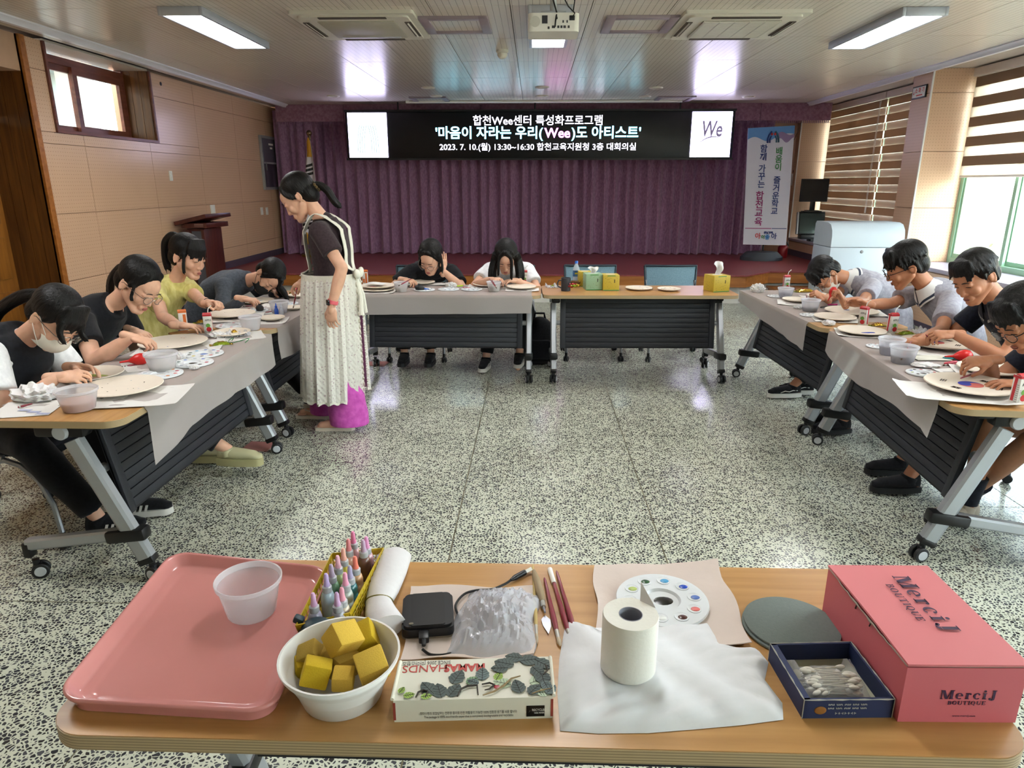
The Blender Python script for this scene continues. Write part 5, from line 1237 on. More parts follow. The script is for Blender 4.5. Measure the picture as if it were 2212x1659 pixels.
# 4  grey sweatshirt, black mask
hd = Xp(580, 598, -2.04); pel = V((-2.62, hd.y + .05, .53)); nk = Xp(528, 596, -2.36); nk.y = hd.y + .04
P4 = person('girl in a grey sweatshirt and black mask with long hair, bent over a plate', hd, (.30, -.50, -.80), (.86, -.12, .42), nk, pel, (1, -.1, 0),
    {'R': (Zp(523, 645, .81), (.92, .15, -.15), (.1, .1, -1), PINCH, (-.2, -.5, -.8)), 'L': ((-2.05, hd.y + .12, .79), (.9, -.3, -.1), (0, 0, -1), RELAX, (-.2, .7, -.6))},
    {'R': ((-2.22, hd.y - .05, .52), (-1.62, 4.72, .10), (-1.46, 4.68, .045)), 'L': ((-2.22, hd.y + .12, .52), (-1.75, 5.0, .10), (-1.6, 5.0, .045))},
    M_gry, M_trb, ('long', {'part': 1}, [([('l', (-.066, .03, .05)), ('l', (-.082, .03, .0)), ('w', (.05, -.0, -.06)), ('w', (.02, 0, -.08))], .022, .008, 14, .014), ([('l', (-.05, -.05, .06)), ('l', (-.07, -.04, .0)), ('w', (.03, -.0, -.10)), ('w', (.01, 0, -.08))], .024, .008, 12, .014), ([('l', (0, .06, .10)), ('l', (-.03, .085, .05)), ('w', (.05, -.0, -.09)), ('w', (.01, 0, -.04))], .020, .006, 9, .012)]),
    mask=M_maskb, shoes=SH2, longs=True, shirt_amp=.006, plump=1.06)
b = MB(); Tn = P4['spine'](.96); b.tube([Tn + V((.02 * math.cos(a), .075 * math.sin(a), .03 + .02 * math.cos(a))) for a in [PI * q / 10 + PI / 2 for q in range(11)]], .012, 8); b.build('hood_lining', M_wsh, P4['body'], origin=P4['O'])
# 6  centre girl, head on hand
hd = Yp(930, 557, 5.98); pel = V((-1.06, 6.44, .53)); nk = Yp(930, 584, 6.24)
P6 = person('girl in a black T-shirt and glasses resting her head on one hand, centre back table', hd, (-.22, -.76, -.62), (-.05, -.62, .78), nk, pel, (0, -1, 0),
    {'R': (Zp(872, 604, .80), (.86, -.35, -.1), (.1, .1, -1), PINCH, (-.8, .3, -.6)), 'L': (Yp(957, 585, 5.97), (.05, .05, 1), (-.75, .6, .1), FLAT, (.8, -.1, -.8))},
    {'R': ((-1.2, 6.05, .50), (-1.17, 6.0, .12), (-1.17, 5.86, .05)), 'L': ((-.95, 6.05, .50), (-.93, 6.0, .12), (-.93, 5.86, .05))},
    M_blk, M_trb, ('bob', {'part': 1}, [([('l', (.07, .0, .05)), ('l', (.082, -.01, -.02)), ('w', (-.005, -.02, -.07))], .022, .009, 12, .010), ([('l', (-.07, .0, .05)), ('l', (-.082, .0, -.02)), ('w', (.01, -.025, -.09))], .024, .009, 14, .012)]),
    specs='wire', shoes=SH4, sleeve=.7, plump=1.08, hs=1.06)
wristband(P6, 'R')
# 7  white T-shirt, long hair
hd = Yp(1093, 556, 6.0); pel = V((-.20, 6.46, .53)); nk = Yp(1098, 578, 6.26)
P7 = person('girl in a white T-shirt whose long black hair hangs over her plate', hd, (-.02, -.74, -.67), (.0, -.67, .74), nk, pel, (0, -1, 0),
    {'R': (Zp(1058, 604, .81), (.75, -.5, .1), (.2, .1, -1), PINCH, (-.9, .2, -.6)), 'L': (Zp(1115, 606, .79), (-.8, -.4, 0), (0, 0, -1), RELAX, (.9, .2, -.6))},
    {'R': ((-.36, 6.05, .50), (-.42, 5.92, .10), (-.44, 5.78, .05)), 'L': ((-.06, 6.05, .50), (-.12, 5.85, .16), (-.13, 5.72, .06))},
    M_wsh, M_trb, ('long', {'part': 1}, [([('l', (.072, .01, .05)), ('l', (.086, .01, -.02)), ('w', (-.02, -.02, -.09)), ('w', (.0, -.01, -.09))], .024, .008, 18, .014), ([('l', (-.07, .01, .05)), ('l', (-.086, .01, -.02)), ('w', (.02, -.02, -.10)), ('w', (.0, -.01, -.09))], .026, .008, 22, .016), ([('l', (.0, .05, .11)), ('l', (.04, .075, .06)), ('w', (-.004, -.012, -.09)), ('w', (.0, .0, -.06))], .012, .003, 7, .009), ([('l', (.0, .05, .11)), ('l', (-.045, .07, .06)), ('w', (.004, -.012, -.10)), ('w', (.0, .0, -.07))], .014, .004, 9, .010)]),
    sleeve=.62, hs=1.05, plump=1.02, shoes=SH3)
# 8  boy bent low
hd = Xp(1783, 594, 2.24); pel = V((2.80, hd.y, .53)); nk = Xp(1848, 596, 2.50); nk.y = hd.y
P8 = person('boy in a grey polo and mask bent low over his plate, holding a red blower', hd, (-.42, -.18, -.88), (-.88, 0, .42), nk, pel, (-1, 0, 0),
    {'R': (Zp(1782, 645, .80), (-.75, .1, .45), (-.3, .5, -.7), FIST, (.2, .7, -.8)), 'L': (Zp(1822, 652, .84), (-.45, .05, .75), (-.7, .2, -.3), FIST, (.3, -.6, -.8))},
    {'R': ((2.4, hd.y + .12, .52), (2.15, 5.2, .10), (2.0, 5.22, .045)), 'L': ((2.4, hd.y - .1, .52), (2.02, 5.12, .10), (1.87, 5.10, .045))},
    M_pol, M_trb, ('short', 3, .05), sk=SK_M, male=True, mask=M_maskw, specs='wire', shoes=SH3, collar='polo_white', sleeve=.7, shirt_amp=.005)
# 9  grey polo, glasses
hd = Xp(1956, 574, 2.36); pel = V((2.80, hd.y + .0, .53)); nk = Xp(1997, 632, 2.52); nk.y = hd.y - .02
P9 = person('boy in a grey polo with dark hair and black glasses, reaching one arm forward', hd, (-.84, .26, -.47), (-.42, 0, .9), nk, pel, (-1, .12, 0),
    {'R': (Zp(1872, 657, .86), (-.95, .15, .15), (.1, -.6, -.6), RELAX, (.2, .6, -.8)), 'L': (Zp(1985, 738, .78), (-.9, .3, 0), (0, 0, -1), RELAX, (.4, -.5, -.8))},
    {'R': ((2.4, hd.y + .12, .52), (2.08, 4.5, .10), (1.93, 4.47, .045)), 'L': ((2.4, hd.y - .1, .52), (2.05, 4.32, .10), (1.9, 4.30, .045))},
    M_pol, M_trb, ('short', 9, .062), sk=SK_M, male=True, specs='black', shoes=SH4, collar='polo_white', sleeve=.72, shirt_amp=.005, hs=1.06)
# 10  dark polo
hd = Xp(2106, 600, 2.34); pel = V((2.78, hd.y, .53)); nk = Xp(2150, 662, 2.56); nk.y = hd.y
P10 = person('boy in a navy polo with patterned collar stripe and cropped hair, painting a flag plate', hd, (-.80, -.32, -.5), (-.5, 0, .86), nk, pel, (-1, 0, 0),
    {'R': ((2.25, hd.y + .12, .78), (-.9, -.2, 0), (0, 0, -1), RELAX, (.2, .7, -.7)), 'L': (Zp(2062, 722, .84), (-.95, .08, -.05), (0, .35, -.9), PINCH, (.7, -.6, -.25))},
    {'R': ((2.38, hd.y + .12, .52), (2.1, 3.65, .10), (1.95, 3.65, .045)), 'L': ((2.38, hd.y - .1, .52), (2.02, 3.42, .10), (1.87, 3.41, .045))},
    M_navy, M_trb, ('short', 4, .012), sk=SK_M, male=True, shoes=SH4, collar='polo_dark', sleeve=.55, hs=1.0)
# 11  boy at the right edge
hd = Xp(2212, 688, 2.10); pel = V((2.62, hd.y - .05, .53)); nk = hd + V((.26, -.02, -.0)); nk.z = hd.z + .0
P11 = person('boy with black glasses cut off by the right edge, painting a green plate', hd, (-.74, -.18, -.64), (-.64, 0, .75), nk, pel, (-1, 0, 0),
    {'R': (Zp(2140, 778, .84), (-.9, .1, -.1), (.1, .3, -.9), PINCH, (.3, .6, -.8)), 'L': (Zp(2212, 830, .78), (-.9, .2, 0), (0, 0, -1), RELAX, (.4, -.6, -.8))},
    {'R': (V((2.14, hd.y + .13, .52)), V((2.12, hd.y + .14, .10)), V((1.97, hd.y + .12, .05))), 'L': (V((2.17, hd.y - .10, .52)), Xp(2068, 1082, 2.30), Xp(2110, 1098, 2.42))},
    M_navy, M_trb, ('short', 6, .03), sk=SK_M, male=True, specs='black', sleeve=.6, shoes=sneaker(M('shoe_beige', '#9a8f80', .7), M_rubk), shorts=True, hs=1.02)
# navy socks of the boy in shorts
for sd in ('R', 'L'):
    kk, aa = P11['legs'][sd][:2]; b = MB(); b.tube([aa.lerp(kk, .36), aa.lerp(kk, .2), aa.lerp(kk, .02)], [.058, .05, .043], 16); b.build('sock', M_navy, P11['body'], origin=P11['O'])

# ---- 5  standing woman with apron
hd = Yp(646, 428, 4.30); pel = Yp(725, 655, 4.32); nk = Yp(693, 482, 4.30)
f1, f2 = Zp(745, 928, 0), Zp(700, 902, 0)
P5 = person('standing woman in a brown T-shirt, white crocheted apron and pink trousers, leaning to help', hd, (-.80, -.10, -.60), (-.6, 0, .8), nk, pel, (-1, .0, 0),
    {'L': (Yp(716, 662, 4.02), (-.03, -.03, -1), (.25, .9, .05), RELAX, (.9, -.3, .2)), 'R': (Yp(658, 606, 4.5), (-.88, .1, -.42), (-.3, .2, -.9), PINCH, (.4, .3, -.8))},
    {'R': (pel.lerp(f2, .5) + V((-.0, .08, 0)), V((f2.x, f2.y, .085)), V((f2.x - .15, f2.y, .04))), 'L': (pel.lerp(f1, .5) + V((.0, -.08, 0)), V((f1.x, f1.y, .085)), V((f1.x - .15, f1.y - .02, .04)))},
    M_brn, M_pink, ('tied', {}, [([('l', (0, -.10, .0)), ('l', (0, -.135, -.015)), ('w', (.05, 0, -.035)), ('w', (.035, .0, -.06)), ('w', (.035, 0, -.035))], .022, .005, 14, .010), ([('l', (.045, .04, .09)), ('l', (.066, .034, .045)), ('l', (.077, .008, -.002))], .014, .009, 5, .004), ([('l', (-.045, .04, .09)), ('l', (-.066, .034, .045)), ('l', (-.077, .008, -.002))], .014, .009, 5, .004)]),
    sleeve=.62, hs=1.0, sc=.98, curve=.3, name='person')
body, O = P5['body'], P5['O']; pm = [c for c in body.children if c.name.startswith('trousers')][0]
# wide pink trouser legs
b = MB()
for q, (ff, dy) in enumerate(((f1, -.03), (f2, .05))):
    top = pel + V((0, dy * 2.0, -.1)); b.loft([(top, (.10, 0, 0), (0, .09, 0)), (top.lerp(ff, .5), (.095, 0, 0), (0, .085, 0)), (V((ff.x + .03, ff.y, .25)), (.115, 0, 0), (0, .095, 0)), (V((ff.x + .035, ff.y, .045)), (.135, 0, 0), (0, .11, 0))], 28)
m = remesh(b, .008, 3, disp=waves(2, .005, 34)); m.transform(Matrix.Translation(-O)); m.materials.append(M_pink); old = pm.data; pm.data = m; bpy.data.meshes.remove(old)
# apron: skirt, bib, straps with ruffles
def crochet():
    n = N('crochet_white'); b = n.b; b.inputs['Roughness'].default_value = .9
    v = n.coords((1, 1, 1)); vo = n.n('ShaderNodeTexVoronoi', feature='DISTANCE_TO_EDGE', i_Scale=55.0); n.l(v, vo.inputs['Vector'])
    wv = n.n('ShaderNodeTexWave', i_Scale=16.0, i_Distortion=1.0); wv.bands_direction = 'DIAGONAL'; n.l(v, wv.inputs['Vector'])
    th = n.n('ShaderNodeMath', operation='LESS_THAN'); th.inputs[1].default_value = .30; n.l(vo.outputs[0], th.inputs[0])
    mx = n.n('ShaderNodeMix', data_type='RGBA'); mx.inputs[6].default_value = (*lin('#b9a6a6'), 1); mx.inputs[7].default_value = (*lin('#d8d4cb'), 1); n.l(th.outputs[0], mx.inputs[0]); n.l(mx.outputs[2], b.inputs['Base Color'])
    n.bump(wv.outputs[0], .3, .004); return n.m
M_cro = crochet(); M_lace = M('lace_cream', '#dedacd', .9, var=.05, vs=60, bump=.5, bs=120)
b = MB(); wz = Yp(725, 596, 4.3).z; hemz = .235; c1 = V((pel.x - .015, pel.y, wz)); c2 = V(((f1.x + f2.x) / 2 + .035, (f1.y + f2.y) / 2 - .01, hemz))
def skirt(uu, v):
    a = .35 + (2 * PI - .7) * uu; c = c1.lerp(c2, v); pl = .010 * math.sin(a * 17) * (.3 + v) + .006 * math.sin(a * 31 + 1)
    ra = .170 + .045 * v ** .7 + pl; rb = .175 + .075 * v ** .5 + pl
    return c + V((math.cos(a) * ra, math.sin(a) * rb, .008 * math.sin(a * 22) * v))
b.sheet(110, 30, skirt, .004); ap = b.build('apron_skirt', M_cro, body, origin=O)
b = MB()
for e in (0, 1):
    b.sheet(4, 90, lambda uu, v: skirt(e + (.5 - e) * .0 , v) + V((.012 * uu * (1 + .6 * math.sin(v * 130)), (.014 if e == 0 else -.014) * uu * math.sin(v * 130), 0)), .003)
b.sheet(120, 3, lambda uu, v: skirt(uu, 1) + V((0, 0, -.018 * v)) + (skirt(uu, 1) - c2) * (.03 * v * math.sin(uu * 160)), .003)
b.build('apron_ruffle', M_lace, ap, origin=O)
b = MB(); b.sheet(60, 3, lambda uu, v: V((pel.x - .02 + math.cos(2 * PI * uu) * .176, pel.y + math.sin(2 * PI * uu) * .181, wz + .02 - .04 * v)), .004); b.build('waistband', M_lace, body, origin=O)
sp = P5['spine']; latv = P5['lat']
def onb(t, la, front, off=.026):
    T = P5['tang'](max(0, t)); dep = latv.cross(T).normalized()
    if dep.x > 0: dep = -dep                       # towards her front (-x)
    ws = P5['rw']; ts = [q[0] for q in ws]; aw = np.interp(t, ts, [q[1] for q in ws]) * P5['k']; cw = np.interp(t, ts, [q[2] for q in ws]) * P5['k']
    cc = cw * math.sqrt(max(.05, 1 - (la / (aw + .02)) ** 2)) + off
    return sp(t) + latv * la + dep * (cc if front else -cc)
for s in (-1, 1):
    up_ = P5['tang'](1.0)
    pts = [V((pel.x - .178, pel.y - s * .07, wz + .01)), onb(.4, s * .075, 1), onb(.6, s * .085, 1), onb(.8, s * .095, 1), onb(.9, s * .098, 1, .03), sp(.98) + latv * s * .10 + up_ * .045 + V((-.02, 0, 0)), onb(.9, s * .098, 0, .03), onb(.78, s * .092, 0), onb(.6, s * .08, 0), onb(.42, s * .07, 0), V((pel.x + .165, pel.y - s * .055, wz + .01))]
    Q = []
    for i in range(len(pts) - 1):
        for z in range(5):
            t = z / 5; a0 = pts[max(0, i - 1)]; a1 = pts[i]; a2 = pts[i + 1]; a3 = pts[min(len(pts) - 1, i + 2)]
            Q.append(.5 * ((2 * a1) + (a2 - a0) * t + (2 * a0 - 5 * a1 + 4 * a2 - a3) * t * t + (3 * a1 - a0 - 3 * a2 + a3) * t ** 3))
    Q.append(pts[-1]); nq = len(Q)
    b = MB(); b.sheet(6, nq, lambda uu, v: Q[min(nq - 1, round(v * (nq - 1)))] + V((0, -s * (uu - .5) * .06, .004 * math.sin(v * 120) * uu)), .004); b.build('apron_strap', M_lace, body, origin=O)
b = MB(); b.sheet(14, 10, lambda uu, v: V((pel.x - .18, pel.y - .11 + .22 * uu, wz + .01)).lerp(onb(.45, .09 - .18 * uu, 1, .022), v), .004); b.build('apron_bib', M_cro, body, origin=O)
b = MB(); bw = V((pel.x + .15, pel.y - .03, wz)); 
for s in (-1, 1): b.ell(bw + V((.02, s * .045, .02)), (.02, .045, .028), Matrix.Rotation(s * .5, 3, 'X')); b.tube([bw, bw + V((.03, s * .03, -.12)), bw + V((.035, s * .05, -.24))], [.012, .014, .016], 8)
b.build('apron_bow', M_lace, body, origin=O)
# watch, hair clip, flip-flops
e, wr = P5['el']['L']; axw = (wr - e).normalized(); wc = e.lerp(wr, .88); R = Matrix((axw.orthogonal().normalized(), axw.cross(axw.orthogonal().normalized()), axw)).transposed()
b = MB(); b.lathe([(.030, -.011), (.0325, -.011), (.0325, .011), (.030, .011)], 24, wc, R, loop=True); wo_ = b.build('watch_strap', M('strap_pink', '#d8606a', .6), body, origin=O)
b = MB(); b.box(wc + V((-.022, -.026, 0)), (.030, .010, .034), Matrix.Rotation(-.7, 3, 'Z'), .004); b.build('watch_face', M('watch_black', '#0a0a10', .15), wo_, origin=O)
b = MB(); c = P5['Lh'](0, -.118, -.008)
for q in range(9): a = 2 * PI * q / 9; b.ell(c + P5['Fm'] @ V((.026 * math.cos(a), 0, .026 * math.sin(a))), (.011, .009, .011))
b.build('hair_clip', fabric('scrunchie', '#1c1712', '#6f5a38', 120, bump=.4), body, origin=O)
for ff in (f1, f2):
    b = MB(); pl = [(-.055, .028), (-.07, .0), (-.055, -.028), (0, -.034), (.09, -.036), (.15, -.042), (.19, -.034), (.205, 0), (.19, .03), (.15, .04), (.09, .034), (0, .034)]
    b.prism([(ff.x - a, ff.y + c) for a, c in pl], 0.0, .022); fl = b.build('flip_flop', M('flip_cream', '#d6cdbb', .6), body, origin=O)
    b = MB()
    for s in (-1, 1): b.tube([(ff.x - .15, ff.y, .024), (ff.x - .125, ff.y + s * .014, .062), (ff.x - .06, ff.y + s * .035, .05), (ff.x - .03, ff.y + s * .038, .022)], .0055, 8)
    b.build('thong_strap', MATS['flip_cream'], fl, origin=O)
    b = MB()
    for q in range(5): b.cap((ff.x - .125, ff.y - .026 + .013 * q, .03), (ff.x - .178 + .006 * abs(q - 1.5), ff.y - .03 + .015 * q, .03), .0085, .0075, 8)
    b.build('toe', SK_F, body, origin=O)
# ------------------------------------------------------------------ shared small things
M_paper = M('paper_white', '#d9d6d2', .8, var=.03); M_sheetp = M('foam_sheet', '#cdbdb4', .7, var=.06, vs=20, bump=.25, bs=40)
M_bisque = M('bisque_clay', '#dccfbf', .75, var=.04, vs=25); M_bisque_e = M('bisque_edge', '#ad9684', .8)
M_cup = translucent('clear_plastic', '#dcdade', .58, .35, .2); M_cup2 = translucent('clear_rim', '#e6e4e8', .3, .4, .25)
M_pal = M('palette_white', '#d7dadd', .3, var=.02); M_tis = M('tissue', '#dcdada', .9, var=.02, sss=.1)
M_red = M('brush_red', '#7d1c2e', .3, coat=.4); M_ferr = M('ferrule', '#b3b1aa', .3, .8); M_bris = M('bristle', '#4a3426', .8); M_brisw = M('bristle_pale', '#b9aa93', .8)
PAINTS = {k: M('paint_' + k, c, .25, var=.2, vs=60) for k, c in dict(yellow='#cdb72a', lime='#a9b866', green='#2f5233', sky='#4f9fd0', blue='#1f45b0', slate='#5573b8', coral='#d9716c', brown='#4f2e28', black='#15130f', white='#d9dcda', red='#b03040', wash='#b9c2cf', orange='#cf7a3f').items()}
def zt(px, py, dz=0.0): return Zp(px, py, TOP + dz)
def plate(px, py, rpx, label, paint=None, rz=0, dz=.004, group='unglazed round plates'):
    c = zt(px, py, dz); zc = (c - CC).dot(CF); rad = rpx / FPX * zc
    t = thing('plate', c, label, 'plate', rz, group)
    b = MB(); b.lathe([(rad * .55, 0), (rad * .62, .001), (rad * .97, .012), (rad, .0155), (rad * .985, .019), (rad * .93, .0175), (rad * .66, .0115), (.0001, .0105)], 44); b.build('dish', M_bisque, t)
    b = MB(); b.lathe([(rad * .5, 0), (rad * .58, 0), (rad * .58, .003), (rad * .5, .003)], 36, loop=True); b.build('foot_ring', M_bisque_e, t)
    if paint: paint(t, rad)
    return t, rad
def flat(t, name, mat, poly, z=.0118, th=.0006):
    b = MB(); b.prism(poly, z, z + th); return b.build(name, mat, t, smooth=False)
def flagpaint(t, rad, rot=0, k=1.0, outline=False):
    M2 = lambda x, y: (x * math.cos(rot) - y * math.sin(rot), x * math.sin(rot) + y * math.cos(rot)); R = rad * .27 * k; n = 18
    up = [(R * math.cos(a), R * math.sin(a)) for a in [PI * i / n for i in range(n + 1)]]
    s1 = [(-R / 2 + R / 2 * math.cos(a), -R / 2 * math.sin(a)) for a in [PI - PI * i / n for i in range(1, n)]]; s2 = [(R / 2 + R / 2 * math.cos(a), R / 2 * math.sin(a)) for a in [PI - PI * i / n for i in range(0, n)]]
    flat(t, 'painted_disc', PAINTS['coral'], [M2(R * math.cos(2 * PI * i / 40), R * math.sin(2 * PI * i / 40)) for i in range(40)])
    flat(t, 'painted_wave', PAINTS['blue'], [M2(*p) for p in up + s1 + s2], .0119, .001)
    for (sx, sy), pat in (((-1, 1), (1, 1, 1)), ((1, -1), (0, 0, 0)), ((-1, -1), (1, 0, 1)), ((1, 1), (0, 1, 0))):
        ctr = Vector((sx * rad * .48, sy * rad * .32)); d = ctr.normalized(); q = Vector((-d.y, d.x))
        for i, full in enumerate(pat):
            c = ctr + d * (i - 1) * rad * .05
            for a0, a1 in (((-1, 1),) if full else ((-1, -.12), (.12, 1))):
                w_ = rad * .1; h = rad * .016; pts = [c + q * a0 * w_ - d * h, c + q * a1 * w_ - d * h, c + q * a1 * w_ + d * h, c + q * a0 * w_ + d * h]
                flat(t, 'painted_bar', PAINTS['black'], [M2(p.x, p.y) for p in pts])
def blob(mat, fx, fy, fr, rot=0, asp=.6, name='painted_patch', seed=1):
    def fn(t, rad):
        rnd = random.Random(seed); n = 18; ph = rnd.uniform(0, 6); pts = [((fx + fr * math.cos(a) * (1 + .15 * math.sin(3 * a + ph))) * rad, (fy + fr * asp * math.sin(a) * (1 + .15 * math.cos(2 * a + ph))) * rad) for a in [2 * PI * i / n for i in range(n)]]
        flat(t, name, mat, pts)
    return fn
def dots(cols, seed, n, r0=.05, ring=.6):
    r0 = r0 * .7
    def fn(t, rad):
        rnd = random.Random(seed)
        for i in range(n):
            a = rnd.uniform(0, 6.28); d = rad * ring * rnd.uniform(.6, 1.0); r = rad * r0 * rnd.uniform(.6, 1.2)
            flat(t, 'painted_mark', PAINTS[rnd.choice(cols)], [(d * math.cos(a) + r * math.cos(q) * 1.4, d * math.sin(a) + r * math.sin(q) * .7) for q in [2 * PI * k / 9 for k in range(9)]])
    return fn
def sheet(px, py, wpx, depth, label, rz=0, mat=None, curl=.006, name='paper_sheet', cat='paper', dz=.0015, group='paper sheets under the plates', seed=0):
    c = zt(px, py, dz); zc = (c - CC).dot(CF); w_ = wpx / FPX * zc
    t = None; b = MB(); rnd = random.Random(seed + int(px)); p1, p2 = rnd.uniform(0, 6), rnd.uniform(0, 6)
    b.sheet(14, 14, lambda u, v: ((u - .5) * w_, (v - .5) * depth, curl * (abs(math.sin((u - .5) * 9 + p1)) * abs(2 * u - 1) ** 3 + abs(math.sin(v * 8 + p2)) * abs(2 * v - 1) ** 3)), .0005)
    o = b.build(name, mat or M_paper, None, loc=c); o.rotation_euler = (0, 0, rz); return tag(o, label, cat, group)
def palette(px, py, rpx, label, cols, rz=0, dz=.0015, detail=True):
    c = zt(px, py, dz); zc = (c - CC).dot(CF); R = rpx / FPX * zc
    t = thing('paint_palette', c, label, 'palette', rz, 'round ten-well paint palettes')
    b = MB(); b.lathe([(R * .9, 0), (R, .004), (R * .985, .0085), (R * .94, .009), (R * .40, .009), (R * .36, .0035), (.0001, .003)], 44); b.build('tray', M_pal, t)
    for k in range(10):
        a = 2 * PI * k / 10; x, y = R * .71 * math.cos(a), R * .71 * math.sin(a); b = MB()
        b.lathe([(R * .155, .0085), (R * .15, .0105), (R * .135, .0098), (R * .10, .0093), (.0001, .0092)], 16 if detail else 10, (x, y, 0)); b.build('well', M_pal, t)
        if cols[k % len(cols)]:
            b = MB(); b.lathe([(R * .1, .0096), (R * .085, .0105), (.0001, .0108)], 12 if detail else 8, (x + R * .02, y - R * .01, 0), None, 0, 1.0, .8); b.build('paint', PAINTS[cols[k % len(cols)]], t)
    b = MB(); b.lathe([(R * .2, .0032), (R * .15, .0046), (.0001, .005)], 14, (R * .03, 0, 0), None, 0, 1.1, .8); b.build('paint', PAINTS[cols[-1] or 'wash'], t); return t
def cup(base, rim_r, h, label, liquid=None, level=.5, cat='cup', lid=False):
    t = thing('plastic_cup', base, label, cat, 0, 'clear plastic water cups'); r0, r1 = rim_r * .74, rim_r * .94
    b = MB(); b.lathe([(.0001, .001), (r0 - .003, .001), (r0, .004), (r1, h - .012), (r1 - .0012, h - .012), (r0 - .0015, .005), (r0 - .004, .0025), (.0001, .0025)], 36); b.build('wall', M_cup, t)
    b = MB(); b.lathe([(r1 - .0012, h - .013), (r1, h - .013), (rim_r, h - .010), (rim_r + .0012, h - .001), (rim_r, h), (rim_r - .002, h - .001), (r1 + .0005, h - .008)], 36, loop=True); b.build('rim', M_cup2, t)
    if liquid:
        rl = r0 + (r1 - r0) * level - .002; b = MB(); b.lathe([(.0001, .003), (r0 - .003, .003), (rl, h * level - .001), (rl - .001, h * level), (.0001, h * level)], 32); b.build('water', liquid, t)
    return t
def liquid(name, col): return M(name, col, .08, var=.04, trans=.35, ior=1.33)
L_pink, L_cloud, L_blue, L_ink, L_lav = liquid('water_pink', '#e0a08c'), liquid('water_cloudy', '#cfc5b0'), liquid('water_blue', '#8f9fbd'), liquid('water_ink', '#5a6478'), liquid('water_lavender', '#b9bad2')
def cup_px(px, pyb, rpx, h, label, **k):
    c = zt(px, pyb, .0015); zc = (c - CC).dot(CF); return cup(c, rpx / FPX * zc, h, label, **k)
def brush(tip, tail, label, r=.0038, bris=M_bris, hand=M_red, cat='paintbrush', group='dark red paintbrushes', cap=None):
    tip, tail = Vector(tip), Vector(tail); d = (tail - tip); t = thing('paintbrush', tip, label, cat, 0, group)
    P = lambda f: d * f
    b = MB(); b.tube([P(0), P(.03), P(.07), P(.10)], [.0006, r * .8, r * 1.05, r * .9], 10); b.build('bristles', bris, t)
    b = MB(); b.tube([P(.095), P(.2)], [r * .9, r * 1.05], 10); b.build('ferrule', M_ferr, t)
    b = MB(); b.tube([P(.2), P(.35), P(.6), P(.97), P(1)], [r * 1.05, r * 1.35, r * 1.0, r * .7, r * .3], 10); b.build('handle', hand, t)
    if cap: b = MB(); b.tube([P(.8), P(1.01)], [r * 1.2, r * 1.3], 10); b.build('cap', cap, t)
    return t
def crumple(c, sx, sy, sz, label, mat=None, seed=0, name='crumpled_tissue', cat='tissue', group='crumpled tissues'):
    rnd = np.random.RandomState(seed); b = MB(); bm = bmesh.new(); bmesh.ops.create_icosphere(bm, subdivisions=4, radius=1)
    D = rnd.normal(size=(9, 3)); ph = rnd.uniform(0, 6.28, 9)
    for v in bm.verts:
        p = np.array(v.co); s = sum(abs(math.sin(float(D[i] @ p) * (2.0 + .5 * i) + ph[i])) for i in range(9)) / 9; k = .62 + .75 * s + .12 * math.sin(13 * p[0] + 9 * p[1] + ph[0])
        v.co = Vector((v.co.x * sx * k, v.co.y * sy * k, max(0, (v.co.z * .8 + .55) * sz * k)))
    b.merge(bm); o = b.build(name, mat or M_tis, None, loc=c); return tag(o, label, cat, group)
M_jw = M('carton_white', '#d4d0c8', .45, var=.02); M_jr = M('carton_red', '#b3272f', .45); M_jo = M('carton_orange', '#cf6a2a', .45); M_jg = M('carton_green', '#5f9440', .45); M_jk = M('carton_grey', '#8e8d8a', .6)
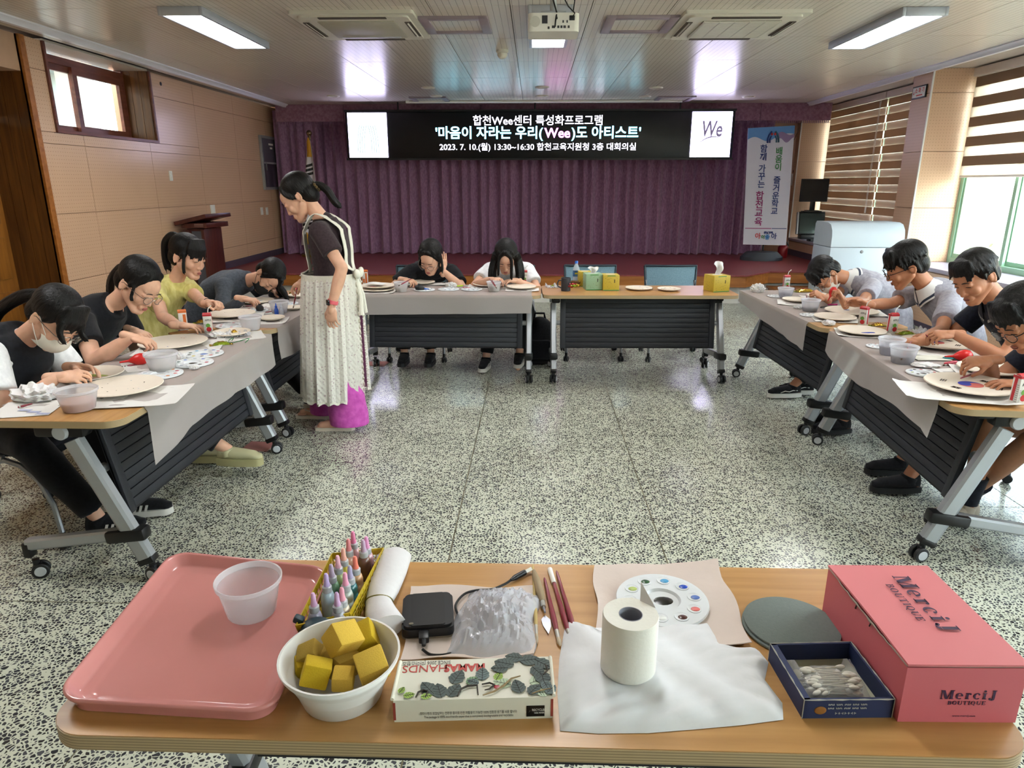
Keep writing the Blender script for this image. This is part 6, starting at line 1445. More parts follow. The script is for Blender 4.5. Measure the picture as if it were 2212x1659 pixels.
def juice(px, pyb, label, rz, main='red', fruit='apple', h=.118, straw=True, w_=.047, d_=.036):
    c = zt(px, pyb, .0015); t = thing('juice_carton', c, label, 'juice carton', rz, 'small juice cartons'); mm = M_jr if main == 'red' else M_jo
    b = MB(); b.box((0, 0, h / 2), (w_, d_, h), bev=.002); b.build('box', M_jw, t)
    b = MB(); b.box((0, 0, h + .0015), (w_ * .9, d_ * .5, .004)); b.add([(-w_ / 2, -d_ / 2, h), (w_ / 2, -d_ / 2, h), (w_ / 2, 0, h + .008), (-w_ / 2, 0, h + .008)], [(0, 1, 2, 3)]); b.build('top_fold', mm, t, smooth=False)
    b = MB()
    for s in (-1, 1): b.box((s * (w_ / 2 + .0004), d_ * .12, h * .52), (.0008, d_ * .36, h * .8), Matrix.Rotation(.05, 3, 'X')); b.box((s * (w_ / 2 + .0004), 0, h * .95), (.0008, d_ * .98, h * .09))
    b.box((0, -d_ / 2 - .0004, h * .95), (w_ * .98, .0008, h * .09)); b.box((0, d_ / 2 + .0004, h * .95), (w_ * .98, .0008, h * .09)); b.build('print_band', mm, t, smooth=False)
    ax, ay = (1, 0, 0), (0, 0, 1)
    if fruit == 'apple':
        for sg in (-1, 1):
            y = sg * (d_ / 2 + .0006); bb = MB(); bb.lathe([(.0001, 0), (w_ * .30, 0), (w_ * .30, .0008), (.0001, .0008)], 20, (w_ * .08, y, h * .24), Matrix.Rotation(PI / 2, 3, 'X')); bb.build('apple_print', M_jr, t)
            bb = MB(); bb.lathe([(.0001, 0), (w_ * .26, 0), (w_ * .26, .0006), (.0001, .0006)], 20, (w_ * .02, y, h * .43), Matrix.Rotation(PI / 2, 3, 'X')); bb.build('apple_print', M_jg, t)
        text('print', 'APPLE', .017, basis((.004, -d_ / 2 - .0012, h * .70), ax, ay), M('carton_ink', '#2d2b2a', .5, var=0), t, .0002, sx=.78); text('print', 'APPLE', .017, basis((-.004, d_ / 2 + .0012, h * .70), (-1, 0, 0), ay), MATS['carton_ink'], t, .0002, sx=.78)
    else:
        for sg in (-1, 1):
            y = sg * (d_ / 2 + .0006); bb = MB(); bb.box((w_ * .2, y, h * .45), (w_ * .35, .0008, h * .75)); bb.box((-w_ * .25, y, h * .25), (w_ * .35, .0008, h * .3)); bb.build('fruit_print', M_jo, t, smooth=False)
    bb = MB()
    for k in range(8): bb.box((-w_ * .34, -d_ / 2 - .0006, h * (.12 + .055 * k)), (w_ * .2, .0006, h * .02))
    for s in (-1, 1):
        for k in range(9): bb.box((s * (w_ / 2 + .0007), -d_ * .25, h * (.12 + .07 * k)), (.0006, d_ * .35, h * .02))
    bb.build('fine_print', M_jk, t, smooth=False)
    if straw: b = MB(); b.tube([(.006, 0, h - .004), (.008, .0, h + .02), (.011, -.0, h + .032), (.03, -.0, h + .05)], .0026, 8); b.build('straw', M_white, t)
    return t
M_wrap = M('wrapper_gold', '#a9862c', .2, .7, var=.35, vs=40); M_wrapg = M('wrapper_green', '#7a8a1e', .22, .3, var=.45, vs=35); M_cello = translucent('cellophane', '#e4e4ea', .62, .2, .08, 60); M_wrapr = M('wrapper_red', '#a52a30', .25, .2, var=.3)
def wrapper(c, w_, d_, label, mat, seed=0, rz=0, h=.018, ends=True):
    rnd = random.Random(seed); t = thing('snack_wrapper', c, label, 'snack wrapper', rz, 'snack wrappers and sweets')
    p1 = rnd.uniform(0, 6); b = MB()
    for sg, nm in ((1, 0),): b.sheet(18, 10, lambda u, v: ((u - .5) * w_, (v - .5) * d_ * (.82 + .18 * abs(2 * u - 1) ** 2), .003 + h * math.sin(PI * u) ** .5 * math.sin(PI * v) ** .6 + .003 * math.sin(u * 23 + p1) * math.sin(v * 13)), .0008)
    b.build('foil', mat, t)
    if ends:
        for s in (-1, 1):
            b = MB(); b.sheet(6, 10, lambda u, v: (s * (w_ * .5 + .018 * u), (v - .5) * d_ * 1.0, .002 + .003 * math.sin(v * 30) * u), .0006)
            b.build('crimped_end', M_wrap if mat is not M_wrap else M_wrapg, t)
    b = MB(); b.box((0, 0, h + .002), (w_ * .35, d_ * .35, .001)); b.build('print_patch', M_wrapr, t, smooth=False); return t
def cello(c, w_, d_, h, label, seed=0, rz=0):
    rnd = random.Random(seed); p = [rnd.uniform(0, 6) for _ in range(4)]; b = MB()
    b.sheet(22, 16, lambda u, v: ((u - .5) * w_ * (1 - .25 * abs(2 * v - 1)), (v - .5) * d_, .002 + h * abs(math.sin(u * 5 + p[0]) * math.sin(v * 6 + p[1])) * (.6 + .4 * math.sin(u * 17 + p[2])) + .004 * math.sin(u * 29 + v * 21)), .0004)
    o = b.build('cellophane', M_cello, None, loc=c); o.rotation_euler = (0, 0, rz); return tag(o, label, 'wrapper', 'snack wrappers and sweets')
M_rubr = M('rubber_red', '#c9211f', .35); M_rubbk = M('rubber_black_bulb', '#16171a', .5)
def blower(c, d, label, mat=M_rubr, s=1.0, noz=None):
    d = Vector(d).normalized(); R = Matrix((d.orthogonal().normalized(), d.cross(d.orthogonal().normalized()), d)).transposed(); t = thing('rubber_blower', c, label, 'blower', 0, 'rubber bulb blowers')
    b = MB(); b.lathe([(.0001, -.045 * s), (.008 * s, -.044 * s), (.024 * s, -.032 * s), (.030 * s, -.01 * s), (.027 * s, .012 * s), (.015 * s, .032 * s), (.009 * s, .042 * s)], 22, (0, 0, 0), R); b.build('bulb', mat, t)
    b = MB(); b.lathe([(.009 * s, .04 * s), (.006 * s, .05 * s), (.004 * s, .085 * s), (.0001, .085 * s)], 14, (0, 0, 0), R); b.build('nozzle', noz or mat, t); return t
def marker(a, c_, col, label, capc=None):
    a, c_ = Vector(a), Vector(c_); t = thing('marker_pen', a, label, 'pen'); d = c_ - a; m = M('pen_' + col.strip('#'), col, .35)
    b = MB(); b.tube([d * .0, d * .06, d * .7], [.003, .006, .0062], 12); b.build('barrel', m, t); b = MB(); b.tube([d * .68, d * .98, d], [.0068, .0066, .004], 12); b.build('cap', M('pen_cap_' + (capc or col).strip('#'), capc or col, .3), t); return t
# plastic sheets on the tables
M_film = translucent('table_film', '#d3cbc8', .40, .35, .4, 18)
def cover(tbl, x0, x1, drop, label, seed, back=.3, wave=.02, sag=None):
    """film over a table (its local x along the length) hanging over its front edge"""
    rnd = random.Random(seed); p = [rnd.uniform(0, 6) for _ in range(5)]; b = MB(); D = .28; nx, ny = 46, 31
    Ltop = D + back; 
    def fn(u, v):
        x = x0 + (x1 - x0) * u; dr = drop(u) if callable(drop) else drop; s = v / .6 * Ltop if v < .601 else Ltop + (v - .6) / .4 * dr
        z = TOP + .0014
        if s > Ltop - 1e-6 and s < Ltop + 1e-4: return (x, -D - .004, z)
        if s < Ltop: return (x, back - s, z + .0004 * math.sin(u * 40 + v * 30))
        q = s - Ltop; bul = .004 + .018 * math.sin(u * 9 + p[0]) * q / .3 + .010 * math.sin(u * 23 + p[1]) * q / .3
        return (x + .012 * math.sin(q * 9 + p[2]) * (2 * u - 1), -D - .006 - abs(bul) - .03 * (q / .3) ** 2 * .3, z - q)
    b.sheet(nx, ny, fn, .0006); o = b.build('table_cover', M_film, None, loc=tbl.location.copy()); o.rotation_euler = tbl.rotation_euler.copy()
    return tag(o, label, 'table cover', 'thin plastic table covers')
cover(T_ln, -.62, .77, lambda u: .19 + .06 * (1 - u) ** 6, 'translucent white film hanging in a point over the near left table', 1)
cover(T_lf, -.74, .72, lambda u: .20 + .02 * math.sin(u * 5), 'translucent white film over the far left table behind the woman', 2)
cover(T_bl, -.78, .72, lambda u: .165 - .02 * u, 'thin grey-white film hanging evenly over the two girls’ table', 3)
cover(T_rn, -.70, .66, lambda u: .12 + .07 * u ** .7 + .03 * math.sin(u * 6), 'translucent white film over the near right table, lowest at the near corner', 4)
cover(T_rf, -.78, .60, lambda u: .09 + .10 * u, 'translucent white film over the far right table', 5)
# ------------------------------------------------------------------ supplies on the near table
def hsolve(base, ypx):
    lo, hi = 0, .5
    for _ in range(40):
        m = (lo + hi) / 2; v = base + Vector((0, 0, m)) - CC; y = CYP - FPX * v.dot(CU) / v.dot(CF)
        if y > ypx: lo = m
        else: hi = m
    return (lo + hi) / 2
def bil(c, u, v): return (c[0] * (1 - u) + c[1] * u) * (1 - v) + (c[3] * (1 - u) + c[2] * u) * v
def paler(c, k): return [int(c[i:i + 2], 16) / 255 * (1 - k) + k for i in (1, 3, 5)]
# pink tray
M_tray = M('tray_pink', '#c98480', .16, var=.03, spec=.6, coat=.3)
tc = [zt(108, 1512, .030), zt(592, 1540, .030), zt(716, 1226, .030), zt(372, 1190, .030)]
ctr = (tc[0] + tc[1] + tc[2] + tc[3]) / 4; ctr.z = TOP
t = thing('serving_tray', ctr, 'glossy pink plastic tray at the left end of the near table', 'tray')
L_ = (tc[1] - tc[0]).length; W_ = (tc[3] - tc[0]).length
def tring(inset, z, r=.05):
    pts = []
    for x, y in rrect(inset, L_ - inset, inset, W_ - inset, max(.01, r - inset * .6), 8):
        q = bil(tc, x / L_, y / W_); pts.append(Vector((q.x, q.y, TOP + z)) - ctr)
    return pts
lv = [(.012, .001), (.010, .012), (.001, .026), (.0, .030), (.002, .0325), (.006, .0325), (.009, .030), (.020, .012), (.026, .0085), (.036, .0085), (.040, .0062), (.048, .0055)]
rg = [tring(i, z) for i, z in lv]; n = len(rg[0]); b = MB(); vs = [v for r_ in rg for v in r_]
b.add(vs, [(k * n + i, k * n + (i + 1) % n, (k + 1) * n + (i + 1) % n, (k + 1) * n + i) for k in range(len(rg) - 1) for i in range(n)] + [tuple((len(rg) - 1) * n + i for i in range(n)), tuple(range(n - 1, -1, -1))])
b.build('tray_body', M_tray, t, angle=70)
c = zt(545, 1322, .006); cup(c, 73 / FPX * (c - CC).dot(CF) * .93, .082, 'empty clear plastic cup standing on the pink tray', cat='cup')
# yellow basket with paint bottles
M_bask = M('basket_yellow', '#b59a1a', .4, var=.05)
bc = [zt(640, 1352, .055), zt(756, 1325, .055), zt(829, 1184, .055), zt(718, 1196, .055)]
bo = (bc[0] + bc[1] + bc[2] + bc[3]) / 4; bo.z = TOP
t = thing('basket', bo, 'yellow plastic basket holding small paint bottles', 'basket')
def bp(u, v, z): q = bil(bc, u, v); m = bil(bc, .5, .5); k = .9 + .1 * z / .055; q = m + (q - m) * k; return Vector((q.x, q.y, TOP + z)) - bo
for nm, (a0, a1) in (('side_wall', ((0, 0), (0, 1))), ('side_wall', ((1, 0), (1, 1))), ('end_wall', ((0, 0), (1, 0))), ('end_wall', ((0, 1), (1, 1)))):
    P = lambda s, z: bp(a0[0] + (a1[0] - a0[0]) * s, a0[1] + (a1[1] - a0[1]) * s, z)
    b = MB(); nn_ = 14
    for k in range(nn_ + 1): b.tube([P(k / nn_, .0), P(k / nn_, .052)], .0013, 5)
    for z in (.004, .014, .024, .034): b.tube([P(0, z), P(1, z)], .0013, 5)
    o = b.build(nm, M_bask, t); o['kind'] = 'stuff'
    b = MB(); b.sheet(2, 2, lambda u, v: P(u, .042 + .014 * v), .0022); b.build('rim', M_bask, t, smooth=False)
b = MB(); b.add([bp(0, 0, .001), bp(1, 0, .001), bp(1, 1, .001), bp(0, 1, .001), bp(0, 0, .003), bp(1, 0, .003), bp(1, 1, .003), bp(0, 1, .003)], [(0, 3, 2, 1), (4, 5, 6, 7), (0, 1, 5, 4), (1, 2, 6, 5), (2, 3, 7, 6), (3, 0, 4, 7)]); b.build('base', M_bask, t, smooth=False)
for px, py, cc_, bc_, lb in ((762, 1152, '#d9588e', '#c08d92', 'hot pink cap, farthest back'), (791, 1163, '#cf72aa', '#b98a98', 'magenta pink cap at the far right'), (784, 1170, '#a583a8', '#5a3328', 'lilac cap over dark brown paint'), (752, 1168, '#dd6a72', '#c98f7d', 'coral cap over salmon paint'), (741, 1188, '#e0957f', '#c5b43a', 'peach cap over yellow paint'), (729, 1204, '#dc96ac', '#a9b977', 'pale pink cap over lime paint'), (767, 1206, '#e6553d', '#c08d62', 'red-orange cap over tan paint'), (715, 1223, '#9c88a6', '#55805c', 'grey lilac cap over green paint'), (755, 1226, '#8f88b4', '#1f6168', 'violet cap over teal paint'), (745, 1241, '#e080a8', '#a9b3ac', 'pink cap over clear pale paint'), (704, 1243, '#a88fd0', '#9fb6c4', 'violet cap over light blue paint'), (738, 1273, '#e2839c', '#cbb79f', 'pink cap over cream paint'), (676, 1285, '#c48fc2', '#9d9bb8', 'orchid cap at the near left'), (727, 1284, '#b184b8', '#8a8896', 'mauve cap at the near right')):
    p = zt(px, py, .098); p.z = TOP + .0035
    t = thing('paint_bottle', p, 'small paint bottle with ' + lb, 'paint bottle', 0, 'paint bottles in the yellow basket')
    b = MB(); b.lathe([(.0001, 0), (.0125, 0), (.014, .002), (.014, .046), (.011, .056), (.0085, .058)], 20); b.build('bottle', M('bottle_' + bc_.strip('#'), paler(bc_, .12), .18, var=.12, vs=60, coat=.3), t)
    b = MB(); b.lathe([(.0095, .057), (.0098, .059), (.0098, .069), (.006, .071)], 20); b.build('collar', M('bottle_collar', '#b9bcc2', .3, trans=.2), t)
    b = MB(); b.lathe([(.0062, .07), (.0068, .074), (.0052, .080), (.0046, .094), (.003, .0985), (.0001, .099)], 18); b.build('cap', M('cap_' + cc_.strip('#'), paler(cc_, .25), .4, var=.03), t)
p = zt(672, 1350, .05); t = thing('rubber_stopper', p, 'dark teal rubber cap with a tab lying at the near end of the yellow basket', 'cap'); m_ = M('rubber_teal', '#14303a', .45)
b = MB(); b.ell((0.012, 0, -.006), (.032, .026, .017)); b.lathe([(.034, -.014), (.036, -.010), (.033, -.006)], 22, (.012, 0, 0), None, 0, 1, .8); b.build('dome', m_, t); b = MB(); b.box((-.026, .008, .006), (.02, .016, .014), Matrix.Rotation(.4, 3, 'Y'), .004); b.build('tab', m_, t)
# white bowl with sponges
c = zt(741, 1498, .0); zc = (c - CC).dot(CF); R = 132 / FPX * zc * .96; Hb = .085
t = thing('bowl', c, 'white disposable bowl of cut yellow sponges', 'bowl'); M_bowl = M('bowl_white', '#e0dedb', .4, var=.01)
b = MB(); b.lathe([(.0001, .002), (R * .62, .0), (R * .66, .002), (R * .80, Hb * .55), (R * .93, Hb * .80), (R * .965, Hb * .86), (R * .965, Hb * .90), (R * .985, Hb * .905), (R * .985, Hb * .95), (R, Hb * .955), (R, Hb), (R * .965, Hb), (R * .93, Hb * .86), (R * .80, Hb * .5), (R * .64, .006), (.0001, .005)], 56); b.build('bowl_body', M_bowl, t, angle=60)
def spongem(name, col):
    n = N(name); b_ = n.b; b_.inputs['Roughness'].default_value = .95; v = n.n('ShaderNodeTexVoronoi', i_Scale=420.0); n.l(n.coords(), v.inputs['Vector']); cc_ = lin(col)
    n.l(n.ramp(v.outputs[0], [(.0, [x * .93 for x in (int(col[1:3], 16) / 255, int(col[3:5], 16) / 255, int(col[5:7], 16) / 255)]), (.5, col)]), b_.inputs['Base Color']); n.bump(v.outputs[0], .25, .001); return n.m
MS = [spongem('sponge_pale', '#cda93f'), spongem('sponge_bright', '#b99a12'), spongem('sponge_dull', '#a98a35')]
for px, py, dz, sx, rot, mi, lb in ((741, 1380, .085, .052, (.5, .35, .7), 0, 'pale top sponge cube, biggest in the bowl'), (783, 1378, .066, .050, (.25, -.4, .35), 1, 'bright sponge block at the back right'), (803, 1438, .070, .050, (.45, -.2, .55), 0, 'pale sponge block at the right of the bowl'), (683, 1452, .062, .046, (-.2, .35, .25), 1, 'bright sponge block at the near left'), (742, 1466, .055, .036, (.15, .1, .1), 0, 'small pale sponge cube at the near side'), (670, 1412, .058, .038, (.3, -.5, .2), 2, 'dull torn sponge piece at the left'), (738, 1432, .045, .05, (.1, .2, .9), 2, 'dull sponge piece in the middle, underneath'), (655, 1440, .04, .034, (.2, .3, .5), 1, 'small sponge piece low at the left rim'), (700, 1425, .042, .04, (.3, .1, 1.3), 2, 'dull sponge piece half hidden behind the near left block')):
    p = zt(px, py, dz); R3 = (Matrix.Rotation(rot[2], 3, 'Z') @ Matrix.Rotation(rot[0], 3, 'X') @ Matrix.Rotation(rot[1], 3, 'Y'))
    b = MB(); b.box((0, 0, 0), (sx, sx * .9, sx * .85), R3, .003); o = b.build('sponge', MS[mi], None, loc=p); tag(o, 'cut yellow kitchen sponge: ' + lb, 'sponge', 'cut sponges in the white bowl')
# rolled white paper with rubber band
ax = [(852, 1204, 40), (843, 1232, 40), (830, 1265, 37), (818, 1293, 31), (822, 1318, 37), (838, 1350, 42)]
pts = []; rs = []
for px, py, rp in ax:
    q = zt(px, py, .03); r_ = rp / FPX * (q - CC).dot(CF) * .92; q.z = TOP + r_ * .72 + .001; pts.append(q); rs.append(r_)
o_ = pts[3].copy(); o_.z = TOP; t = thing('paper_roll', o_, 'rolled white cloth held by a rubber band beside the yellow basket', 'roll')
b = MB(); sg = 26; vs = []; 
for k, (q, r_) in enumerate(zip(pts, rs)):
    d = (pts[min(k + 1, 5)] - pts[max(k - 1, 0)]).normalized(); x = d.cross(Vector((0, 0, 1))).normalized()
    for i in range(sg): a = 2 * PI * i / sg; vs.append(q + x * (math.cos(a) * r_ * (1 + .03 * math.sin(5 * a + k))) + Vector((0, 0, 1)) * (math.sin(a) * r_ * .70 * (1 + .04 * math.sin(4 * a + 2 * k))) - o_)
b.add(vs, [(k * sg + i, k * sg + (i + 1) % sg, (k + 1) * sg + (i + 1) % sg, (k + 1) * sg + i) for k in range(5) for i in range(sg)] + [tuple(range(sg)), tuple(range(6 * sg - 1, 5 * sg - 1, -1))]); b.build('rolled_cloth', M('cloth_white', '#cfcccd', .85, var=.03, bump=.25, bs=50), t)
b = MB()
for k in range(3): 
    q = pts[0] - o_; d = (pts[0] - pts[1]).normalized(); x = d.cross(Vector((0, 0, 1))).normalized(); b.tube([q + d * .001 + x * (math.cos(a) * rs[0] * (.8 - .25 * k)) + Vector((0, 0, 1)) * math.sin(a) * rs[0] * .7 * (.8 - .25 * k) for a in [PI * i / 9 for i in range(19)]], .0012, 5)
b.build('roll_layer', M_tis, t)
q, d = pts[3] - o_, (pts[4] - pts[2]).normalized(); x = d.cross(Vector((0, 0, 1))).normalized(); b = MB(); b.tube([q + x * (math.cos(a) * rs[3] * 1.05) + Vector((0, 0, 1)) * (math.sin(a) * rs[3] * .74) + d * .004 * math.sin(a) for a in [2 * PI * i / 30 for i in range(31)]], .0015, 6, cap=False); b.build('rubber_band', M('band_olive', '#7d7440', .6), t)
# foam sheet and black card reader, cable
def quadsheet(px, label, mat, th=.0016, z=.001, curl=.004, name='foam_sheet', cat='sheet', n=16, seed=0):
    c = [zt(x, y, z) for x, y in px]; o_ = (c[0] + c[1] + c[2] + c[3]) / 4; rnd = random.Random(seed); p_ = [rnd.uniform(0, 6) for _ in range(3)]
    b = MB(); b.sheet(n, n, lambda u, v: bil(c, u, v) - o_ + Vector((.004 * math.sin(v * 9 + p_[0]) * abs(2 * u - 1) ** 4, .004 * math.sin(u * 8 + p_[1]) * abs(2 * v - 1) ** 4, th + curl * (abs(2 * u - 1) ** 4 * abs(math.sin(v * 6 + p_[2])) + abs(2 * v - 1) ** 6 * abs(math.sin(u * 5 + p_[0]))))), th); o = b.build(name, mat, None, loc=o_); return tag(o, label, cat)
quadsheet([(868, 1428), (1155, 1420), (1152, 1270), (885, 1268)], 'thin pinkish foam sheet under the black drive and plastic bag', M_sheetp, seed=2)
hb = [zt(866, 1385, .003), zt(984, 1376, .003), zt(978, 1300, .003), zt(872, 1306, .003)]; ho_ = sum(hb, Vector()) / 4; ex = (hb[1] - hb[0]); ey = (hb[3] - hb[0]); ang = math.atan2(ex.y, ex.x)
t = thing('card_reader', ho_, 'black square portable drive case with a short cable', 'drive', ang); wx, wy = ex.length * .97, ey.length * .97
M_hdd = M('case_black', '#121316', .38, var=.08)
b = MB(); b.prism(rrect(-wx / 2, wx / 2, -wy / 2, wy / 2, .014), .003, .022); b.prism(rrect(-wx / 2 + .004, wx / 2 - .004, -wy / 2 + .003, wy / 2 - .003, .012), .021, .0275); b.build('case', M_hdd, t, angle=25)
b = MB(); b.prism(rrect(-wx * .33, wx * .33, -wy / 2 + .004, wy / 2 - .004, .006), .0274, .029); b.build('top_panel', M_black, t)
b = MB(); b.prism(rrect(-wx / 2 - .0004, wx / 2 + .0004, -wy / 2 - .0004, wy / 2 + .0004, .014), .0, .004); b.build('metal_base', M('case_bronze', '#8a7f70', .4, .5), t)
b = MB(); b.prism(rrect(-wx * .36, -wx * .27, -wy * .42, -wy * .38, .003), .0274, .0297); b.build('worn_mark', M('worn_beige', '#8f8878', .6), t)
b = MB(); b.box((-wx * .08, -wy / 2 - .012, .014), (.020, .026, .014), bev=.003); b.cyl((-wx * .08, -wy / 2 - .024, .014), (-wx * .08, -wy / 2 - .036, .012), .006, .0035); b.build('connector', M_black, t)
def pth(l, z): return [zt(x, y, zz) for (x, y), zz in zip(l, z)]
cp = pth([(912, 1402), (930, 1414), (962, 1414), (990, 1402), (1000, 1370), (992, 1335), (984, 1308), (1002, 1284), (1030, 1275), (1062, 1273), (1090, 1262), (1105, 1252)], [.012, .005, .004, .004, .005, .008, .012, .010, .007, .006, .006, .007])
o_ = cp[3].copy(); t = thing('usb_cable', o_, 'short black cable looping round the drive case to a silver plug', 'cable')
Q = []
for i in range(len(cp) - 1):
    for z in range(5):
        tt = z / 5; a0 = cp[max(0, i - 1)]; a1 = cp[i]; a2 = cp[i + 1]; a3 = cp[min(len(cp) - 1, i + 2)]; Q.append(.5 * ((2 * a1) + (a2 - a0) * tt + (2 * a0 - 5 * a1 + 4 * a2 - a3) * tt * tt + (3 * a1 - a0 - 3 * a2 + a3) * tt ** 3) - o_)
Q.append(cp[-1] - o_); b = MB(); b.tube(Q, .0027, 8); b.build('cord', M_black, t)
a_, c_ = zt(1103, 1253, .008) - o_, zt(1134, 1236, .008) - o_; e_ = zt(1147, 1229, .008) - o_; b = MB(); b.tube([a_, a_.lerp(c_, .3), c_], [.003, .0062, .0062], 10); b.build('plug_grip', M_black, t); b = MB(); b.tube([c_, e_], [.0055, .0055], 4); b.build('plug', M_ferr, t, smooth=False)
# clear plastic bag
bc2 = [zt(x, y) for x, y in ((955, 1425), (1150, 1418), (1165, 1284), (1010, 1280))]; o_ = sum(bc2, Vector()) / 4
M_bag = translucent('clear_bag', '#dcdde6', .62, .15, .1, 45)
b = MB()
def bagf(u, v):
    q = bil(bc2, u, v) - o_; e = (1 - abs(2 * u - 1) ** 3) * (1 - abs(2 * v - 1) ** 3); w_ = abs(math.sin(u * 5.1 + 1 + v * 2)) * .4 + abs(math.sin(v * 7.3 + u * 3)) * .3 + abs(math.sin(u * 13 - v * 9)) * .18 + abs(math.sin(u * 23 + v * 19)) * .1
    return q + Vector((.006 * math.sin(v * 9), .006 * math.sin(u * 11), (.003 + .034 * e * (.3 + w_) + e * (.026 * abs(noise.noise(Vector((u * 9, v * 8, 1)))) + .012 * abs(noise.noise(Vector((u * 24, v * 21, 5)))) + .005 * abs(noise.noise(Vector((u * 50, v * 46, 9))))))))
b.sheet(50, 44, bagf, .0004); o = b.build('plastic_bag', M_bag, None, loc=o_, angle=25); tag(o, 'crinkled clear plastic bag beside the black drive', 'bag')
b = MB(); b.sheet(16, 16, lambda u, v: bil(bc2, .2 + .6 * u, .15 + .6 * v) - o_ + Vector((0, 0, .004 + .012 * math.sin(PI * u) * math.sin(PI * v))), .001); b.build('bag_content', M('bag_content', '#b3acac', .7, var=.4, vs=30), o)
# white box with leaf painting
nl, nr = zt(852, 1560), zt(1193, 1551); hbx = (hsolve(nl, 1513) + hsolve(nr, 1506)) / 2
fl, fr = zt(868, 1428, hbx), zt(1186, 1418, hbx); fl.z = fr.z = TOP
cx4 = [nl, nr, fr, fl]; o_ = sum(cx4, Vector()) / 4; o_.z = TOP
t = thing('carton_box', o_, 'flat white cardboard box painted with dark green leaves, lettering upside down', 'box')
def top4(u, v, z): q = bil(cx4, u, v); return Vector((q.x, q.y, TOP + z)) - o_
M_box = M('box_ivory', '#d6d3c4', .5, var=.02)
b = MB(); b.add([top4(0, 0, 0), top4(1, 0, 0), top4(1, 1, 0), top4(0, 1, 0), top4(0, 0, hbx), top4(1, 0, hbx), top4(1, 1, hbx), top4(0, 1, hbx)], [(0, 3, 2, 1), (4, 5, 6, 7), (0, 1, 5, 4), (1, 2, 6, 5), (2, 3, 7, 6), (3, 0, 4, 7)]); b.build('box_body', M_box, t, smooth=False)
M_bred = M('box_inside_red', '#8f3a30', .6)
for u in (0, 1):
    s = -1 if u == 0 else 1; b = MB(); b.tube([top4(u, .02, hbx + .0005) + Vector((s * .002, 0, 0)), top4(u, .98, hbx + .0005) + Vector((s * .002, 0, 0))], .0032, 8); b.build('lid_flap', M_box, t)
    b = MB(); b.add([top4(u, -.004, .004) + Vector((s * .0012, 0, 0)), top4(u, -.004, hbx - .004) + Vector((s * .0012, 0, 0)), top4(u - s * .012, -.004, hbx - .004), top4(u - s * .012, -.004, .004)], [(0, 1, 2, 3)]); b.build('slit', M_bred, t, smooth=False)
def bx(u, v, s, size, mat, sx=1, bold=0, z=.0006, flip=True):
    p_ = top4(u, v, hbx + z); ax = (top4(0, v, 0) - top4(1, v, 0)); ay = (top4(u, 0, 0) - top4(u, 1, 0))
    return text('print', s, size, basis(p_, ax, ay), mat, t, .0002, fit=sx, bold=bold)
M_lred = M('print_scarlet', '#b23a30', .5, var=0); M_lgr = M('print_grey', '#6a6a64', .6, var=0)
bx(.43, .775, 'MAMAS', .026, M_lred, .072, .0009); bx(.165, .78, 'HANDS', .026, M_lred, .078); bx(.165, .925, 'SINCE 2006 [마마스핸즈]', .0125, M_lgr, .088)
M_lf = [M('leaf_dark', '#46524f', .6, var=.35, vs=60), M('leaf_grey', '#5d6c6b', .6, var=.3, vs=60), M('leaf_green', '#6f8f68', .6, var=.35, vs=50), M('leaf_lime', '#93b04f', .6, var=.2, vs=50), M('leaf_mist', '#b3c4a8', .6, var=.1)]
def leaf(u, v, L, ang, mi, z=.0006):
    L = L * .74; w_ = L * .37; p0 = top4(u, v, hbx + z); d = Vector((math.cos(ang), math.sin(ang), 0)); q = Vector((-d.y, d.x, 0)); n = 12
    prof = [(i / n, math.sin(PI * (i / n) ** .8) ** .8 * (1 + .09 * math.sin(i * 2.1))) for i in range(n + 1)]
    up = [p0 + d * L * a + q * w_ * h for a, h in prof]; dn = [p0 + d * L * a - q * w_ * h for a, h in prof[1:-1]]
    b = MB(); pl = up + dn[::-1]; m_ = len(pl); b.add(pl + [p + Vector((0, 0, .0003)) for p in pl], [tuple(range(m_ - 1, -1, -1)), tuple(range(m_, 2 * m_))]); lf = b.build('painted_leaf', M_lf[mi], t, smooth=False)
    b = MB(); b.tube([p0 + Vector((0, 0, .0003)), p0 + d * L * .95 + Vector((0, 0, .0003))], .0005, 4)
    for k in range(1, 5):
        for s in (-1, 1): b.tube([p0 + d * L * k * .18 + Vector((0, 0, .0003)), p0 + d * L * (k * .18 + .15) + q * s * w_ * .8 * math.sin(PI * (k * .18 + .1)) + Vector((0, 0, .0003))], .0003, 4)
    b.build('vein', M_lash, lf)
n_lf = 0
for a in ((.74, .30, .045, 2.9, 4), (.86, .32, .05, .5, 4), (.64, .42, .03, 1.2, 3), (.9, .1, .035, 0, 4), (.36, .36, .050, 1.2, 0), (.25, .12, .050, 2.3, 0), (.30, .03, .048, 1.9, 0), (.345, .05, .046, 1.1, 0), (.45, .35, .034, .7, 2), (.55, .42, .044, 1.6, 1), (.53, .34, .03, 2.8, 1), (.76, .78, .05, 2.9, 0), (.82, .95, .045, 3.0, 0), (.80, .88, .05, .2, 0), (.90, .90, .05, -.6, 0), (.93, .60, .05, -1.3, 0), (.88, .72, .045, -.9, 0), (.72, .70, .042, 3.2, 0), (.95, .35, .035, -1.2, 1), (.80, .08, .045, 1.9, 0), (.85, .05, .04, .9, 0), (.96, .05, .035, .9, 1), (.06, .07, .026, .3, 3), (.03, .14, .022, 1.2, 3), (.17, .04, .026, .2, 3)): leaf(*a, .0006 + .0001 * (n_lf := n_lf + 1))
def stroke(pl, w_, mat):
    b = MB(); P = [top4(u, v, hbx + .0034) for u, v in pl]; b.tube(P, [w_ * (.4 + .6 * math.sin(PI * (i + .6) / len(P))) for i in range(len(P))], 6); b.build('painted_branch', mat, t)
